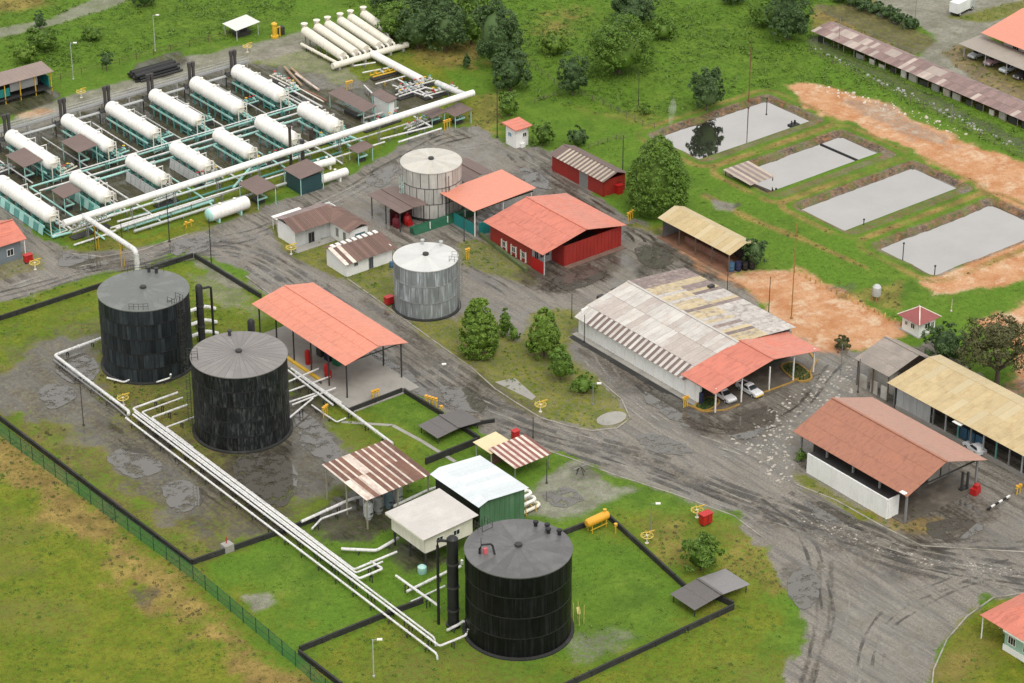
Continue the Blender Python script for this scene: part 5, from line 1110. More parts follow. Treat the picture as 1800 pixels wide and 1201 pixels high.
# eave strip of alternating sheets
k = 44
for i in range(k):
    ya, yb = y0+(y1-y0)*i/k-oy, y0+(y1-y0)*(i+1)/k-oy
    MB().slope((10.5-ox, ya+.01, 3.3), (10.5-ox, yb-.01, 3.3), (13.4-ox, yb-.01, 4.7), (13.4-ox, ya+.01, 4.7), .7, .03, .03, .1).build('eave_sheet', (PATCH[0] if i % 2 else BROWN) if i < 39 else PATCH[0], t)
wall(t, 11.2-ox, -37.0-oy, 11.2-ox, -4.9-oy, 0, 3.35, WWALL, .2); wall(t, 11.7-ox, -4.9-oy, 35.6-ox, -4.9-oy, 0, 4.6, WWALL, .2); wall(t, 35.6-ox, -33-oy, 35.6-ox, -5-oy, 0, 4.8, WWALL, .2); wall(t, 11.8-ox, -33.4-oy, 35.5-ox, -33.4-oy, 0, 4.4, CONC, .2)
for i in range(12): MB().box(10.96-ox, -35.9-oy+i*2.6, 0, 11.08-ox, -35.75-oy+i*2.6, 3.3).build('wall_pier', WHITE, t)
MB().box(9.9-ox, -37.2-oy, -.05, 11.05-ox, -4.5-oy, .14).build('walkway', CONC, t); MB().box(8.8-ox, -36.5-oy, -.05, 9.85-ox, -5-oy, .07).build('drain', DKCONC, t)
for a, b, z in ((34.6, -13.5, 5.4), (20.3, -3.8, 5.3), (16.9, -3.9, 5.1)): MB().cbox((a-ox, b-oy, z-.6), 1.2, .7, .8).build('roof_ventilator', DARK, t)
t = gable('workshop_annex', 'salmon roofed carport annex at the near end of the workshop', 'carport', 10.0, -41.8, 34.6, -33.2, 4.5, 6.5, 'y', SALMON, SALMON2, 23.4, pitch=1.0)
ox, oy = t.location.x, t.location.y
posts(t, [(11.2-ox, -40.8-oy), (17-ox, -40.9-oy), (23.4-ox, -40.9-oy), (29-ox, -40.9-oy), (33.8-ox, -40.9-oy)], 4.7, .2, WHITE)
wall(t, 12.6-ox, -34.2-oy, 34-ox, -34.2-oy, 0, 4.2, M('dark_green_wall', (.02,.05,.03), .7), .2); wall(t, 11.6-ox, -36.8-oy, 11.6-ox, -33.7-oy, 0, 3.9, WWALL, .2)
MB().box(11-ox, -41.9-oy, -.05, 34.4-ox, -33.3-oy, .13).build('floor_slab', M('stained_slab', (.11,.095,.075), .6, .25, .5), t)
MB().box(11.0-ox, -37.6-oy, 0.13, 11.5-ox, -36.9-oy, 2.3).build('blue_door', M('dark_blue', (.015,.02,.06)), t)

def kerb_island(label, c, rx, ry, rz=0):
    b = G(*c); t = thing('planter_island', label, 'planter', b, rz); n = 28
    o = [(rx*math.copysign(abs(math.cos(a))**.7, math.cos(a)), ry*math.copysign(abs(math.sin(a))**.7, math.sin(a))) for a in [2*math.pi*i/n for i in range(n)]]
    mb = MB()
    for i in range(n):
        a, b2 = o[i], o[(i+1) % n]; ia, ib = (a[0]*(1-.3/rx), a[1]*(1-.3/ry)), (b2[0]*(1-.3/rx), b2[1]*(1-.3/ry))
        mb.hull8([(*ia, -.05), (*a, -.05), (*b2, -.05), (*ib, -.05)], [(*ia, .28), (*a, .28), (*b2, .28), (*ib, .28)])
    mb.build('kerb', M('ochre_kerb', (.34,.20,.04), .8, .25, .8), t, fix=True)
    MB().prism([(x*(1-.25/rx), y*(1-.25/ry)) for x, y in o], -.05, .17).build('soil', M('planter_soil', (.10,.085,.025), .9, .3, 1.), t)
    rn = random.Random(int(b.x*7)); mb = MB()
    for k in range(260):
        x, y = rn.uniform(-rx, rx)*.85, rn.uniform(-ry, ry)*.85
        if (x/rx)**2+(y/ry)**2 > .8: continue
        h = rn.uniform(.2, .7); a = rn.uniform(0, 6.28); w = rn.uniform(.08, .2); mb.add([(x-w*math.cos(a), y-w*math.sin(a), .15), (x+w*math.cos(a), y+w*math.sin(a), .15), (x+rn.uniform(-.3,.3), y+rn.uniform(-.3,.3), .17+h)], [(0,1,2)])
    o2 = mb.build('planting', LEAF['dark'], t); o2['kind'] = 'stuff'

# --- tan open shed near the soil yard
def striped(t, x0, x1, y0, y1, z0, z1, n, mats, pick, axis='x', rib=.03, name='roof_sheet', gap=.015):
    """sheets side by side along y, each sloping from x0,z0 to x1,z1"""
    for i in range(n):
        ya, yb = y0+(y1-y0)*i/n+gap, y0+(y1-y0)*(i+1)/n-gap
        MB().slope((x0, ya, z0), (x0, yb, z0), (x1, yb, z1), (x1, ya, z1), .45, rib, .03, .08).build(name, mats[pick(i)], t)
TAN = [M('tan_roof', (.47,.365,.20), .7, .12, .6, rand=.05, patch=(.36,.25,.12), pa=.5, ps=.5, fine=.1), M('tan_roof_pale', (.50,.41,.25), .7, .1, .5, rand=.05, patch=(.40,.29,.15), pa=.4, ps=.5)]
t = thing('open_shed', 'tan roofed open shed at the edge of the soil yard', 'shed', (50.5, 5.4, 0))
rnd = random.Random(8)
striped(t, -3.3, .9, -10.1, 10.1, 4.1, 5.4, 14, TAN, lambda i: 0 if rnd.random() < .7 else 1); striped(t, 3.4, .9, 10.1, -10.1, 4.5, 5.4, 14, TAN, lambda i: 1)
for k in range(5):
    for x in (-2.6, 2.8): MB().bar((x, -9.2+k*4.6, 0), (x, -9.2+k*4.6, 4.3), .18).build('post', WOOD, t)
wall(t, 3.0, -9.5, 3.0, 9.5, 0, 3.6, M('dark_timber', (.04,.03,.024)), .12, 'back_wall'); wall(t, -2.4, 9.4, 2.9, 9.4, 0, 3.6, GREY, .12, 'end_wall'); wall(t, -.6, -8, -.6, 5, 0, 1.4, RUST, .4, 'bench')
MB().box(-3.4, -10, -.05, 3.3, 10, .1).build('floor_slab', M('rust_floor', (.20,.10,.06), .9, .3), t)
for k in range(4):
    b = G(1285+k*12, 477-k*1.5); tag(MB().lathe((b.x, b.y, 0), [(.62,0),(.62,.5),(.65,.55),(.62,.6),(.62,1.1),(.65,1.15),(.62,1.2),(.62,1.75),(.01,1.75)], 14).build('drum_barrel', [M('dull_blue', (.05,.12,.2), .5), M('dark_blue', (.015,.02,.06)), BLACK, BLACK][k], None, True), ['pale blue drum at the near corner of the tan shed', 'dark blue drum beside the pale blue one', 'black drum left of the rightmost at the tan shed', 'black drum at the far right of the tan shed row'][k], 'barrel')

# --- red shed with striped roof
t = thing('red_shed', 'low red shed under a brown and cream striped roof', 'shed', (53.2, 43.2, 0))
ST = [BROWN, M('striped_sheet_pale', (.40,.34,.27), .7, .12, .5, rand=.15)]
rnd = random.Random(3)
striped(t, -3.2, .5, -8.4, 8.4, 3.5, 4.7, 30, ST, lambda i: 0 if i > 26 else i % 2); striped(t, 3.4, .5, 8.4, -8.4, 3.6, 4.7, 12, ST, lambda i: 0)
MB().bar((.5,-8.4,4.75), (.5,8.4,4.75), .3, .05).build('ridge_cap', BROWN, t)
wall(t, -2.6, -.4, -2.6, 8, 0, 3.5, REDW); wall(t, -2.6, -7.8, -2.6, -3.2, 0, 3.5, REDW); wall(t, -2.6, -3.15, -2.6, -.45, 0, 3.2, GREY, .1, 'sliding_door'); wall(t, -2.5, -7.8, 2.9, -7.8, 0, 3.4, REDW); wall(t, 2.9, -7.7, 2.9, 8, 0, 3.5, REDW); wall(t, -2.5, 8, 2.8, 8, 0, 3.5, REDW)
pane(t, (1.2, -7.88, 0.02), 1.2, 2.3, '-y', BLACK, REDW, name='door')
b = G(1088, 340); tag(MB().cbox((b.x,b.y,0), 1.3, 1.0, 1.8).cbox((b.x,b.y,1.8), 1.5, 1.2, .12).cbox((b.x-.2,b.y-.52,.5), .5,.06,.8).build('fire_box', RED), 'bright red cabinet at the near end of the low red shed', 'cabinet')

# --- white guard kiosk with salmon roof
t = thing('guard_kiosk', 'small white kiosk with a salmon slab roof beside the yard', 'kiosk', (G(909, 219, 4.3).x, G(909, 219, 4.3).y, 0))
MB().hull8([(-2.2,-2.3,4.1),(2.3,-2.3,4.1),(2.3,2.3,4.3),(-2.2,2.3,4.3)], [(-2.2,-2.3,4.3),(2.3,-2.3,4.3),(2.3,2.3,4.6),(-2.2,2.3,4.6)]).build('roof', SALMON, t, fix=True)
for a in ((-1.6,-1.6,1.6,-1.6), (1.6,-1.5,1.6,1.6), (1.5,1.6,-1.6,1.6), (-1.6,1.5,-1.6,-1.5)): wall(t, *a, 0, 4.1, WWALL, .12)
pane(t, (.6, -1.67, 2.0), 1.0, 1.0, '-y'); pane(t, (-1.67, .2, 2.0), 1.2, 1.0, '-x', M('blue_glass', (.1,.25,.35), .3)); MB().box(-.6, -2.2, 0, .4, -1.7, .9).build('step', WWALL, t)

# --- brown roofed L-shaped office
t = thing('brown_roof_office', 'L-shaped office with worn brown roof and grey walls', 'building', (-4.0, 56.0, 0)); ox, oy = -4.0, 56.0
rnd = random.Random(4)
for i in range(14):
    xa, xb = -9.6+10.8*i/14-ox+.01, -9.6+10.8*(i+1)/14-ox-.01
    MB().slope((xa, 53.2-oy, 3.5), (xb, 53.2-oy, 3.5), (xb, 57.6-oy, 4.8), (xa, 57.6-oy, 4.8), .4, .03, .03, .08).build('roof_sheet', BROWN2, t)
    MB().slope((xb, 60.6-oy, 3.9), (xa, 60.6-oy, 3.9), (xa, 57.6-oy, 4.8), (xb, 57.6-oy, 4.8), .4, .03, .03, .08).build('roof_sheet', M('mauve_brown_sheet', (.24,.18,.17), .65, .1, .8, rand=.15), t)
for i in range(9):
    ya, yb = 47.2+10.2*i/9-oy+.01, 47.2+10.2*(i+1)/9-oy-.01
    MB().slope((-1.7-ox, ya, 3.5), (-1.7-ox, yb, 3.5), (1.3-ox, yb, 4.5), (1.3-ox, ya, 4.5), .4, .03, .03, .08).build('roof_sheet', BROWN2, t); MB().slope((3.6-ox, yb, 3.6), (3.6-ox, ya, 3.6), (1.3-ox, ya, 4.5), (1.3-ox, yb, 4.5), .4, .03, .03, .08).build('roof_sheet', BROWN2, t)
wall(t, -9-ox, 54.2-oy, -1.2-ox, 54.2-oy, 0, 3.5, LGREY, .15); wall(t, -9-ox, 54.3-oy, -9-ox, 60-oy, 0, 3.7, WWALL, .15); wall(t, -9-ox, 60.1-oy, 3-ox, 60.1-oy, 0, 3.8, WWALL, .15)
wall(t, -1.1-ox, 47.8-oy, -1.1-ox, 54.1-oy, 0, 3.5, WWALL, .15); wall(t, -1.0-ox, 47.8-oy, 3.0-ox, 47.8-oy, 0, 3.5, WWALL, .15); wall(t, 3.0-ox, 47.9-oy, 3.0-ox, 60-oy, 0, 3.6, WWALL, .15)
for k in range(2): pane(t, (-1.19-ox, 49.3-oy+k*2.4, .8), 1.1, 2.0, '-x', GLASS, WHITE, 2)
pane(t, (1.2-ox, 47.71-oy, 1.3), 2.2, 1.2, '-y', M('blue_glass', (.1,.25,.35)), DARK); pane(t, (-5.5-ox, 54.11-oy, .05), 1.4, 2.2, '-y', BLACK, GREY, name='door')
MB().box(-10.2-ox, 52-oy, -.05, -1.3-ox, 54-oy, .1).build('porch_slab', CONC, t)
b = G(506, 365, 3); tag(MB().box(-8.2, 61.6, 2.6, -1.8, 63.6, 2.75).bar((-8,61.9,0),(-8,61.9,2.6),.12).bar((-2,61.9,0),(-2,61.9,2.6),.12).bar((-8,63.3,0),(-8,63.3,2.6),.12).bar((-2,63.3,0),(-2,63.3,2.6),.12).build('awning', WHITE), 'narrow white awning behind the brown roofed office', 'awning')
for k, (px, py, m) in enumerate(((500,412,GREEN),(509,410,M('maroon', (.14,.01,.02), .5)),(530,424,RED))):
    b = G(px, py); tag(MB().cbox((b.x,b.y,0), .9, .8, 1.5).cbox((b.x,b.y,1.5), 1.0, .9, .1).build('cabinet', m), ['green cabinet at the left corner of the brown roofed office', 'maroon cabinet at the left corner of the brown roofed office', 'red cabinet before the brown roofed office wall'][k], 'cabinet')

# --- small white house with brown tiles and white ridge tiles
t = thing('white_house', 'small white house with brown roof and white ridge tiles', 'house', (-3.2, 41.6, 0))
for i in range(14):
    xa, xb = -6.0+11.8*i/14+.01, -6.0+11.8*(i+1)/14-.01
    MB().slope((xa, -4.0, 2.9), (xb, -4.0, 2.9), (xb, 1.6, 4.3), (xa, 1.6, 4.3), .4, .03, .03, .08).build('roof_sheet', PALESH if i in (0, 2) else BROWN2, t)
    MB().slope((xb, 3.6, 3.6), (xa, 3.6, 3.6), (xa, 1.6, 4.3), (xb, 1.6, 4.3), .4, .03, .03, .08).build('roof_sheet', BROWN2, t)
for i in range(9): MB().box(-5.2+i*1.2, 1.1, 4.22, -4.5+i*1.2, 2.2, 4.42).build('ridge_tile', WHITE, t)
wall(t, -5.3, -3.2, 5.0, -3.2, 0, 2.95, WWALL, .15); wall(t, -5.3, -3.1, -5.3, 3, 0, 3.3, WWALL, .15); wall(t, 5.0, -3.1, 5.0, 3, 0, 3.3, WWALL, .15); wall(t, -5.2, 3, 4.9, 3, 0, 3.4, WWALL, .15)
pane(t, (.2, -3.29, .05), 1.0, 2.3, '-y', M('slate_door', (.06,.065,.085), .5), GREY, name='door'); pane(t, (-3.2, -3.29, 1.6), 1.0, .8, '-y')
MB().hull8([(-5.39,-3.1,2.9),(-5.39,2.9,3.3),(-5.22,2.9,3.3),(-5.22,-3.1,2.9)], [(-5.39,-3.0,3.0),(-5.39,1.6,4.2),(-5.22,1.6,4.2),(-5.22,-3.0,3.0)]).build('gable_wall', WWALL, t, fix=True)

# --- brown hip shed with red pumps, and brown roof behind the white tank
t = gable('pump_shed', 'plain brown roofed shed over red pumps beside the white tank', 'shed', 9.7, 46.6, 16.4, 57.2, 4.4, 4.65, 'y', BROWN, pitch=1.4, rib=.02)
posts(t, [(sx*2.8, sy) for sx in (-1, 1) for sy in (-4.6, 0, 4.6)], 4.3, .16, DARK); wall(t, -2.6, -1, 2.6, -1, 0, 3.4, M('maroon_dark', (.06,.008,.01), .6), .15, 'back_wall')
for k, (px, py) in enumerate(((697,398),(716,394))):
    b = G(px, py); tag(MB().lathe((b.x,b.y,0), [(.7,0),(.8,.3),(.8,1.4),(.5,1.9),(.2,2.0),(.2,2.5),(.01,2.5)], 12).cbox((b.x,b.y-.8,0),1.2,.5,.8).build('fire_pump', M('maroon', (.14,.01,.02)) if k == 0 else RED, None, True), ['maroon', 'red'][k]+' pump at the edge of the brown pump shed', 'pump')
t = gable('brown_shed', 'brown roof showing behind the white panelled tank', 'shed', 28.8, 50.9, 36.2, 60.2, 3.6, 4.4, 'y', BROWN, pitch=1.4, rib=.02); posts(t, [(sx*3.2, sy) for sx in (-1, 1) for sy in (-4.2, 4.2)], 3.7, .16, DARK)
t = thing('green_bund', 'dark green sloping bund around the white tank', 'bund', G(725, 412)); q = G(835, 375)-G(725, 412); qq = q.normalized(); v = Vector((-qq.y, qq.x, 0))
a, b, c, d = Vector((0,0,0))-v*.8, q-v*.8, q+v*.8, v*.8; u = Vector((0,0,1.2))
MB().hull8([a, b, c, d], [a+v*.5+u, b+v*.5+u, c+u, d+u]).build('bund_slab', M('green_slab', (.015,.10,.05), .6, .3, .6), t, fix=True)
for k in range(3):
    p = q*(.25+.28*k)-v*.6; MB().bar((p.x, p.y, 0), (p.x, p.y, 1.7), .15).build('marker_post', WHITE, t)

# --- salmon canopy with teal wall
t = thing('small_canopy', 'salmon flat canopy with teal wall beneath, behind the big red building', 'canopy', (27.1, 41.9, 0))
MB().slope((-7.6,-5.4,5.7), (-7.6,5.4,5.7), (7.6,5.4,6.2), (7.6,-5.4,6.2), 1.0).build('roof_slope', M('pale_salmon_roof', (.62,.24,.165), .5, .06, .2), t)
posts(t, [(-6.8,-4.8), (-6.8,4.8), (0,-4.8), (6.8,-4.8), (6.8,4.8), (0,4.8)], 5.7, .18, WHITE); wall(t, -6.0, -5.0, .5, -5.0, 0, 2.6, TEALW, .15, 'teal_wall'); wall(t, -6.6, -4.6, -6.6, 2, 0, 2.4, TEALW, .15, 'teal_wall')
MB().box(-6.9, -4.95, 5.35, 7.2, -4.75, 5.6).build('eave_beam', DARK, t)

# --- rusty striped shed, light shed, small white house on posts
t = thing('striped_shed', 'open shed with rust-brown and cream striped sheet roof among white pipes', 'shed', (-49.7, -28.7, 0))
rnd = random.Random(12)
n = 20
for i in range(n):
    ya, yb = 6.0-12.0*(i+1)/n+.01, 6.0-12.0*i/n-.01
for i in range(n):
    pr = i//2; xa, xb = (-6.3+12.6*pr/10+.01, -6.3+12.6*(pr+.3)/10-.01) if i % 2 == 0 else (-6.3+12.6*(pr+.3)/10+.01, -6.3+12.6*(pr+1)/10-.01)
    for j in range(2):
        f0, f1 = j*.5, j*.5+.5; y_a, y_b = -6.0+12*f0, -6.0+12*f1+.1; z_a, z_b = 5.6+.8*f0-.02*j, 5.6+.8*f1
        m = RUST if i % 2 else (PALESH if rnd.random() < .9 else RUST)
        if rnd.random() < .07: m = PALESH
        MB().slope((xa, y_a, z_a+.02*(1-j)), (xb, y_a, z_a+.02*(1-j)), (xb, y_b, z_b), (xa, y_b, z_b), .3, .025, .02, .06).build('roof_sheet', m, t)
posts(t, [(sx, sy) for sx in (-5.9, 0, 5.9) for sy in (-5.5, 0, 5.5)], 5.6, .2, M('pale_olive_post', (.28,.27,.19), .7)); MB().bar((-6,-5.5,5.4), (6,-5.5,5.4), .15).bar((-6,5.5,6.1), (6,5.5,6.1), .15).bar((-6,0,5.75), (6,0,5.75), .15).build('beam', LGREY, t)
for k in range(4):
    x = -4.0+k*2.2; tt = thing('filter_vessel', f'{ORD[k]} grey upright filter under the striped shed', 'filter', (-49.7+x, -31.8+k*.4, 0), group='filters under the striped shed')
    MB().lathe((0,0,0), [(.5,0),(.5,.5),(.75,.6),(.75,2.6),(.4,3.0),(.15,3.05),(.15,3.5),(.01,3.5)], 14).build('filter_body', [LGREY, GREY, M('blue_grey', (.12,.17,.2), .5), LGREY][k], tt, True); MB().tube([(0,0,3.3), (0,1.2,3.3), (0,1.2,.4), (1.6,1.2,.4)], .14, 7).build('filter_pipe', PW, tt, True)
    MB().lathe((.0,-.75,1.3), [(.02,0),(.3,0),(.3,.06),(.02,.06)], 8).build('handwheel', DARK, tt)
t = thing('metal_shed', 'shed with bright zinc roof and green corrugated wall behind the foreground tank', 'shed', (-39.4, -41.4, 0))
ZN = M('bright_zinc', (.60,.64,.66), .4, .06, .4, rand=.08, streak=(.48,.52,.55), sa=.3)
n = 12
for i in range(n):
    ya, yb = -6.3+12.6*i/n+.01, -6.3+12.6*(i+1)/n-.01
    MB().slope((-4.7, ya, 6.1), (-4.7, yb, 6.1), (-2.9, yb, 6.7), (-2.9, ya, 6.7), .35, .03, .02, .08).build('roof_sheet', ZN, t); MB().slope((5.2, yb, 5.9), (5.2, ya, 5.9), (-2.9, ya, 6.7), (-2.9, yb, 6.7), .35, .03, .02, .08).build('roof_sheet', ZN, t)
for i in range(9): wall(t, -4.0+i*.98+.02, -5.6, -4.0+(i+1)*.98-.02, -5.6, 0, 5.95, GREENW, .06, 'wall_sheet')
wall(t, -4.2, -5.4, -4.2, 5.4, 3.2, 6.0, BLACK, .1); wall(t, 4.8, -5.4, 4.8, 5.4, 0, 5.8, GREENW, .1); wall(t, -4.1, 5.5, 4.7, 5.5, 0, 5.9, GREENW, .1)
t = thing('raised_cabin', 'cream cabin on posts with flat off-white roof left of foreground tank', 'cabin', (-50.8, -44.6, 0))
MB().slope((-5.2,-5.0,5.9), (-5.2,5.0,5.9), (5.2,5.0,6.3), (5.2,-5.0,6.3), .9, .02).build('roof_slope', M('off_white_roof', (.50,.47,.44), .6, .07, .3, patch=(.58,.55,.51), pa=.6), t)
for a in ((-4.5,-4.3,4.5,-4.3), (4.5,-4.2,4.5,4.3), (4.4,4.3,-4.5,4.3), (-4.5,4.2,-4.5,-4.2)): wall(t, *a, 2.9, 5.8, CREAM, .12)
MB().box(-4.6,-4.4,2.75,4.6,4.4,2.88).build('floor', DARK, t); posts(t, [(sx, sy) for sx in (-4.2, 0, 4.2) for sy in (-4, 0, 4)], 2.75, .25, DARK)
MB().box(-5.25, -4.9, 5.55, -5.12, 4.9, 5.85).build('gutter', CREAM, t)
for k in range(2): pane(t, (-1.8+k*3.2, -4.38, 3.9), 1.3, 1.0, '-y')
b = G(742, 1008); tag(MB().lathe((b.x,b.y,0), [(.6,0),(.7,.2),(.7,1.2),(.3,1.5),(.01,1.5)], 12).build('water_drum', LTEAL, None, True), 'pale teal drum on dark soil below the cream cabin', 'barrel')

t = thing('tan_sheet_roof', 'small cream sheet roof beside the red striped roof by the road', 'canopy', (-27.0, -29.4, 0)); MB().slope((-2.4,-2.4,2.8), (-2.4,2.4,2.8), (2.3,2.4,3.1), (2.3,-2.4,3.1), .8, .03).build('roof_slope', M('cream_roof', (.66,.54,.33), .6, .06, .3), t); posts(t, [(sx,sy) for sx in (-2,2) for sy in (-2,2)], 2.85, .12, LGREY)
t = thing('red_striped_roof', 'red-brown and cream striped roof by the road bend', 'canopy', (-25.3, -34.2, 0))
for i in range(14):
    xa, xb = -3.8+7.6*i/14+.01, -3.8+7.6*(i+1)/14-.01; MB().slope((xa,-3.5,2.7), (xb,-3.5,2.7), (xb,3.5,3.2), (xa,3.5,3.2), .25, .02, .02, .06).build('roof_sheet', M('red_brown_sheet', (.22,.085,.07), .7, .15, .6, rand=.2) if i % 2 else PALESH, t)
posts(t, [(sx,sy) for sx in (-3.5,3.5) for sy in (-3.1,3.1)], 2.8, .12, GREY); wall(t, -3.4, 3.2, 1, 3.2, 0, 2.4, RUST, .1)
b = G(906, 772); tag(MB().cbox((b.x,b.y,0),1.1,.9,1.6).cbox((b.x,b.y,1.6),1.3,1.1,.1).bar((b.x-.3,b.y-.5,.3),(b.x+.3,b.y-.5,1.2),.08).build('fire_box', RED), 'small red cabinet behind the red striped roof by the road', 'cabinet')
def sheet_tent(label, x0, y0, x1, y1, ze, zr, rx, m1, m2):
    t = gable('pit_cover', label, 'cover', x0, y0, x1, y1, ze, zr, 'y', m1, m2, rx, pitch=1.2, rib=.015); X0, Y0, X1, Y1 = t['_box']
    posts(t, [(sx*(X1-.4), sy*(Y1-.4)) for sx in (-1,1) for sy in (-1,1)], ze, .12, DARK)
sheet_tent('grey sheet cover over the dike by the road bend', -31.8, -20.6, -22.8, -15.2, 1.4, 1.75, -27.3, M('grey_felt', (.115,.105,.10), .5, .1), None)
sheet_tent('grey folded sheet cover over the right corner of the near dike', -32.0, -84.1, -20.9, -78.6, 1.5, 2.0, -26.6, M('grey_felt', (.14,.125,.12)), M('pale_grey_felt', (.20,.19,.19), .45, .1))

# --- long tan shed, grey shed, gate house on the right
t = thing('long_shed', 'long tan roofed shed with grey panel wall at the right edge', 'shed', (39.8, -80.0, 0)); ox, oy = 39.8, -80.0
rnd = random.Random(9)
n = 30; y0, y1 = -104.0-oy, -57.4-oy
for i in range(n):
    ya, yb = y0+(y1-y0)*i/n+.012, y0+(y1-y0)*(i+1)/n-.012
    for j in range(2):
        xa, xb = 34.6-ox+j*4.9, 34.6-ox+(j+1)*4.9+.1; za, zb = 5.0+.8*j, 5.0+.8*(j+1); MB().slope((xa, ya, za+.02*(1-j)), (xa, yb, za+.02*(1-j)), (xb, yb, zb), (xb, ya, zb), .5, .03, .02, .1).build('roof_sheet', TAN[0 if rnd.random() < .75 else 1], t)
    MB().slope((47.2-ox, yb, 6.1), (47.2-ox, ya, 6.1), (44.3-ox, ya, 6.62), (44.3-ox, yb, 6.62), .5, .03, .02, .1).build('roof_sheet', TAN[1], t)
for i in range(5): wall(t, 36.0-ox, -58.6-oy-i*1.55, 36.0-ox, -60.1-oy-i*1.55, .8, 4.9, LGREY, .1, 'wall_panel')
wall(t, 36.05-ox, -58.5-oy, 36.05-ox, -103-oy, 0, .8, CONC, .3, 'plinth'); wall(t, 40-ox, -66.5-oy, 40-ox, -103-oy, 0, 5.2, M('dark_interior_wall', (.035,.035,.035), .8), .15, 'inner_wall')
for i in range(13):
    y = -67-oy-i*2.8; MB().bar((36.0-ox, y, .8), (36.0-ox, y, 5.1), .22).build('post', [GREY, LGREY, TEAL][i % 3], t)
    if i > 7: wall(t, 36.02-ox, y-.2, 36.02-ox, y-2.6, .8, 3.6, M('old_grey_panel', (.16,.16,.14), .7, .2), .08, 'wall_panel')
for i in range(3): wall(t, 36.6-ox, -72.6-oy-i*1.7, 36.6-ox, -74-oy-i*1.7, .8, 2.9, M('blue_panel', (.03,.10,.17), .5), .1, 'blue_locker')
wall(t, 36.1-ox, -57.9-oy, 46.5-ox, -57.9-oy, 0, 5.2, GREY, .15, 'end_wall'); wall(t, 46.6-ox, -58-oy, 46.6-ox, -103-oy, 0, 6, GREY, .15, 'back_wall')
b = G(1690, 738, 5); MB().cbox((b.x-ox-.6, b.y-oy, 4.6), 1.2, 1.8, .12).build('white_awning_sheet', WHITE, t)
t = gable('grey_shed', 'weathered grey roofed shed at the far end of the long tan shed', 'shed', 36.0, -56.4, 46.6, -48.2, 5.2, 6.9, 'y', M('weathered_grey_roof', (.25,.215,.185), .75, .15, .5, patch=(.34,.28,.25), pa=.6, ps=.4), None, 43.2, pitch=.5, rib=.03)
X0, Y0, X1, Y1 = t['_box']; posts(t, [(X0+.6, Y0+.5), (X0+.6, 0), (X0+.6, Y1-.5), (X1-.6, Y0+.5), (X1-.6, Y1-.5)], 5.3, .2, WOOD); wall(t, X0+3, Y0+.8, X0+3, Y1-.8, 0, 4.6, M('dirty_white', (.50,.48,.43)), .12); wall(t, X1-.8, Y0+.8, X1-.8, Y1-.8, 0, 5, WOOD, .12)
for k in range(3): wall(t, X0+.8, Y1-1-k*2.5, X0+.8, Y1-2.6-k*2.5, 0, 2.4, M('dirty_white', (.50,.48,.43)), .2, 'stored_panel')
t = thing('gate_house', 'small white gate house with dark red pyramid roof', 'kiosk', (59.2, -41.2, 0))
PR = M('dark_red_tile', (.27,.075,.07), .6, .12, .8, rand=.12)
e = 2.75; zr = 4.7
for k in range(4):
    mb = MB(); nn = 5
    ca, sa = [(1,0),(0,1),(-1,0),(0,-1)][k]
    def rot(x, y, z): return (x*ca-y*sa, x*sa+y*ca, z)
    mb.add([rot(e,-e,2.9), rot(e,e,2.9), rot(0,0,zr), rot(e-.1,-e+.1,2.8), rot(e-.1,e-.1,2.8), rot(0,0,zr-.1)], [(0,1,2), (5,4,3), (0,3,4,1)])
    mb.build('roof_slope', PR, t)
    MB().bar(rot(e,e,2.95), rot(0,0,zr+.05), .2, .1).build('hip_tile', PALESH, t)
for a in ((-2,-2,2,-2), (2,-1.9,2,2), (1.9,2,-2,2), (-2,1.9,-2,-1.9)): wall(t, *a, 0, 2.9, WWALL, .14)
pane(t, (0, -2.08, 1.2), 1.4, 1.1, '-y'); pane(t, (-2.08, -.6, 1.2), 1.0, 1.1, '-x'); pane(t, (-2.08, 1.0, 1.3), .7, .8, '-x'); pane(t, (1.3, -2.08, 0.02), .8, 2.1, '-y', M('slate_door', (.06,.065,.085)), name='door'); MB().box(-2.4,-2.4,-.05,2.4,2.4,.1).build('plinth', CONC, t)

# --- house at the lower right corner
t = thing('green_house', 'pale green house with salmon hip roof at the lower right corner', 'house', (G(1722, 1081, 4.1).x+9.0, G(1722, 1081, 4.1).y-8.8, 0))
hx, hy = 9.0, 8.8
P = [(-hx,-hy,4.1), (hx,-hy,4.1), (hx,hy,4.1), (-hx,hy,4.1)]; ra, rb = (0,-2.0,6.8), (0,2.0,6.8)
for f in ([P[3],P[0],ra,rb], [P[1],P[2],rb,ra]): MB().slope(*f, .9, .04).build('roof_slope', SALMON, t)
for f in ([P[0],P[1],ra], [P[2],P[3],rb]):
    q = [Vector(v) for v in f]; MB().add(q+[v-Vector((0,0,.08)) for v in q], [(0,1,2), (5,4,3), (0,3,4,1), (1,4,5,2), (2,5,3,0)]).build('roof_hip', SALMON, t)
MB().box(-hx,-hy,3.75,-hx+.12,hy-4.6,4.05).build('fascia', WHITE, t); MB().box(-hx+.13,-hy,3.75,hx,-hy+.12,4.05).build('fascia', WHITE, t)
GW = M('pale_green_wall', (.30,.46,.36), .8, .08)
for a in ((-8.0,-7.4,7.4,-7.4), (7.4,-7.3,7.4,7.4), (7.3,7.4,-5,7.4), (-5,7.3,-5,4.6), (-5.1,4.5,-8.0,4.5), (-8.0,4.4,-8.0,-7.3)): wall(t, *a, 0, 4.0, GW, .15)
MB().box(-8.25,-7.5,0,-8.1,4.6,1.0).build('skirting', WWALL, t)
for k in range(4): pane(t, (-8.09, -5.6+k*2.9, 1.5), 1.5, 1.4, '-x', GLASS, WHITE, 2)
posts(t, [(-8.6, 8.4), (-8.6, -8.4), (-4.6, 8.4)], 4.0, .14, WHITE)

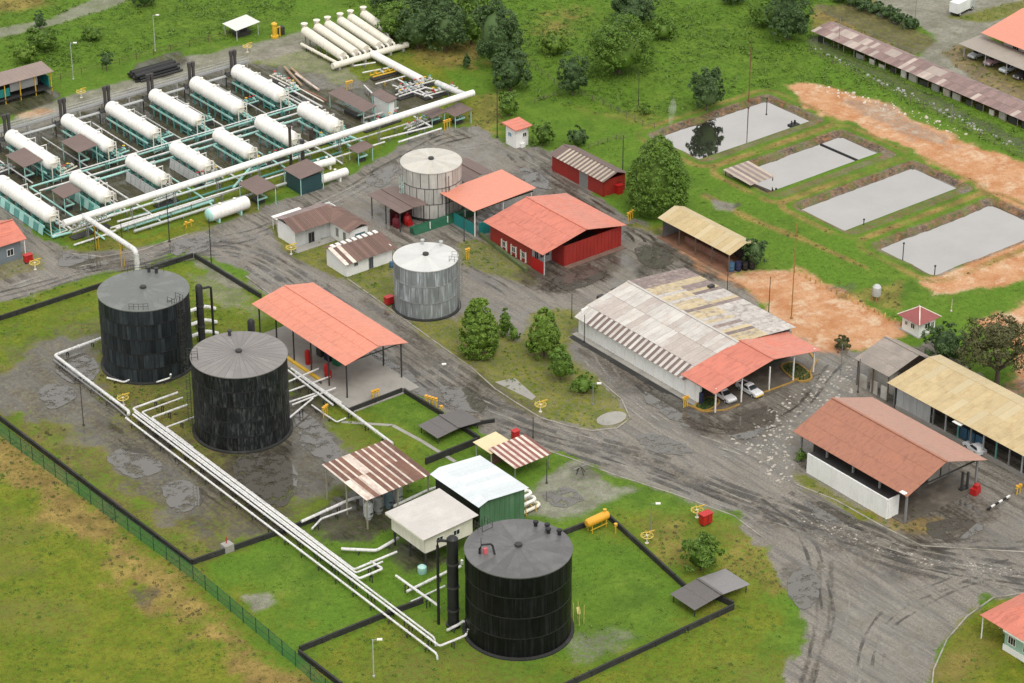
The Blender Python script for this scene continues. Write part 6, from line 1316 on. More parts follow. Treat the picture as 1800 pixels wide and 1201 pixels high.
# --- left edge: salmon roof, service shed; far white canopy
t = gable('corner_house', 'building with salmon roof cut by the left edge', 'building', -67.0, 81.5, -50.6, 91.5, 4.0, 6.0, 'x', SALMON, SALMON2, pitch=1.0)
for a in ((-7.2,-4.2,7.2,-4.2), (7.2,-4.1,7.2,4.2), (7.1,4.2,-7.2,4.2)): wall(t, *a, 0, 4.0, M('blue_grey_wall', (.16,.19,.21), .7), .15)
for k in range(4): pane(t, (-5+k*3.3, -4.29, 1.2), 1.4, 1.4, '-y')
posts(t, [(7.8, -4.6), (7.8, 4.6), (0, -4.6)], 4.0, .16, WHITE)
t = thing('service_shed', 'raised shed with grey-brown roof and blue-green wall at far left', 'shed', (-15.2, 150.0, 0))
MB().slope((-8.0,-2.6,4.6), (8.0,-2.6,4.6), (8.0,2.6,5.3), (-8.0,2.6,5.3), .9, .04).build('roof_slope', M('mauve_brown_roof', (.25,.19,.165), .65, .1), t); posts(t, [(x, y) for x in (-7.4,-3.6,0,3.6,7.4) for y in (-2.1,2.1)], 4.7, .18, YEL)
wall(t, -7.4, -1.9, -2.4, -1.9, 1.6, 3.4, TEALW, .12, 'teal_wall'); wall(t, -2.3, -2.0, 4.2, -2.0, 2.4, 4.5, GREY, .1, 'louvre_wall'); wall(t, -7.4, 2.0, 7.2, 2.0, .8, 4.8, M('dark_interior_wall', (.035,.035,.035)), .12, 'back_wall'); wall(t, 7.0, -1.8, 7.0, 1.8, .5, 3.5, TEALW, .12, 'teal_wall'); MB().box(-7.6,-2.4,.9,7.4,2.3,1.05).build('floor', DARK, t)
t = thing('white_canopy', 'small tilted white canopy in the far meadow', 'canopy', (41.4, 149.8, 0)); MB().slope((-3.2,-2.8,2.6), (-3.2,2.8,2.6), (3.2,2.8,3.2), (3.2,-2.8,3.2), .9, .03).build('roof_slope', M('canopy_white', (.62,.63,.58), .5, .05), t); posts(t, [(sx,sy) for sx in (-2.8,2.8) for sy in (-2.4,2.4)], 2.7, .14, LGREY)
MB().cbox((0,0,0), 3.4, 2.2, 1.0).cbox((.4,0,1.0), 1.4, 1.0, .6).build('pump_block', DARK, t)
t = thing('yellow_column', 'yellow cylindrical separator standing in the far meadow', 'column', G(483, 66)); MB().lathe((0,0,0), [(.9,0),(.9,.5),(.55,.55),(.55,3.0),(.7,3.05),(.7,3.3),(.3,3.6),(.01,3.6)], 14).build('column_body', YEL, t, True); MB().tube([(0,0,2.2),(1.4,0,2.2),(1.4,0,0)], .18, 8).build('side_pipe', YEL, t, True); MB().cbox((2.2,.6,0), 1.1,1.1,1.9).build('dark_box', DARK, t)
t = thing('pipe_stack', 'stack of long black pipes lying behind the catwalk', 'pipe stack', (14.2, 142.5, 0))
rnd = random.Random(2)
for j in range(3):
    for i in range(8-j): MB().tube([(-5.2+rnd.uniform(-.5,.5), -2.2+i*.62+j*.31, .3+j*.52), (5.2+rnd.uniform(-.6,.6), -2.2+i*.62+j*.31, .3+j*.52)], .29, 8).build('pipe', [BLACK, DARK][(i+j) % 3 == 0], t, True)

# --- beyond the ponds: salmon building with car shelter
t = thing('far_building', 'salmon roofed building with car shelter at the top right corner', 'building', (176, 26, 0)); ox, oy = 176, 26
MB().slope((162.9-ox, 2-oy, 4.6), (162.9-ox, 41.0-oy, 4.6), (176-ox, 41.0-oy, 7.2), (176-ox, 2-oy, 7.2), 1.1).build('roof_slope', M('pale_salmon_roof', (.62,.24,.165)), t); MB().slope((189-ox, 41-oy, 4.6), (189-ox, 2-oy, 4.6), (176-ox, 2-oy, 7.2), (176-ox, 41-oy, 7.2), 1.1).build('roof_slope', SALMON2, t)
for a in ((166.2,3,166.2,37.0), (166.3,37.0,186,37.0), (186,36.9,186,3), (185.9,3,166.3,3)): wall(t, a[0]-ox, a[1]-oy, a[2]-ox, a[3]-oy, 0, 4.6, WWALL, .2)
wall(t, 166.05-ox, 3.2-oy, 166.05-ox, 36.9-oy, 0, 1.0, M('maroon', (.14,.01,.02)), .06, 'dado')
for k in range(6): pane(t, (166.09-ox, 33.5-oy-k*5, 1.5), 1.8, 1.5, '-x', GLASS, WHITE, 2)
MB().slope((157.6-ox, 2-oy, 2.9), (157.6-ox, 42.5-oy, 2.9), (164.4-ox, 42.5-oy, 3.2), (164.4-ox, 2-oy, 3.2), 1.2, .03).build('shelter_roof', M('shelter_felt', (.30,.26,.22), .6, .1), t)
MB().box(163.0-ox, 1.9-oy, 2.5, 163.2-ox, 42.6-oy, 2.75).build('shelter_beam', DARK, t); posts(t, [(158-ox, 41-oy-k*6.2) for k in range(7)]+[(163.6-ox, 41-oy-k*6.2) for k in range(7)], 3.0, .14, LGREY)

# --- landing stage with corrugated roof at the second pond
t = thing('pond_shelter', 'low rusty striped sheet roof at the corner of the second pond', 'shelter', (78.7, 24.0, 0))
for i in range(9):
    xa, xb = -3.4+6.8*i/9+.01, -3.4+6.8*(i+1)/9-.01; MB().slope((xa,-4.0,1.0), (xb,-4.0,1.0), (xb,4.0,1.5), (xa,4.0,1.5), .3, .02, .02, .06).build('roof_sheet', M('mauve_brown_sheet', (.24,.18,.17)) if i % 2 else M('striped_sheet_pale', (.40,.34,.27)), t)
posts(t, [(sx,sy) for sx in (-3,3) for sy in (-3.6,3.6)], 1.1, .14, DARK)

# --- long low shed with mended brown sheets beyond the ponds
A, B_ = G(1428, 72), G(1900, 310); xs_ = (A.x+B_.x)/2; e1 = G(1424, 54, 2.0); r1 = G(1440, 22, 3.4)
t = thing('long_low_shed', 'long low shed with faded brown and cream sheet roof beyond the ponds', 'shed', (xs_, 0, 0)); ya0, ya1 = B_.y-8, A.y+1
xe, xr = e1.x-xs_, e1.x-xs_+5.2; rnd = random.Random(21); n = 84
MV = M('mauve_roof_sheet', (.23,.155,.14), .7, .12, .6, rand=.18, patch=(.30,.22,.2), pa=.6, ps=.5); MVP = M('pale_mauve_sheet', (.40,.33,.29), .7, .12, .6, rand=.15)
for i in range(n):
    y_a, y_b = ya0+(ya1-ya0)*i/n+.01, ya0+(ya1-ya0)*(i+1)/n-.01; f = i/n
    for j in range(2):
        xa, xb = xe+(xr-xe)*j/2, xe+(xr-xe)*(j+1)/2+.05; za, zb = 2.0+.9*j/2+.02*j, 2.0+.9*(j+1)/2+.02*j
        MB().slope((xa, y_a, za), (xa, y_b, za), (xb, y_b, zb), (xb, y_a, zb), .3, .025, .02, .07).build('roof_sheet', MVP if rnd.random() < (.42 if f > .6 else .08) else MV, t)
    MB().slope((xr+1.6, y_b, 2.5), (xr+1.6, y_a, 2.5), (xr, y_a, 2.93), (xr, y_b, 2.93), .3, .025, .02, .07).build('roof_sheet', MV, t)
for i in range(30):
    y = ya0+.6+(ya1-ya0-1.2)*i/29; MB().bar((xe+.4, y, 0), (xe+.4, y, 2.05), .13).build('post', GREY if i % 3 else WOOD, t)
    if i < 29 and rnd.random() < .85: wall(t, xe+.5, y+.3, xe+.5, y+rnd.uniform(1.5, 2.6), 0, rnd.uniform(.8, 1.8), [CONC, M('dirty_white', (.50,.48,.43)), GREY, DKCONC][rnd.randrange(4)], .1, 'stored_panel')
wall(t, xr+1.9, ya0+.2, xr+1.9, ya1-.2, 0, 2.4, GREY, .12, 'back_wall')

# ------------------------------------------------------------------ vegetation
def crown_mesh(name, R_, H_, kind, nclump, nleaf, leaf, seed, core=True):
    rs = np.random.RandomState(seed)
    def env(h):
        if kind == 'cone': return np.clip(1.0-np.clip(h, 0, 1)**2.1, 0, 1)**.62*np.clip(.74+h*2.2, 0, 1)
        if kind == 'broad': return np.sqrt(np.clip(1-(2*h-.75)**2/1.5, 0, 1))*np.clip(.45+h*2, 0, 1)
        return np.sqrt(np.clip(1-(2*h-1)**2, 0, 1))**.85
    # clumps on and in the envelope; open crowns gather them on a few boughs
    if kind == 'cone':
        h = rs.rand(nclump*4); keep = rs.rand(len(h)) < (.25+env(h)); h = h[keep][:nclump]; n = len(h)
        a = rs.rand(n)*2*np.pi; rad = env(h)*(.8+.2*rs.rand(n))*(1+.04*np.sin(a*4+h*9+seed)+.03*np.sin(a*9-h*17))
        C = np.stack([R_*rad*np.cos(a), R_*rad*np.sin(a), H_*h], 1)
    else:
        nb = rs.randint(8, 13); hb = np.clip(.2+.72*(np.arange(nb)+rs.rand(nb))/nb, 0, .93); ab = np.arange(nb)*2.4+rs.rand(nb); rb = env(hb)*(.5+.25*rs.rand(nb)); lr = np.clip(.30+.22*rs.rand(nb), 0, .5)
        B_ = np.stack([R_*rb*np.cos(ab), R_*rb*np.sin(ab), H_*hb], 1); q = rs.randint(0, nb, nclump); d0 = rs.randn(nclump, 3); d0[:, 2] = d0[:, 2]*.9+.25; d0 /= np.linalg.norm(d0, axis=1)[:, None]
        C = B_[q]+d0*(lr[q]*(.75+.3*rs.rand(nclump)))[:, None]*np.array([R_, R_, min(H_*.55, R_*1.1)]); C = C[(C[:, 2] > .02*H_)]; n = len(C)
    rc = (R_*.10+.12)*(.6+.7*rs.rand(n))
    k = max(4, nleaf//n); N_ = n*k
    d = rs.randn(N_, 3); d /= np.linalg.norm(d, axis=1)[:, None]
    cc = np.repeat(C, k, 0); rr = np.repeat(rc, k)
    out = cc-np.array([0, 0, H_*.42]); out /= np.linalg.norm(out, axis=1)[:, None]+1e-6
    flip = (d*out).sum(1) < -.35; d[flip] *= -1
    p = cc+d*rr[:, None]*(.55+.5*rs.rand(N_))[:, None]*np.array([1.1, 1.1, .85])
    p[:, 2] = np.maximum(p[:, 2], .02)
    nrm = d*.6+out*.5+rs.randn(N_, 3)*.55+np.array([0, 0, .35]); nrm /= np.linalg.norm(nrm, axis=1)[:, None]
    t1 = np.cross(nrm, rs.randn(N_, 3)); t1 /= np.linalg.norm(t1, axis=1)[:, None]+1e-6; t2 = np.cross(nrm, t1)
    s = leaf*(.6+.8*rs.rand(N_)); A = t1*s[:, None]; B = t2*(s*.62)[:, None]
    V = np.concatenate([p-A, p+B*.8, p+A, p-B*.8], 1).reshape(-1, 3); Fq = np.arange(N_*4).reshape(-1, 4)
    me = bpy.data.meshes.new(name)
    cv, cf = [], []
    if core:
        bm = bmesh.new(); bmesh.ops.create_icosphere(bm, subdivisions=2, radius=1)
        for v in bm.verts:
            hh = v.co.z*.5+.5; e = float(env(np.array([min(max(hh, .06), .96)]))[0]); l = math.hypot(v.co.x, v.co.y)+1e-6; q = (.66 if kind == 'cone' else .60)*(1+.12*math.sin(5*math.atan2(v.co.y, v.co.x)+seed))
            v.co = Vector((v.co.x/l*R_*e*q, v.co.y/l*R_*e*q, H_*(.06+hh*.82)))
        cv = [tuple(v.co) for v in bm.verts]; cf = [tuple(v.index for v in f.verts) for f in bm.faces]; bm.free()
    b = len(V); allv = np.concatenate([V, np.array(cv)]) if cv else V
    nl = Fq.size+3*len(cf); me.vertices.add(len(allv)); me.vertices.foreach_set('co', allv.ravel())
    li = np.concatenate([Fq.ravel(), (np.array(cf).ravel()+b if cf else np.zeros(0, int))]).astype(np.int32)
    me.loops.add(nl); me.loops.foreach_set('vertex_index', li)
    ls = np.concatenate([np.arange(0, Fq.size, 4), Fq.size+np.arange(len(cf))*3]).astype(np.int32)
    me.polygons.add(len(ls)); me.polygons.foreach_set('loop_start', ls); me.update(calc_edges=True)
    return me

def tree(name, label, px, w_px, h_px, kind, leaf, seed, trunk=.12, density=1.0, group=None, cat='tree', lsize=.36, bare=False):
    b = G(*px); s = F_PX/((b-cam_o.location).length); w = w_px/s; dep = math.asin(CAM_H/(b-cam_o.location).length); h = (h_px-0.35*w_px*math.sin(dep)*0)/(s*math.cos(dep))
    # the outline seen from above includes the crown's depth
    h = max(h-.5*w*math.tan(dep)*.55, w*.45)
    t = thing(name, label, cat, b, group=group)
    R_, th = w/2*.93, h*trunk; H_ = h-th
    area = R_*R_*2+R_*H_*2.2; nl = int(min(12000, max(900, area*44*density/(lsize/.3)**2))); nc = int(max(30, min(520, area*2.2)))
    me = crown_mesh('crown', R_, H_, kind, nc, nl, lsize, seed, core=not bare)
    link('crown', me, LEAF[leaf], t, loc=(0, 0, th))
    rn = random.Random(seed); mb = MB(); r0 = max(.12, w*.035)
    mb.tube([(0,0,-.1), (rn.uniform(-.1,.1), rn.uniform(-.1,.1), th*.6+.2), (rn.uniform(-.3,.3), rn.uniform(-.3,.3), th+H_*.55)], r0, 8, r2=r0*.4)
    for k in range(5 if not bare else 11):
        a = k*2.4+rn.random(); z = th*(.7 if bare else .95)+H_*.12*rn.random(); q = R_*(.55+.25*rn.random())
        mb.tube([(0,0,z), (q*.5*math.cos(a), q*.5*math.sin(a), z+H_*.25), (q*math.cos(a), q*math.sin(a), z+H_*(.4+.25*rn.random()))], r0*.45, 6, r2=r0*.15)
    mb.build('trunk', BARK, t, True)
    return t

TR = [
 ('trimmed_tree', 'tall bell-shaped trimmed tree right of the streaked grey tank', (842,624), 74, 108, 'cone', 'light', 1, .05, 1.8),
 ('trimmed_tree', 'smaller bell-shaped trimmed tree on the traffic island', (956,628), 62, 92, 'cone', 'light', 2, .09, 1.8),
 ('young_tree', 'slim young tree between the two bell-shaped trees', (888,590), 26, 52, 'cone', 'mid', 3, .08, 1.3),
 ('leafy_shrub', 'loose leafy shrub at the right of the traffic island', (985,668), 56, 62, 'round', 'mid', 4, .05, 1.0),
 ('leafy_shrub', 'low trailing shrub end on the traffic island near the white lamp', (1026,690), 46, 34, 'round', 'mid', 5, .03, 1.0),
 ('low_shrub', 'low shrub beside the slim young tree', (903,598), 26, 26, 'round', 'mid', 6, .05, 1.0),
 ('broad_tree', 'large rounded green tree beside the low red shed', (1155,372), 118, 142, 'cone', 'mid', 7, .06, 1.5),
 ('round_tree', 'round dark green tree at the corner of the farthest pond', (1243,196), 68, 78, 'round', 'dark', 8, .1, 1.2),
 ('dark_tree', 'dark narrow tree on the meadow fence line', (1007,168), 54, 72, 'round', 'dark', 9, .06, 1.2),
 ('dark_tree', 'tall dark tree left of the meadow, behind its lighter neighbour', (872,120), 92, 118, 'round', 'dark', 10, .06, 1.2),
 ('leafy_tree', 'olive green tree in front of the tall dark meadow tree', (898,160), 74, 78, 'round', 'dark', 11, .06, 1.2),
 ('broad_tree', 'wide pale green tree in the middle of the far meadow', (1088,130), 132, 102, 'broad', 'mid', 12, .05, 1.2),
 ('dark_tree', 'dark tree behind the wide meadow tree', (1112,45), 92, 60, 'round', 'dark', 13, .06, 1.1),
 ('dark_tree', 'dense dark tree at the head of the long low shed', (1385,70), 82, 84, 'round', 'dark', 14, .05, 1.2),
 ('leafy_shrub', 'shrub behind the small white kiosk', (893,205), 46, 46, 'round', 'mid', 15, .05, 1.0),
 ('leafy_shrub', 'green shrub right of the small white kiosk', (955,256), 44, 44, 'round', 'mid', 16, .05, 1.0),
 ('leafy_shrub', 'dark rounded shrub behind the low red shed', (1016,258), 40, 36, 'round', 'dark', 17, .05, 1.0),
 ('leafy_shrub', 'dense green shrub beside the dark red roofed gate house', (1660,632), 78, 62, 'round', 'dark', 18, .05, 1.1),
 ('umbrella_tree', 'flat-topped tree with bare branching trunk above the long tan shed', (1752,676), 150, 124, 'broad', 'olive', 19, .3, .6),
 ('leafy_shrub', 'round leafy shrub beside the grey folded cover', (1231,1002), 74, 66, 'round', 'mid', 20, .05, 1.0),
 ('low_shrub', 'small bright shrub at the left end of the white side wall', (1408,812), 18, 22, 'round', 'mid', 21, .08, 1.2),
 ('leafy_shrub', 'dark green shrub at the near end of the tan open shed', (1326,470), 48, 52, 'round', 'dark', 22, .05, 1.1),
 ('low_shrub', 'scruffy olive shrub on the soil in front of the workshop annex', (1481,612), 34, 22, 'broad', 'olive', 23, .02, 1.2),
 ('small_conifer', 'small dark conifer at the edge of the straw patch', (820,120), 14, 26, 'cone', 'dark', 24, .06, 1.4),
 ('young_tree', 'thin young tree behind the catwalk at the left', (188,125), 26, 34, 'round', 'dark', 25, .3, .9),
 ('leafy_shrub', 'broad shrub in the left meadow above the service shed', (78,92), 56, 46, 'round', 'mid', 26, .05, 1.0),
 ('palm_shrub', 'tufted shrub just behind the service shed', (45,112), 44, 34, 'round', 'light', 27, .05, .9),
 ('leafy_shrub', 'dark shrub near the top left gravel track', (70,52), 26, 30, 'round', 'dark', 28, .1, 1.0),
 ('dark_tree', 'dark tree cut by the top edge at the left', (255,12), 44, 40, 'round', 'dark', 29, .1, 1.0),
 ('leafy_shrub', 'low shrub in the left meadow right of the thin pole', (165,70), 40, 24, 'round', 'mid', 30, .05, 1.0),
 ('leafy_shrub', 'shrub below the round pond tree, by the fence', (1135,200), 22, 16, 'round', 'mid', 31, .05, 1.0),
 ('leafy_shrub', 'pale banana-like shrub between dark and wide meadow trees', (975,95), 56, 40, 'round', 'light', 32, .05, .8),
 ('leafy_shrub', 'shrub at the right flank of the wide meadow tree', (1165,70), 50, 36, 'round', 'mid', 33, .05, 1.0),
 ('leafy_shrub', 'olive thicket at the foot of the dense dark tree by the long low shed', (1345,45), 56, 40, 'round', 'mid', 34, .05, 1.0),
]
for a in TR:
    tree(*a, lsize=.27 if a[3] > 40 else .22, bare=(a[0] == 'umbrella_tree'))
# dark wood at the top edge, each tree on its own
wood = [(690,70,74,70),(735,86,80,78),(785,90,84,82),(828,78,60,66),(715,30,80,64),(770,40,84,70),(840,40,70,60),(680,20,60,50),(1290,6,50,30)]
wl = ['leftmost front tree', 'front tree left of centre', 'front tree right of centre', 'rightmost front tree', 'second-row tree on the left', 'second-row tree in the middle', 'second-row tree on the right', 'topmost left tree']
for i, (x, y, w, h) in enumerate(wood):
    lb = f'{wl[i]} of the dark wood beside the finger tubes' if i < 8 else 'low dark tree at the top edge left of the dense dark tree'
    tree('dark_tree', lb, (x, y), w, h, 'round', 'dark' if i % 3 else 'mid', 50+i, .05, .9, 'trees of the dark wood', lsize=.34)
# blades: short turf with taller tussocks in the meadow
def blades(name, label, n, cond, hmin, hmax, wid, mat, seed, flop=2.2):
    rs = np.random.RandomState(seed); P, w = GRID
    k = np.where(cond(P, w))[0]; k = rs.choice(k, min(n, len(k)*3)); p = P[k]+rs.uniform(-.35, .35, (len(k), 2))
    m = 3; q = np.repeat(p, m, 0)+rs.uniform(-.18, .18, (len(p)*m, 2)); nn = len(q)
    a = rs.rand(nn)*6.283; hh = rs.uniform(hmin, hmax, nn); ww = wid*(.6+.8*rs.rand(nn)); dx, dy = np.cos(a)*ww, np.sin(a)*ww
    lean = rs.uniform(-1, 1, (nn, 2)); lean = lean*(flop*hh)[:, None]
    z = np.zeros(nn)-.02
    V = np.stack([np.stack([q[:,0]-dx, q[:,1]-dy, z], 1), np.stack([q[:,0]+dx, q[:,1]+dy, z], 1), np.stack([q[:,0]+lean[:,0], q[:,1]+lean[:,1], hh], 1)], 1).reshape(-1, 3)
    me = bpy.data.meshes.new(name); me.vertices.add(len(V)); me.vertices.foreach_set('co', V.ravel()); me.loops.add(len(V)); me.loops.foreach_set('vertex_index', np.arange(len(V), dtype=np.int32))
    me.polygons.add(nn); me.polygons.foreach_set('loop_start', np.arange(0, len(V), 3, dtype=np.int32)); me.update(calc_edges=True)
    tag(link(name, me, mat), label, kind='stuff', cat='grass')
TANKS = [(-54.1,33.2,8.6), (-53.8,3.9,8.6), (-54,-70,8.6), (-3.7,20.2,6.6), (21.6,52.5,6.6)]
def clear(P):
    ok = np.ones(len(P), bool)
    for x, y, r in TANKS: ok &= (P[:,0]-x)**2+(P[:,1]-y)**2 > r*r
    for x0, y0, x1, y1 in PONDS: ok &= ~((P[:,0] > x0-2.2) & (P[:,0] < x1+2.2) & (P[:,1] > y0-2.2) & (P[:,1] < y1+2.2))
    return ok
meadow = px_poly([(560,-100),(640,90),(760,110),(850,130),(960,180),(1150,215),(1360,160),(1560,170),(1800,280),(1900,330),(1900,-100)])
meadow2 = px_poly([(-100,250),(-100,-100),(520,-100),(520,40),(330,85),(0,150)])
def inm(P): return (sd_poly(P, meadow) > 0) | (sd_poly(P, meadow2) > 0)
blades('turf', 'short green turf blades over the lawns', 34000, lambda P, w: clear(P) & (w.sum(1) < .35), .05, .16, .07, LEAF['grass'], 1)
blades('dry_turf', 'short olive and straw turf blades', 26000, lambda P, w: clear(P) & (w[:,DRY]+w[:,STRAW] > .5), .05, .16, .07, LEAF['dry'], 2)
blades('tall_grass', 'tall rank grass of the far meadows', 20000, lambda P, w: inm(P) & (w.sum(1) < .5), .15, .45, .10, LEAF['grass'], 3)
blades('dark_weeds', 'darker weed clumps in the far meadows', 4500, lambda P, w: inm(P) & (w.sum(1) < .5) & (fbm(P, 11., 3.) > .58), .25, .7, .14, LEAF['mid'], 4)

def weeds(name, label, n, cond, rmin, rmax, mat, seed):
    rs = np.random.RandomState(seed); P, w = GRID; k = np.where(cond(P, w))[0]; k = rs.choice(k, n); c = P[k]+rs.uniform(-.25, .25, (n, 2)); m = 14
    R_ = rs.uniform(rmin, rmax, n); q = np.repeat(c, m, 0); rr = np.repeat(R_, m); d = rs.randn(n*m, 3); d /= np.linalg.norm(d, axis=1)[:, None]; d[:, 2] = np.abs(d[:, 2])
    p = np.stack([q[:,0]+d[:,0]*rr, q[:,1]+d[:,1]*rr, d[:,2]*rr*.7+.03], 1); nr = d+rs.randn(n*m, 3)*.5+np.array([0,0,.6]); nr /= np.linalg.norm(nr, axis=1)[:, None]
    t1 = np.cross(nr, rs.randn(n*m, 3)); t1 /= np.linalg.norm(t1, axis=1)[:, None]+1e-6; t2 = np.cross(nr, t1); s = rr*rs.uniform(.3, .55, n*m); A = t1*s[:, None]; B = t2*(s*.6)[:, None]
    V = np.concatenate([p-A, p+B, p+A, p-B], 1).reshape(-1, 3); nn = n*m
    me = bpy.data.meshes.new(name); me.vertices.add(len(V)); me.vertices.foreach_set('co', V.ravel()); me.loops.add(len(V)); me.loops.foreach_set('vertex_index', np.arange(len(V), dtype=np.int32)); me.polygons.add(nn); me.polygons.foreach_set('loop_start', np.arange(0, len(V), 4, dtype=np.int32)); me.update(calc_edges=True)
    tag(link(name, me, mat), label, 'weeds', kind='stuff')
weeds('rough_weeds', 'small leafy weeds dotted over the rough grass', 2600, lambda P, w: clear(P) & (w[:,DRY]+w[:,STRAW] > .45) & (fbm(P, 7., 9.) > .5), .12, .34, LEAF['mid'], 21)
weeds('lawn_weeds', 'small bright weeds dotted over the lawns', 1800, lambda P, w: clear(P) & (w.sum(1) < .4) & (fbm(P, 6., 19.) > .52), .12, .36, LEAF['light'], 22)
weeds('meadow_weeds', 'leafy weeds and seedlings in the far meadows', 2200, lambda P, w: inm(P) & (w.sum(1) < .5) & (fbm(P, 10., 29.) > .5), .25, .75, LEAF['mid'], 23)
weeds('dead_weeds', 'dry dead weeds on straw-coloured ground', 1100, lambda P, w: clear(P) & (w[:,STRAW] > .3), .12, .35, LEAF['olive'], 24)

# ------------------------------------------------------------------ dike walls, kerbs, fence
def dike(label, pts, h=.85, th=.28, z=.5, mat=None):
    P = [G(x, y, z) if len(p) == 2 else Vector(p) for p in pts for x, y in [p[:2]]]
    P = [Vector((p.x, p.y, 0)) for p in P]; o = P[0].copy(); t = thing('dike_wall', label, 'wall', o)
    for a, b in zip(P, P[1:]):
        a, b = a-o, b-o; u = (b-a).normalized(); a2 = a-u*th*.0; v = Vector((-u.y, u.x, 0))*th/2; zz = Vector((0,0,h)); d = Vector((0,0,-.2)); b2 = b+u*(th/2)
        MB().hull8([a2-v+d, b2-v+d, b2+v+d, a2+v+d], [a2-v+zz, b2-v+zz, b2+v+zz, a2+v+zz]).build('wall_run', mat or DKCONC, t, fix=True)
        c0, c1 = zz, zz+Vector((0,0,.08)); v2 = v*1.2
        MB().hull8([a2-v2+c0, b2-v2+c0, b2+v2+c0, a2+v2+c0], [a2-v2+c1, b2-v2+c1, b2+v2+c1, a2+v2+c1]).build('coping', DKCONC, t, fix=True)
        n = int((b-a).length/6)
        for k in range(n):
            q = a+(b-a)*((k+.5)/n); MB().cbox((q.x, q.y, 0), .4, .4, h-.02, math.atan2(u.y, u.x)).build('buttress', DKCONC, t)
dike('blackened dike wall along the left side of the tank farm', [(-160,612),(0,735),(335,988)])
dike('blackened dike wall across the tank farm below the dusty-roofed tank', [(338,988),(505,930),(560,909)])
dike('mossy dike wall along the gravel road above the farthest black tank', [(-120,598),(0,559),(338,449)])
dike('dike wall running from the road bend towards the salmon canopy', [(342,449),(458,520)])
dike('dike wall across the lawn left of the foreground tank', [(526,1141),(690,1075),(742,1056)])
dike('dike wall along the lower left of the foreground tank lawn', [(525,1146),(600,1204),(700,1290)])
dike('dike wall behind the foreground tank lawn', [(985,938),(1066,908)])
dike('dike wall down the right side of the foreground tank lawn', [(1070,908),(1186,1014),(1236,1060)])
dike('dike wall along the bottom of the foreground tank lawn', [(1290,1066),(1010,1197),(860,1270)])
dike('short dike wall beside the grey folded cover', [(1240,1040),(1288,1062)], .9)
dike('dike wall in front of the salmon canopy slab', [(612,722),(706,686)], .8); dike('dike wall along the road right of the salmon canopy', [(710,686),(778,728)], .8)
dike('dike wall under the grey sheet cover by the road', [(808,748),(842,770)], .8); dike('dike wall behind the bright zinc roof', [(748,812),(838,776)], 1.1)
dike('short dike wall right of the grey sheet cover', [(816,746),(868,738)], .6)

def kerb(label, pts, w=.22, h=.13, mat=None):
    P = [G(*p) for p in pts]; mb = MB()
    for a, b in zip(P, P[1:]):
        u = (b-a).normalized(); v = Vector((-u.y, u.x, 0))*w/2; z = Vector((0,0,h)); d = Vector((0,0,-.1)); mb.hull8([a-v+d, b-v+d, b+v+d, a+v+d], [a-v+z, b-v+z, b+v+z, a+v+z])
    o = mb.build('kerb', mat or M('kerb_concrete', (.30,.275,.235), .85, .2, .6, patch=(.13,.12,.085), pa=.9, ps=.35), fix=True); tag(o, label, kind='structure')
kerb('pale kerb along the traffic island', [(610,490),(690,547),(760,598),(830,648),(870,684),(900,704),(950,735),(1000,750),(1040,758),(1085,753),(1108,736),(1092,702),(1052,668)])
kerb('pale kerb beside the salmon canopy', [(432,486),(508,543),(540,566)]); kerb('pale kerb along the lower road edge', [(900,771),(940,785),(1000,805),(1080,835),(1180,867),(1290,907),(1340,945)], .22, .08)
kerb('kerb below the brick-red roofed building', [(1400,852),(1470,880),(1550,925),(1620,960),(1700,965),(1820,972)], .25, .1)
kerb('kerb round the lawn of the pale green house', [(1820,1040),(1745,1052),(1700,1084),(1665,1124),(1641,1178),(1636,1230)]); kerb('kerb of the plant road bend', [(120,446),(180,452),(250,440),(330,412)], .25, .12)
kerb('ochre kerb round the front of the workshop annex', [(1206,712),(1240,724),(1275,722),(1300,712)], .4, .2, M('ochre_kerb', (.34,.20,.04), .8, .25, .8)); kerb('ochre kerb round the right of the workshop annex', [(1340,692),(1390,674),(1425,655),(1434,635),(1422,618)], .4, .2, M('ochre_kerb', (.34,.20,.04)))
kerb('thin concrete gutter across the small lawn', [(600,742),(690,748),(740,775),(800,812)], .7, .05, CONC)
b = G(1075, 736); o = MB().prism([(b.x+2.6*math.cos(a)*1.1, b.y+1.9*math.sin(a)) for a in [i*math.pi/12 for i in range(24)]], -.1, .08).build('concrete_pad', CONC); tag(o, 'round concrete pad at the tip of the traffic island', kind='structure')
o = MB().prism([G(x, y)[:2] for x, y in ((870,672),(905,665),(942,698),(935,704))], -.1, .06).build('concrete_pad', CONC); tag(o, 'narrow concrete pad on the traffic island', kind='structure')
kerb_island('kerbed planter below the near corner of the workshop annex', (1243,712), 2.6, 1.6, .2)
kerb_island('kerbed planter at the right of the workshop annex', (1400,655), 2.0, 3.6, -.25)

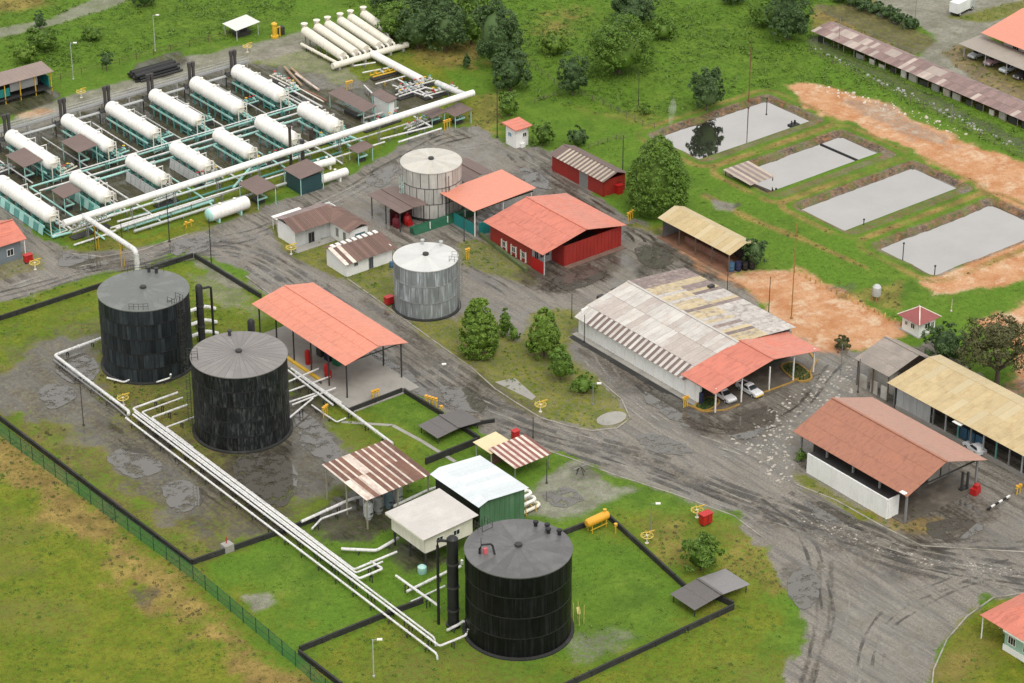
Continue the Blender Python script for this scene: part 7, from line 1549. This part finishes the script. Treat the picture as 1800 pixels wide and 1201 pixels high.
def mesh_mat():
    m = bpy.data.materials.new('green_chain_link'); m.use_nodes = True; nt = m.node_tree; L = nt.links.new; b = nt.nodes['Principled BSDF']; b.inputs['Base Color'].default_value = (.03,.19,.075,1); b.inputs['Roughness'].default_value = .5
    t = N(nt, 'BsdfTransparent'); mx = N(nt, 'MixShader'); mx.inputs[0].default_value = .58; L(t.outputs[0], mx.inputs[1]); L(b.outputs[0], mx.inputs[2]); L(mx.outputs[0], nt.nodes['Material Output'].inputs['Surface'])
    return m
def fence(label, pts, h, step, mat, pm, rails=True):
    P = [G(*p) for p in pts]; o = P[0].copy(); t = thing('chain_link_fence', label, 'fence', o)
    for a, b in zip(P, P[1:]):
        a, b = a-o, b-o; n = max(1, int((b-a).length/step))
        for k in range(n):
            q, q2 = a+(b-a)*(k/n), a+(b-a)*((k+1)/n)
            MB().bar(q, q+Vector((0,0,h+.15)), .1).build('post', pm, t)
            if mat: MB().add([q+Vector((0,0,.05)), q2+Vector((0,0,.05)), q2+Vector((0,0,h)), q+Vector((0,0,h))], [(0,1,2,3)]).build('mesh_panel', mat, t)
        if rails:
            mb = MB()
            for z in (h*.5, h): mb.bar(a+Vector((0,0,z)), b+Vector((0,0,z)), .05)
            mb.build('wire', pm, t)
fence('green chain-link fence along the lower left of the tank farm', [(-120,655),(-20,752),(160,886),(340,1020),(520,1172),(600,1245)], 2.6, 3.2, mesh_mat(), M('dark_green_post', (.02,.06,.03), .6))
fence('brown timber fence across the far meadow', [(830,70),(900,95),(985,155),(1060,185),(1130,222),(1170,232)], 1.2, 2.6, None, WOOD); fence('timber fence beside the lawn behind the kiosk', [(940,182),(990,165)], 1.0, 2.6, None, WOOD)
fence('thin fence behind the catwalk', [(-30,165),(70,150),(180,122),(300,90),(400,66),(480,40)], 1.4, 4, None, M('rust_post', (.12,.06,.045), .8)); fence('wire fence on the meadow side of the long low shed', [(1420,92),(1600,180),(1800,282)], 1.1, 4, None, WOOD)
fence('timber fence behind the low red shed', [(1035,262),(1100,240)], 1.0, 2.4, None, WOOD)

# ------------------------------------------------------------------ posts and lamps
def pole(label, base, h, mat, r=.09, lamp=False, arm=0, name='pole', cat='pole', group=None):
    b = G(*base); t = thing(name, label, cat, b, group=group)
    MB().lathe((0,0,0), [(r*2.2,0),(r*2.2,.25),(r,.3),(r*.7,h),(.01,h)], 8).build('shaft', mat, t, True)
    if lamp:
        MB().bar((0,0,h-.15), (.7,-.5,h), .07).build('arm', mat, t); MB().cbox((.8,-.6,h-.12), .75, .4, .18, -.6).build('lamp_head', WHITE, t)
    if arm: MB().bar((-arm,0,h-.5), (arm,0,h-.5), .12).build('cross_arm', WOOD, t)
RPOLE = M('rusty_pole', (.16,.06,.04), .7, .2); 
for lb, b, h, m, lamp, arm in (
 ('tall rust-red pole on the far bank of the farthest pond', (1316,178), 14.5, RPOLE, 0, 0), ('thin dark pole in the far meadow', (1122,190), 8, DARK, 0, 0), ('dark pole between the low red shed and the big tree', (1094,324), 10.5, DARK, 0, .8),
 ('slim dark pole left of the small kiosk', (874,242), 11, DARK, 0, 0), ('dark pole on the far side of the workshop', (1351,552), 7.5, DARK, 0, 0), ('ochre pole beyond the salmon annex', (1391,560), 19, M('ochre_pole', (.30,.15,.04), .7, .2), 0, 0),
 ('dark pole in the soil yard by the patched roof', (1277,540), 8.5, DARK, 0, 0), ('pale thin lamp pole in the left meadow', (129,140), 8.5, LGREY, 1, 0), ('pale thin lamp pole in the far meadow above the catwalk', (273,90), 8.5, LGREY, 1, 0),
 ('dark pole in front of the short teal-ended drum', (372,470), 10, DARK, 0, 0), ('dark pole on the plant corner lawn', (216,440), 6, DARK, 0, 0), ('dark pole by the pale teal pipe', (298,425), 10, DARK, 0, 0), ('dark pole on the mud left of the tank farm pipes', (147,748), 8.5, DARK, 0, 0),
 ('grey lamp pole beside the salmon canopy end', (771,715), 8.2, GREY, 1, 0), ('pale lamp pole on the lower lawn', (657,1190), 6.5, LGREY, 1, 0), ('lamp pole with white head on the traffic island', (1042,712), 4.2, GREY, 1, 0), ('lamp pole with white head beside the yellow vessel', (1144,935), 5.2, GREY, 1, 0),
 ('dark lamp pole under the bridge of overhead pipe', (168,440), 5, DARK, 0, 0), ('thin pole near the weathered white tank', (816,424), 6.5, DARK, 0, 0), ('slim grey pole by the grey shed', (1508,690), 6.5, DARK, 0, 0), ('thin grey pole in the yard beside the grey shed', (1478,650), 5, GREY, 0, 0),
 ('dark pole on the road side of the red striped roof', (937,770), 4, DARK, 0, 0), ('dark pole behind the zinc roof', (961,850), 4.5, DARK, 0, 0), ('thin pole by the far gravel road', (1608,40), 9, GREY, 0, .6), ('thin pole beside the long low shed', (1474,85), 7, GREY, 0, 0), ('thin pole by the rubble below the far building', (1672,215), 4, GREY, 0, 0),
 ('dark pole at the left corner of the white workshop wall', (1027,602), 5.5, DARK, 0, 0), ('thin dark pole near the trimmed tree group', (1005,560), 5, DARK, 0, 0), ('tan leaning post in the grass above the gate house', (1672,548), 2.5, PALESH, 0, 0)):
    pole(lb, b, h, m, .11 if h > 9 else .085, lamp, arm)
NTH = 'first second third fourth fifth sixth seventh eighth ninth tenth eleventh twelfth thirteenth fourteenth fifteenth sixteenth seventeenth eighteenth nineteenth twentieth twenty-first twenty-second'.split()
st = MB().lathe((0,0,0), [(.16,-.2),(.15,.8),(.05,.95),(.01,.95)], 7).mesh('stake'); st.materials.append(M('ochre_stake', (.42,.27,.08), .8, .2, rand=.3))
for i in range(22):
    a = i/21; b = G(1397+195*a, 480+97*a); o = bpy.data.objects.new('timber_stake', st); col.objects.link(o); o.location = b+Vector((random.Random(i).uniform(-.2,.2), 0, 0)); o.rotation_euler = (random.Random(i+40).uniform(-.15,.15), random.Random(i+80).uniform(-.15,.15), i); tag(o, f'{NTH[21-i]} ochre stake from the gate house along the soil yard edge', 'stake', 'stakes along the soil yard edge')

# ------------------------------------------------------------------ fire monitors and other yellow and red fittings
PYEL = M('faded_yellow_paint', (.60,.46,.10), .5, .15)
def monitor(label, px, r=.95, h=1.4):
    t = thing('fire_monitor', label, 'monitor', G(*px), group='yellow ring stands')
    MB().lathe((0,0,0), [(.3,0),(.3,.1),(.12,.12),(.12,h),(.2,h),(.2,h+.15),(.01,h+.15)], 10).build('stand', CREAM, t, True)
    n = 20; pts = [(r*math.cos(2*math.pi*k/n), r*math.sin(2*math.pi*k/n), h) for k in range(n+1)]; MB().tube(pts, .08, 6, False).build('ring', PYEL, t, True)
    mb = MB()
    for k in range(6): mb.bar((.15*math.cos(k*math.pi/3), .15*math.sin(k*math.pi/3), h), (r*math.cos(k*math.pi/3), r*math.sin(k*math.pi/3), h), .09); mb.bar((r*math.cos(k*math.pi/3), r*math.sin(k*math.pi/3), h), (r*math.cos(k*math.pi/3), r*math.sin(k*math.pi/3), h+.35), .1)
    mb.build('spokes', PYEL, t)
    MB().tube([(0,0,h+.1),(0,0,h+.5),(.3,-.2,h+.7),(1.0,-.6,h+.85)], .09, 7).build('nozzle', YEL, t, True)
for px, lb in (((1137,955),'yellow ring stand on a white post, nearest the round shrub'), ((1225,910),'yellow ring stand beside the red box on the lawn'), ((950,724),'yellow ring stand at the front of the traffic island'), ((512,447),'yellow ring stand on the verge before the brown roofed office'), ((143,172),'yellow ring stand behind the catwalk at the left'), ((217,712),'yellow ring stand at the corner of the white pipe bundle'), ((435,92),'yellow ring stand by the small white canopy'), ((62,474),'yellow ring stand on the small lawn at the left edge')): monitor(lb, px)
def redbox(label, px, s=1.0):
    t = thing('hose_box', label, 'hose box', G(*px)); MB().box(-.8*s,-.5*s,.35,.8*s,.5*s,1.75*s).build('box', RED, t); MB().box(-.9*s,-.6*s,1.75*s,.9*s,.6*s,1.85*s).build('lid', RED, t); MB().box(-.02,-.54*s,.5,.02,-.505*s,1.6*s).build('door_seam', BLACK, t)
    for sx in (-.6,.6): MB().box(sx*s-.08,-.3,0,sx*s+.08,.3,.35).build('foot', DARK, t)
redbox('red hose box on the lawn beside the yellow ring stand', (1240,922), 1.15); redbox('red hose box at the foot of the streaked grey tank', (684,536), .95); redbox('red hose box on the small lawn at the left edge', (50,462), .95)
def ystand(label, px, n=3, h=1.4, L=1.8, rz=0.):
    t = thing('valve_stand', label, 'valve stand', G(*px), rz); MB().tube([(-L/2,0,h),(L/2,0,h)], .14, 8).build('pipe', YEL, t, True)
    for k in range(n):
        x = -L/2+L*(k+.5)/n; MB().tube([(x,0,0),(x,0,h+.35)], .11, 7).build('riser', YEL, t, True); MB().lathe((x,0,h+.35),[(.02,0),(.3,0),(.3,.07),(.02,.07)], 10).build('handwheel', ORNG, t)
ystand('orange-yellow hydrant stand right of the streaked grey tank', (822,456), 2, 1.8, 1.0); ystand('yellow valve stand behind the big red building', (1108,386), 3, 1.3, 2.4, .3); ystand('low yellow valve bench before the pale teal pipe', (332,400), 2, 1.0, 2.4, .1)
ystand('yellow valve stand on the canopy slab edge', (660,706), 3, 1.8, 1.6); ystand('pale yellow valve stand at the dike corner by the road', (758,714), 4, 1.4, 2.6, -1.2); ystand('yellow valve stand beside the white manifold', (572,732), 3, 1.6, 1.6, .4); ystand('small orange hydrant at the dike corner by the road', (776,728), 1, 1.2, .6)
ystand('yellow valve cluster below the finger tubes', (614,158), 3, 1.6, 1.8); ystand('orange-yellow valve cluster at the right end of the plant', (786,228), 3, 1.8, 2.0); ystand('small orange hydrant beside the yellow vessel', (1082,938), 1, 1.4, .5); ystand('ochre hydrant cluster at the near corner of the workshop annex', (1205,716), 3, 1.6, 1.2); ystand('yellow hydrant on the right edge yard', (1790,868), 2, 1.2, 1.4)
t = thing('yellow_vessel', 'yellow horizontal vessel on a stand by the foreground dike', 'vessel', G(1033, 938, 0), math.atan2(*(lambda d: (d.y, d.x))(G(1072, 920)-G(1033, 938)))); L_ = 3.9
MB().lathe((0,0,1.9), [(.01,-.35),(.5,-.28),(.72,0),(.72,L_),(.5,L_+.28),(.01,L_+.35)], 18, 'x').build('shell', ORNG, t, True)
for x in (.5, L_-.5):
    for y in (-.5,.5): MB().bar((x,y,0),(x,y,1.5),.12).build('leg', YEL, t)
MB().bar((.2,-.5,.7),(L_-.2,-.5,.7),.1).bar((.2,.5,.7),(L_-.2,.5,.7),.1).build('brace', YEL, t); MB().lathe((L_-.4,0,2.55),[(.2,0),(.2,.4),(.3,.42),(.3,.5),(.01,.5)],8).build('nozzle', YEL, t)
t = thing('pipe_coil', 'rack of looped white pipes behind the foreground tank', 'pipe rack', G(918, 908), .05)
for k, (y, z) in enumerate(((0,.6),(1.0,1.2),(2.0,1.8))):
    MB().tube([(0,y,z),(3.2,y,z),(3.7,y+.2,z),(3.9,y+.7,z),(3.7,y+1.2,z),(3.2,y+1.4,z),(0,y+1.4,z)], .27, 9).build('pipe_loop', WHITE if k else CREAM, t, True)
for x in (.5, 2.6): MB().bar((x,-.3,0),(x,-.3,1.5),.12).bar((x,3.6,0),(x,3.6,2.0),.12).bar((x,-.4,.2),(x,3.7,1.4),.12).build('rack_frame', YEL, t)
b = G(1020, 832); t = thing('tripod', 'small dark metal stand on the gravel beyond the zinc roof', 'stand', b)
for k in range(4): MB().bar((.9*math.cos(k*1.57),.9*math.sin(k*1.57),0),(.1*math.cos(k*1.57),.1*math.sin(k*1.57),1.3),.09).build('leg', DARK, t)
MB().tube([(-1.4,0,1.2),(1.4,0,1.2)], .08, 6).build('crossbar', GREY, t)
t = thing('hatch_box', 'small grey valve box with a red post on the tank farm wall', 'valve box', G(400, 968)); MB().box(-.8,-.7,0,.8,.7,1.25).build('box', CONC, t); MB().bar((0,.2,1.25),(0,.2,2.4),.12).build('post', RED, t)
t = thing('water_tank', 'small pale water tank on legs beside the soil yard', 'water tank', G(1540, 528)); MB().lathe((0,0,1.0),[(.01,0),(.75,0),(.8,.2),(.8,1.7),(.5,2.1),(.2,2.2),(.01,2.2)],16).build('tank_body', LGREY, t, True)
for k in range(4): MB().bar((.6*math.cos(k*1.57+.78),.6*math.sin(k*1.57+.78),0),(.6*math.cos(k*1.57+.78),.6*math.sin(k*1.57+.78),1.0),.14).build('leg', M('terracotta', (.4,.18,.09), .8), t)
t = thing('oil_boom', 'black floating boom across the second pond', 'boom', G(1442, 254, WATER_Z)); q = G(1525, 290, WATER_Z)-G(1442, 254, WATER_Z)
for k in range(14):
    a, b2 = q*(k/14+.004), q*((k+1)/14-.004); MB().tube([a+Vector((0,0,.08)), b2+Vector((0,0,.08))], .2, 8).build('float', BLACK, t, True)
for i, (px, lb) in enumerate((((1395,220),'dark floating raft on the farthest pond'), ((1362,340),'dark pipe stub at the corner of the second pond'))):
    t = thing('pond_raft', lb, 'raft', G(*px, WATER_Z)); MB().box(-1.1,-.7,-.05,1.1,.7,.25).build('deck', BLACK, t); MB().bar((-.6,0,.25),(-.6,0,1.1),.2).bar((.5,.2,.25),(.5,.2,.9),.3).build('stub', BLACK, t)
for i, (px, py) in enumerate(((1518,398),(1588,440),(1643,480),(1348,184))):
    t = tag(MB().tube([(0,0,-.8),(0,0,1.4)], .1, 6).cbox((0,0,1.3),.3,.25,.3).build('pond_gauge', DARK, None, loc=G(px, py, -.3)), ['dark gauge post in the third pond', 'dark gauge post at the left of the nearest pond', 'dark gauge post at the near corner of the nearest pond', 'dark gauge post at the far corner of the farthest pond'][i], 'gauge')
t = thing('gate_bar', 'black and white barrier bar lying beside the brick-red roofed building', 'barrier', G(1735, 900)); q = G(1775, 876)-G(1735, 900)
for k in range(6): MB().bar(q*(k/6)+Vector((0,0,.5)), q*((k+1)/6-.01)+Vector((0,0,.5)), .25).build('bar_segment', BLACK if k % 2 == 0 else WHITE, t)
for f in (.1,.9): MB().bar(q*f, q*f+Vector((0,0,.4)), .18).build('post', DARK, t)

# ------------------------------------------------------------------ vehicles
def wheel_part(t, x, y, r=.38):
    w = MB().lathe((x,y,r), [(r*.55,-.13),(r*.9,-.14),(r,-.09),(r,.09),(r*.9,.14),(r*.55,.13)], 16, 'y').build('wheel', BLACK, t, True); MB().lathe((x,y,r), [(.01,-.11),(r*.55,-.12),(r*.55,.12),(.01,.11)], 12, 'y').build('rim', LGREY, w)
def car(name, label, loc, rz, paint, kind='pickup', bumper=None, group=None):
    """nose along +x"""
    t = thing(name, label, 'pickup' if kind == 'pickup' else 'car', loc, rz, group); L = 5.1 if kind == 'pickup' else 4.3; W = .9
    hood, ws0, ws1 = (L/2-1.5, L/2-1.35, L/2-2.0)
    def prof(pts, w, name, mat, par, z_in=.0, w2=None):
        n = len(pts); w2 = w2 or w; vs = [(x,-(w if z < 1.05 else w2),z) for x,z in pts]+[(x,(w if z < 1.05 else w2),z) for x,z in pts]
        return MB().add(vs, [tuple(range(n)), tuple(range(2*n-1,n-1,-1))]+[(i+n, (i+1)%n+n, (i+1)%n, i) for i in range(n)]).build(name, mat, par, fix=True)
    prof([(-L/2,.45),(L/2-.1,.4),(L/2,.6),(L/2-.05,.85),(L/2-.3,.98),(hood,1.08),(-L/2,1.05)], W, 'body', paint, t)
    cb = -.75 if kind == 'pickup' else -L/2+.35
    prof([(hood,1.07),(hood-.75,1.62),(hood-1.0,1.68),(cb+.15 if kind == 'pickup' else cb+.5,1.66),(cb,1.07)], W*.96, 'cabin', paint, t, w2=W*.78)
    g = M('dark_glass', (.02,.028,.03))
    MB().add([(hood+.0,-W*.8,1.13),(hood+.0,W*.8,1.13),(hood-.66,W*.68,1.59),(hood-.66,-W*.68,1.59)], [(0,1,2,3)]).build('windscreen', g, t, loc=(.035,0,.02))
    for s in (-1,1): MB().add([(hood-.25,s*W*.93,1.13),(cb+.15,s*W*.93,1.13),(cb+.25,s*W*.83,1.55),(hood-.85,s*W*.83,1.55)], [(0,1,2,3)]).build('side_window', g, t, loc=(0,s*.02,0))
    if kind == 'pickup':
        MB().box(-L/2+.12,-W+.1,1.06,cb-.1,W-.1,1.075).build('load_bed', DARK, t)
        for s in (-1,1): MB().box(-L/2+.02,s*W-.05-.04*s,1.06,cb-.02,s*W+.05-.04*s,1.3).build('bed_side', paint, t)
        MB().box(-L/2,-W+.1,1.06,-L/2+.08,W-.1,1.3).build('tailgate', paint, t)
    MB().box(L/2-.06,-W,.42,L/2+.1,W,.62).build('bumper', bumper or GREY, t)
    for s in (-1,1): MB().box(L/2-.12,s*.62-.16,.68,L/2+.0,s*.62+.16,.84).build('headlight', M('lamp_glass', (.8,.8,.75), .2), t)
    for x in (-L/2+.95, L/2-.95):
        for s in (-.84,.84): wheel_part(t, x, s)
    return t
CW = M('car_white', (.72,.73,.74), .25, .03)
b = G(1312, 690); car('pickup_truck', 'white pickup with yellow bumper under the salmon annex, right', (b.x+.3, b.y-.4, .02), R(-90), CW, bumper=YEL)
b = G(1270, 700); car('pickup_truck', 'white pickup half under the salmon annex, left', (b.x+.1, b.y-.1, .02), R(-94), CW)
for i, (px, m) in enumerate((((1716,101),'silver'),((1744,113),'pink'),((1771,126),'silver'),((1796,137),'dark'))):
    b = G(*px); car('parked_car', ['silver car, leftmost under the far car shelter', 'pinkish car, second under the far car shelter', 'silver car, third under the far car shelter', 'dark car at the right edge under the far car shelter'][i], (b.x+.2, b.y, 0), R(180), {'silver': M('car_silver', (.5,.54,.55), .25, .04), 'pink': M('car_rose', (.5,.33,.36), .3, .04), 'dark': DARK}[m], 'car', group='cars under the far shelter')
b = G(1708, 795); car('parked_car', 'white car parked between the brick-red roof and the long tan shed', (b.x+.6, b.y, 0), R(80), CW, 'car')
t = thing('box_truck', 'white box truck parked at the top right', 'truck', G(1690, 22), R(10)); MB().box(-3.4,-1.2,.9,1.6,1.2,3.3).build('cargo_box', M('truck_white', (.72,.73,.72), .4), t); MB().add([(1.7,-1.1,.6),(3.6,-1.1,.6),(3.6,-1.1,1.5),(3.1,-1.1,2.5),(1.7,-1.1,2.6),(1.7,1.1,.6),(3.6,1.1,.6),(3.6,1.1,1.5),(3.1,1.1,2.5),(1.7,1.1,2.6)], [(0,1,2,3,4),(9,8,7,6,5),(0,5,6,1),(1,6,7,2),(2,7,8,3),(3,8,9,4),(4,9,5,0)]).build('cab', LGREY, t, fix=True); MB().add([(3.64,-.9,1.55),(3.64,.9,1.55),(3.18,.9,2.4),(3.18,-.9,2.4)], [(0,1,2,3)]).build('windscreen', GLASS, t); MB().box(-3.3,-.9,.5,3.3,.9,.85).build('chassis', BLACK, t)
for x in (-2.3,2.6):
    for s in (-1.05,1.05): wheel_part(t, x, s, .5)
hd = [(1478,4),(1498,10),(1518,17),(1538,24),(1558,32),(1578,41),(1600,50)]
for i, p in enumerate(hd): tree('hedge_bush', f'{ORD[i]} bush of the dark hedge beside the far gravel road', p, 34, 22, 'round', 'dark', 90+i, .03, 1.0, 'dark hedge bushes', 'bush', lsize=.3)

# ------------------------------------------------------------------ stones in the yard and along the ditch
def stones(name, label, poly, n, smin, smax, mat, seed, flat=.35):
    rs = random.Random(seed); pp = px_poly(poly); lo, hi = pp.min(0), pp.max(0); mb = MB(); c = 0
    while c < n:
        x, y = rs.uniform(lo[0], hi[0]), rs.uniform(lo[1], hi[1])
        if sd_poly(np.array([[x, y]]), pp)[0] < 0: continue
        c += 1; s = smin+(smax-smin)*rs.random()**2.2*1.3; k = rs.randint(5, 7); a0 = rs.random()*6
        r = [s*rs.uniform(.6, 1.1) for _ in range(k)]; e = rs.uniform(.6, 1)
        lo_ = [(x+r[i]*math.cos(a0+6.283*i/k), y+e*r[i]*math.sin(a0+6.283*i/k), -.05) for i in range(k)]; hi_ = [(x+.75*r[i]*math.cos(a0+6.283*i/k), y+.75*e*r[i]*math.sin(a0+6.283*i/k), s*flat*rs.uniform(.6,1.1)) for i in range(k)]
        mb.add(lo_+hi_, [tuple(range(k,2*k))]+[(i,(i+1)%k,k+(i+1)%k,k+i) for i in range(k)])
    tag(mb.build(name, mat), label, 'stones', kind='stuff')
PST = M('pale_stone', (.42,.38,.33), .8, .25, .7, patch=(.22,.2,.17), pa=.6)
stones('yard_stones', 'pale broken stones scattered over the wet yard', [(1280,765),(1330,735),(1375,705),(1440,660),(1500,632),(1506,690),(1450,712),(1400,748),(1388,795),(1404,848),(1372,858),(1318,805)], 620, .05, .42, PST, 3, .08)
stones('road_stones', 'pale stones strewn along the wet road edge', [(1390,895),(1420,895),(1500,938),(1600,972),(1700,988),(1800,1000),(1800,1022),(1700,1005),(1590,985),(1490,952),(1410,915)], 260, .05, .28, PST, 4, .08)
stones('ditch_rocks', 'grey and white rubble along the foot of the long low shed', [(1430,80),(1600,163),(1800,260),(1900,310),(1900,322),(1795,268),(1595,172),(1424,86)], 150, .12, .5, M('ditch_rock', (.34,.33,.31), .85, .35, .3, patch=(.14,.14,.13), pa=.7, ps=.4), 5, .6)
stones('soil_rubble', 'pale rubble along the upper edge of the orange soil', [(1440,150),(1560,175),(1700,235),(1690,245),(1560,195),(1450,165)], 90, .15, .5, M('soil_rock', (.55,.48,.4), .9, .2), 6, .5)

# ------------------------------------------------------------------ steam at the pond inlet
b = G(1178, 222); 
def smoke_mat():
    m = bpy.data.materials.new('steam'); m.use_nodes = True; nt = m.node_tree; L = nt.links.new; nt.nodes.clear(); out = N(nt, 'OutputMaterial'); v = N(nt, 'VolumePrincipled'); v.inputs['Color'].default_value = (.95,.95,.95,1); v.inputs['Anisotropy'].default_value = .2
    tc = N(nt, 'TexCoord'); n = N(nt, 'TexNoise', Scale=.55, Detail=2.); L(tc.outputs['Object'], n.inputs['Vector']); r = N(nt, 'MapRange'); L(n.outputs[0], r.inputs[0]); r.inputs[1].default_value = .3; r.inputs[2].default_value = .8; r.inputs[3].default_value = .02; r.inputs[4].default_value = .5; L(r.outputs[0], v.inputs['Density']); L(v.outputs[0], out.inputs['Volume'])
    return m
rs = random.Random(1); prof = [(.01,0.),(.35,.1),(.5,1.),(.7,2.2),(.9,3.6),(.8,4.8),(.4,5.8),(.01,6.2)]
o = MB().lathe((0,0,0), prof, 12).build('smoke', smoke_mat(), None, True, loc=b); o.rotation_euler = (0, .12, 0); tag(o, 'thin wisp of white steam at the corner of the farthest pond', 'steam', kind='stuff')

b = G(688, 470); tag(MB().lathe((b.x,b.y,0), [(.4,0),(.4,.4),(.43,.45),(.4,.5),(.4,1.1),(.01,1.1)], 12).build('drum_barrel', M('dull_blue', (.05,.12,.2)), None, True), 'small blue drum between the white house and the streaked grey tank', 'barrel')
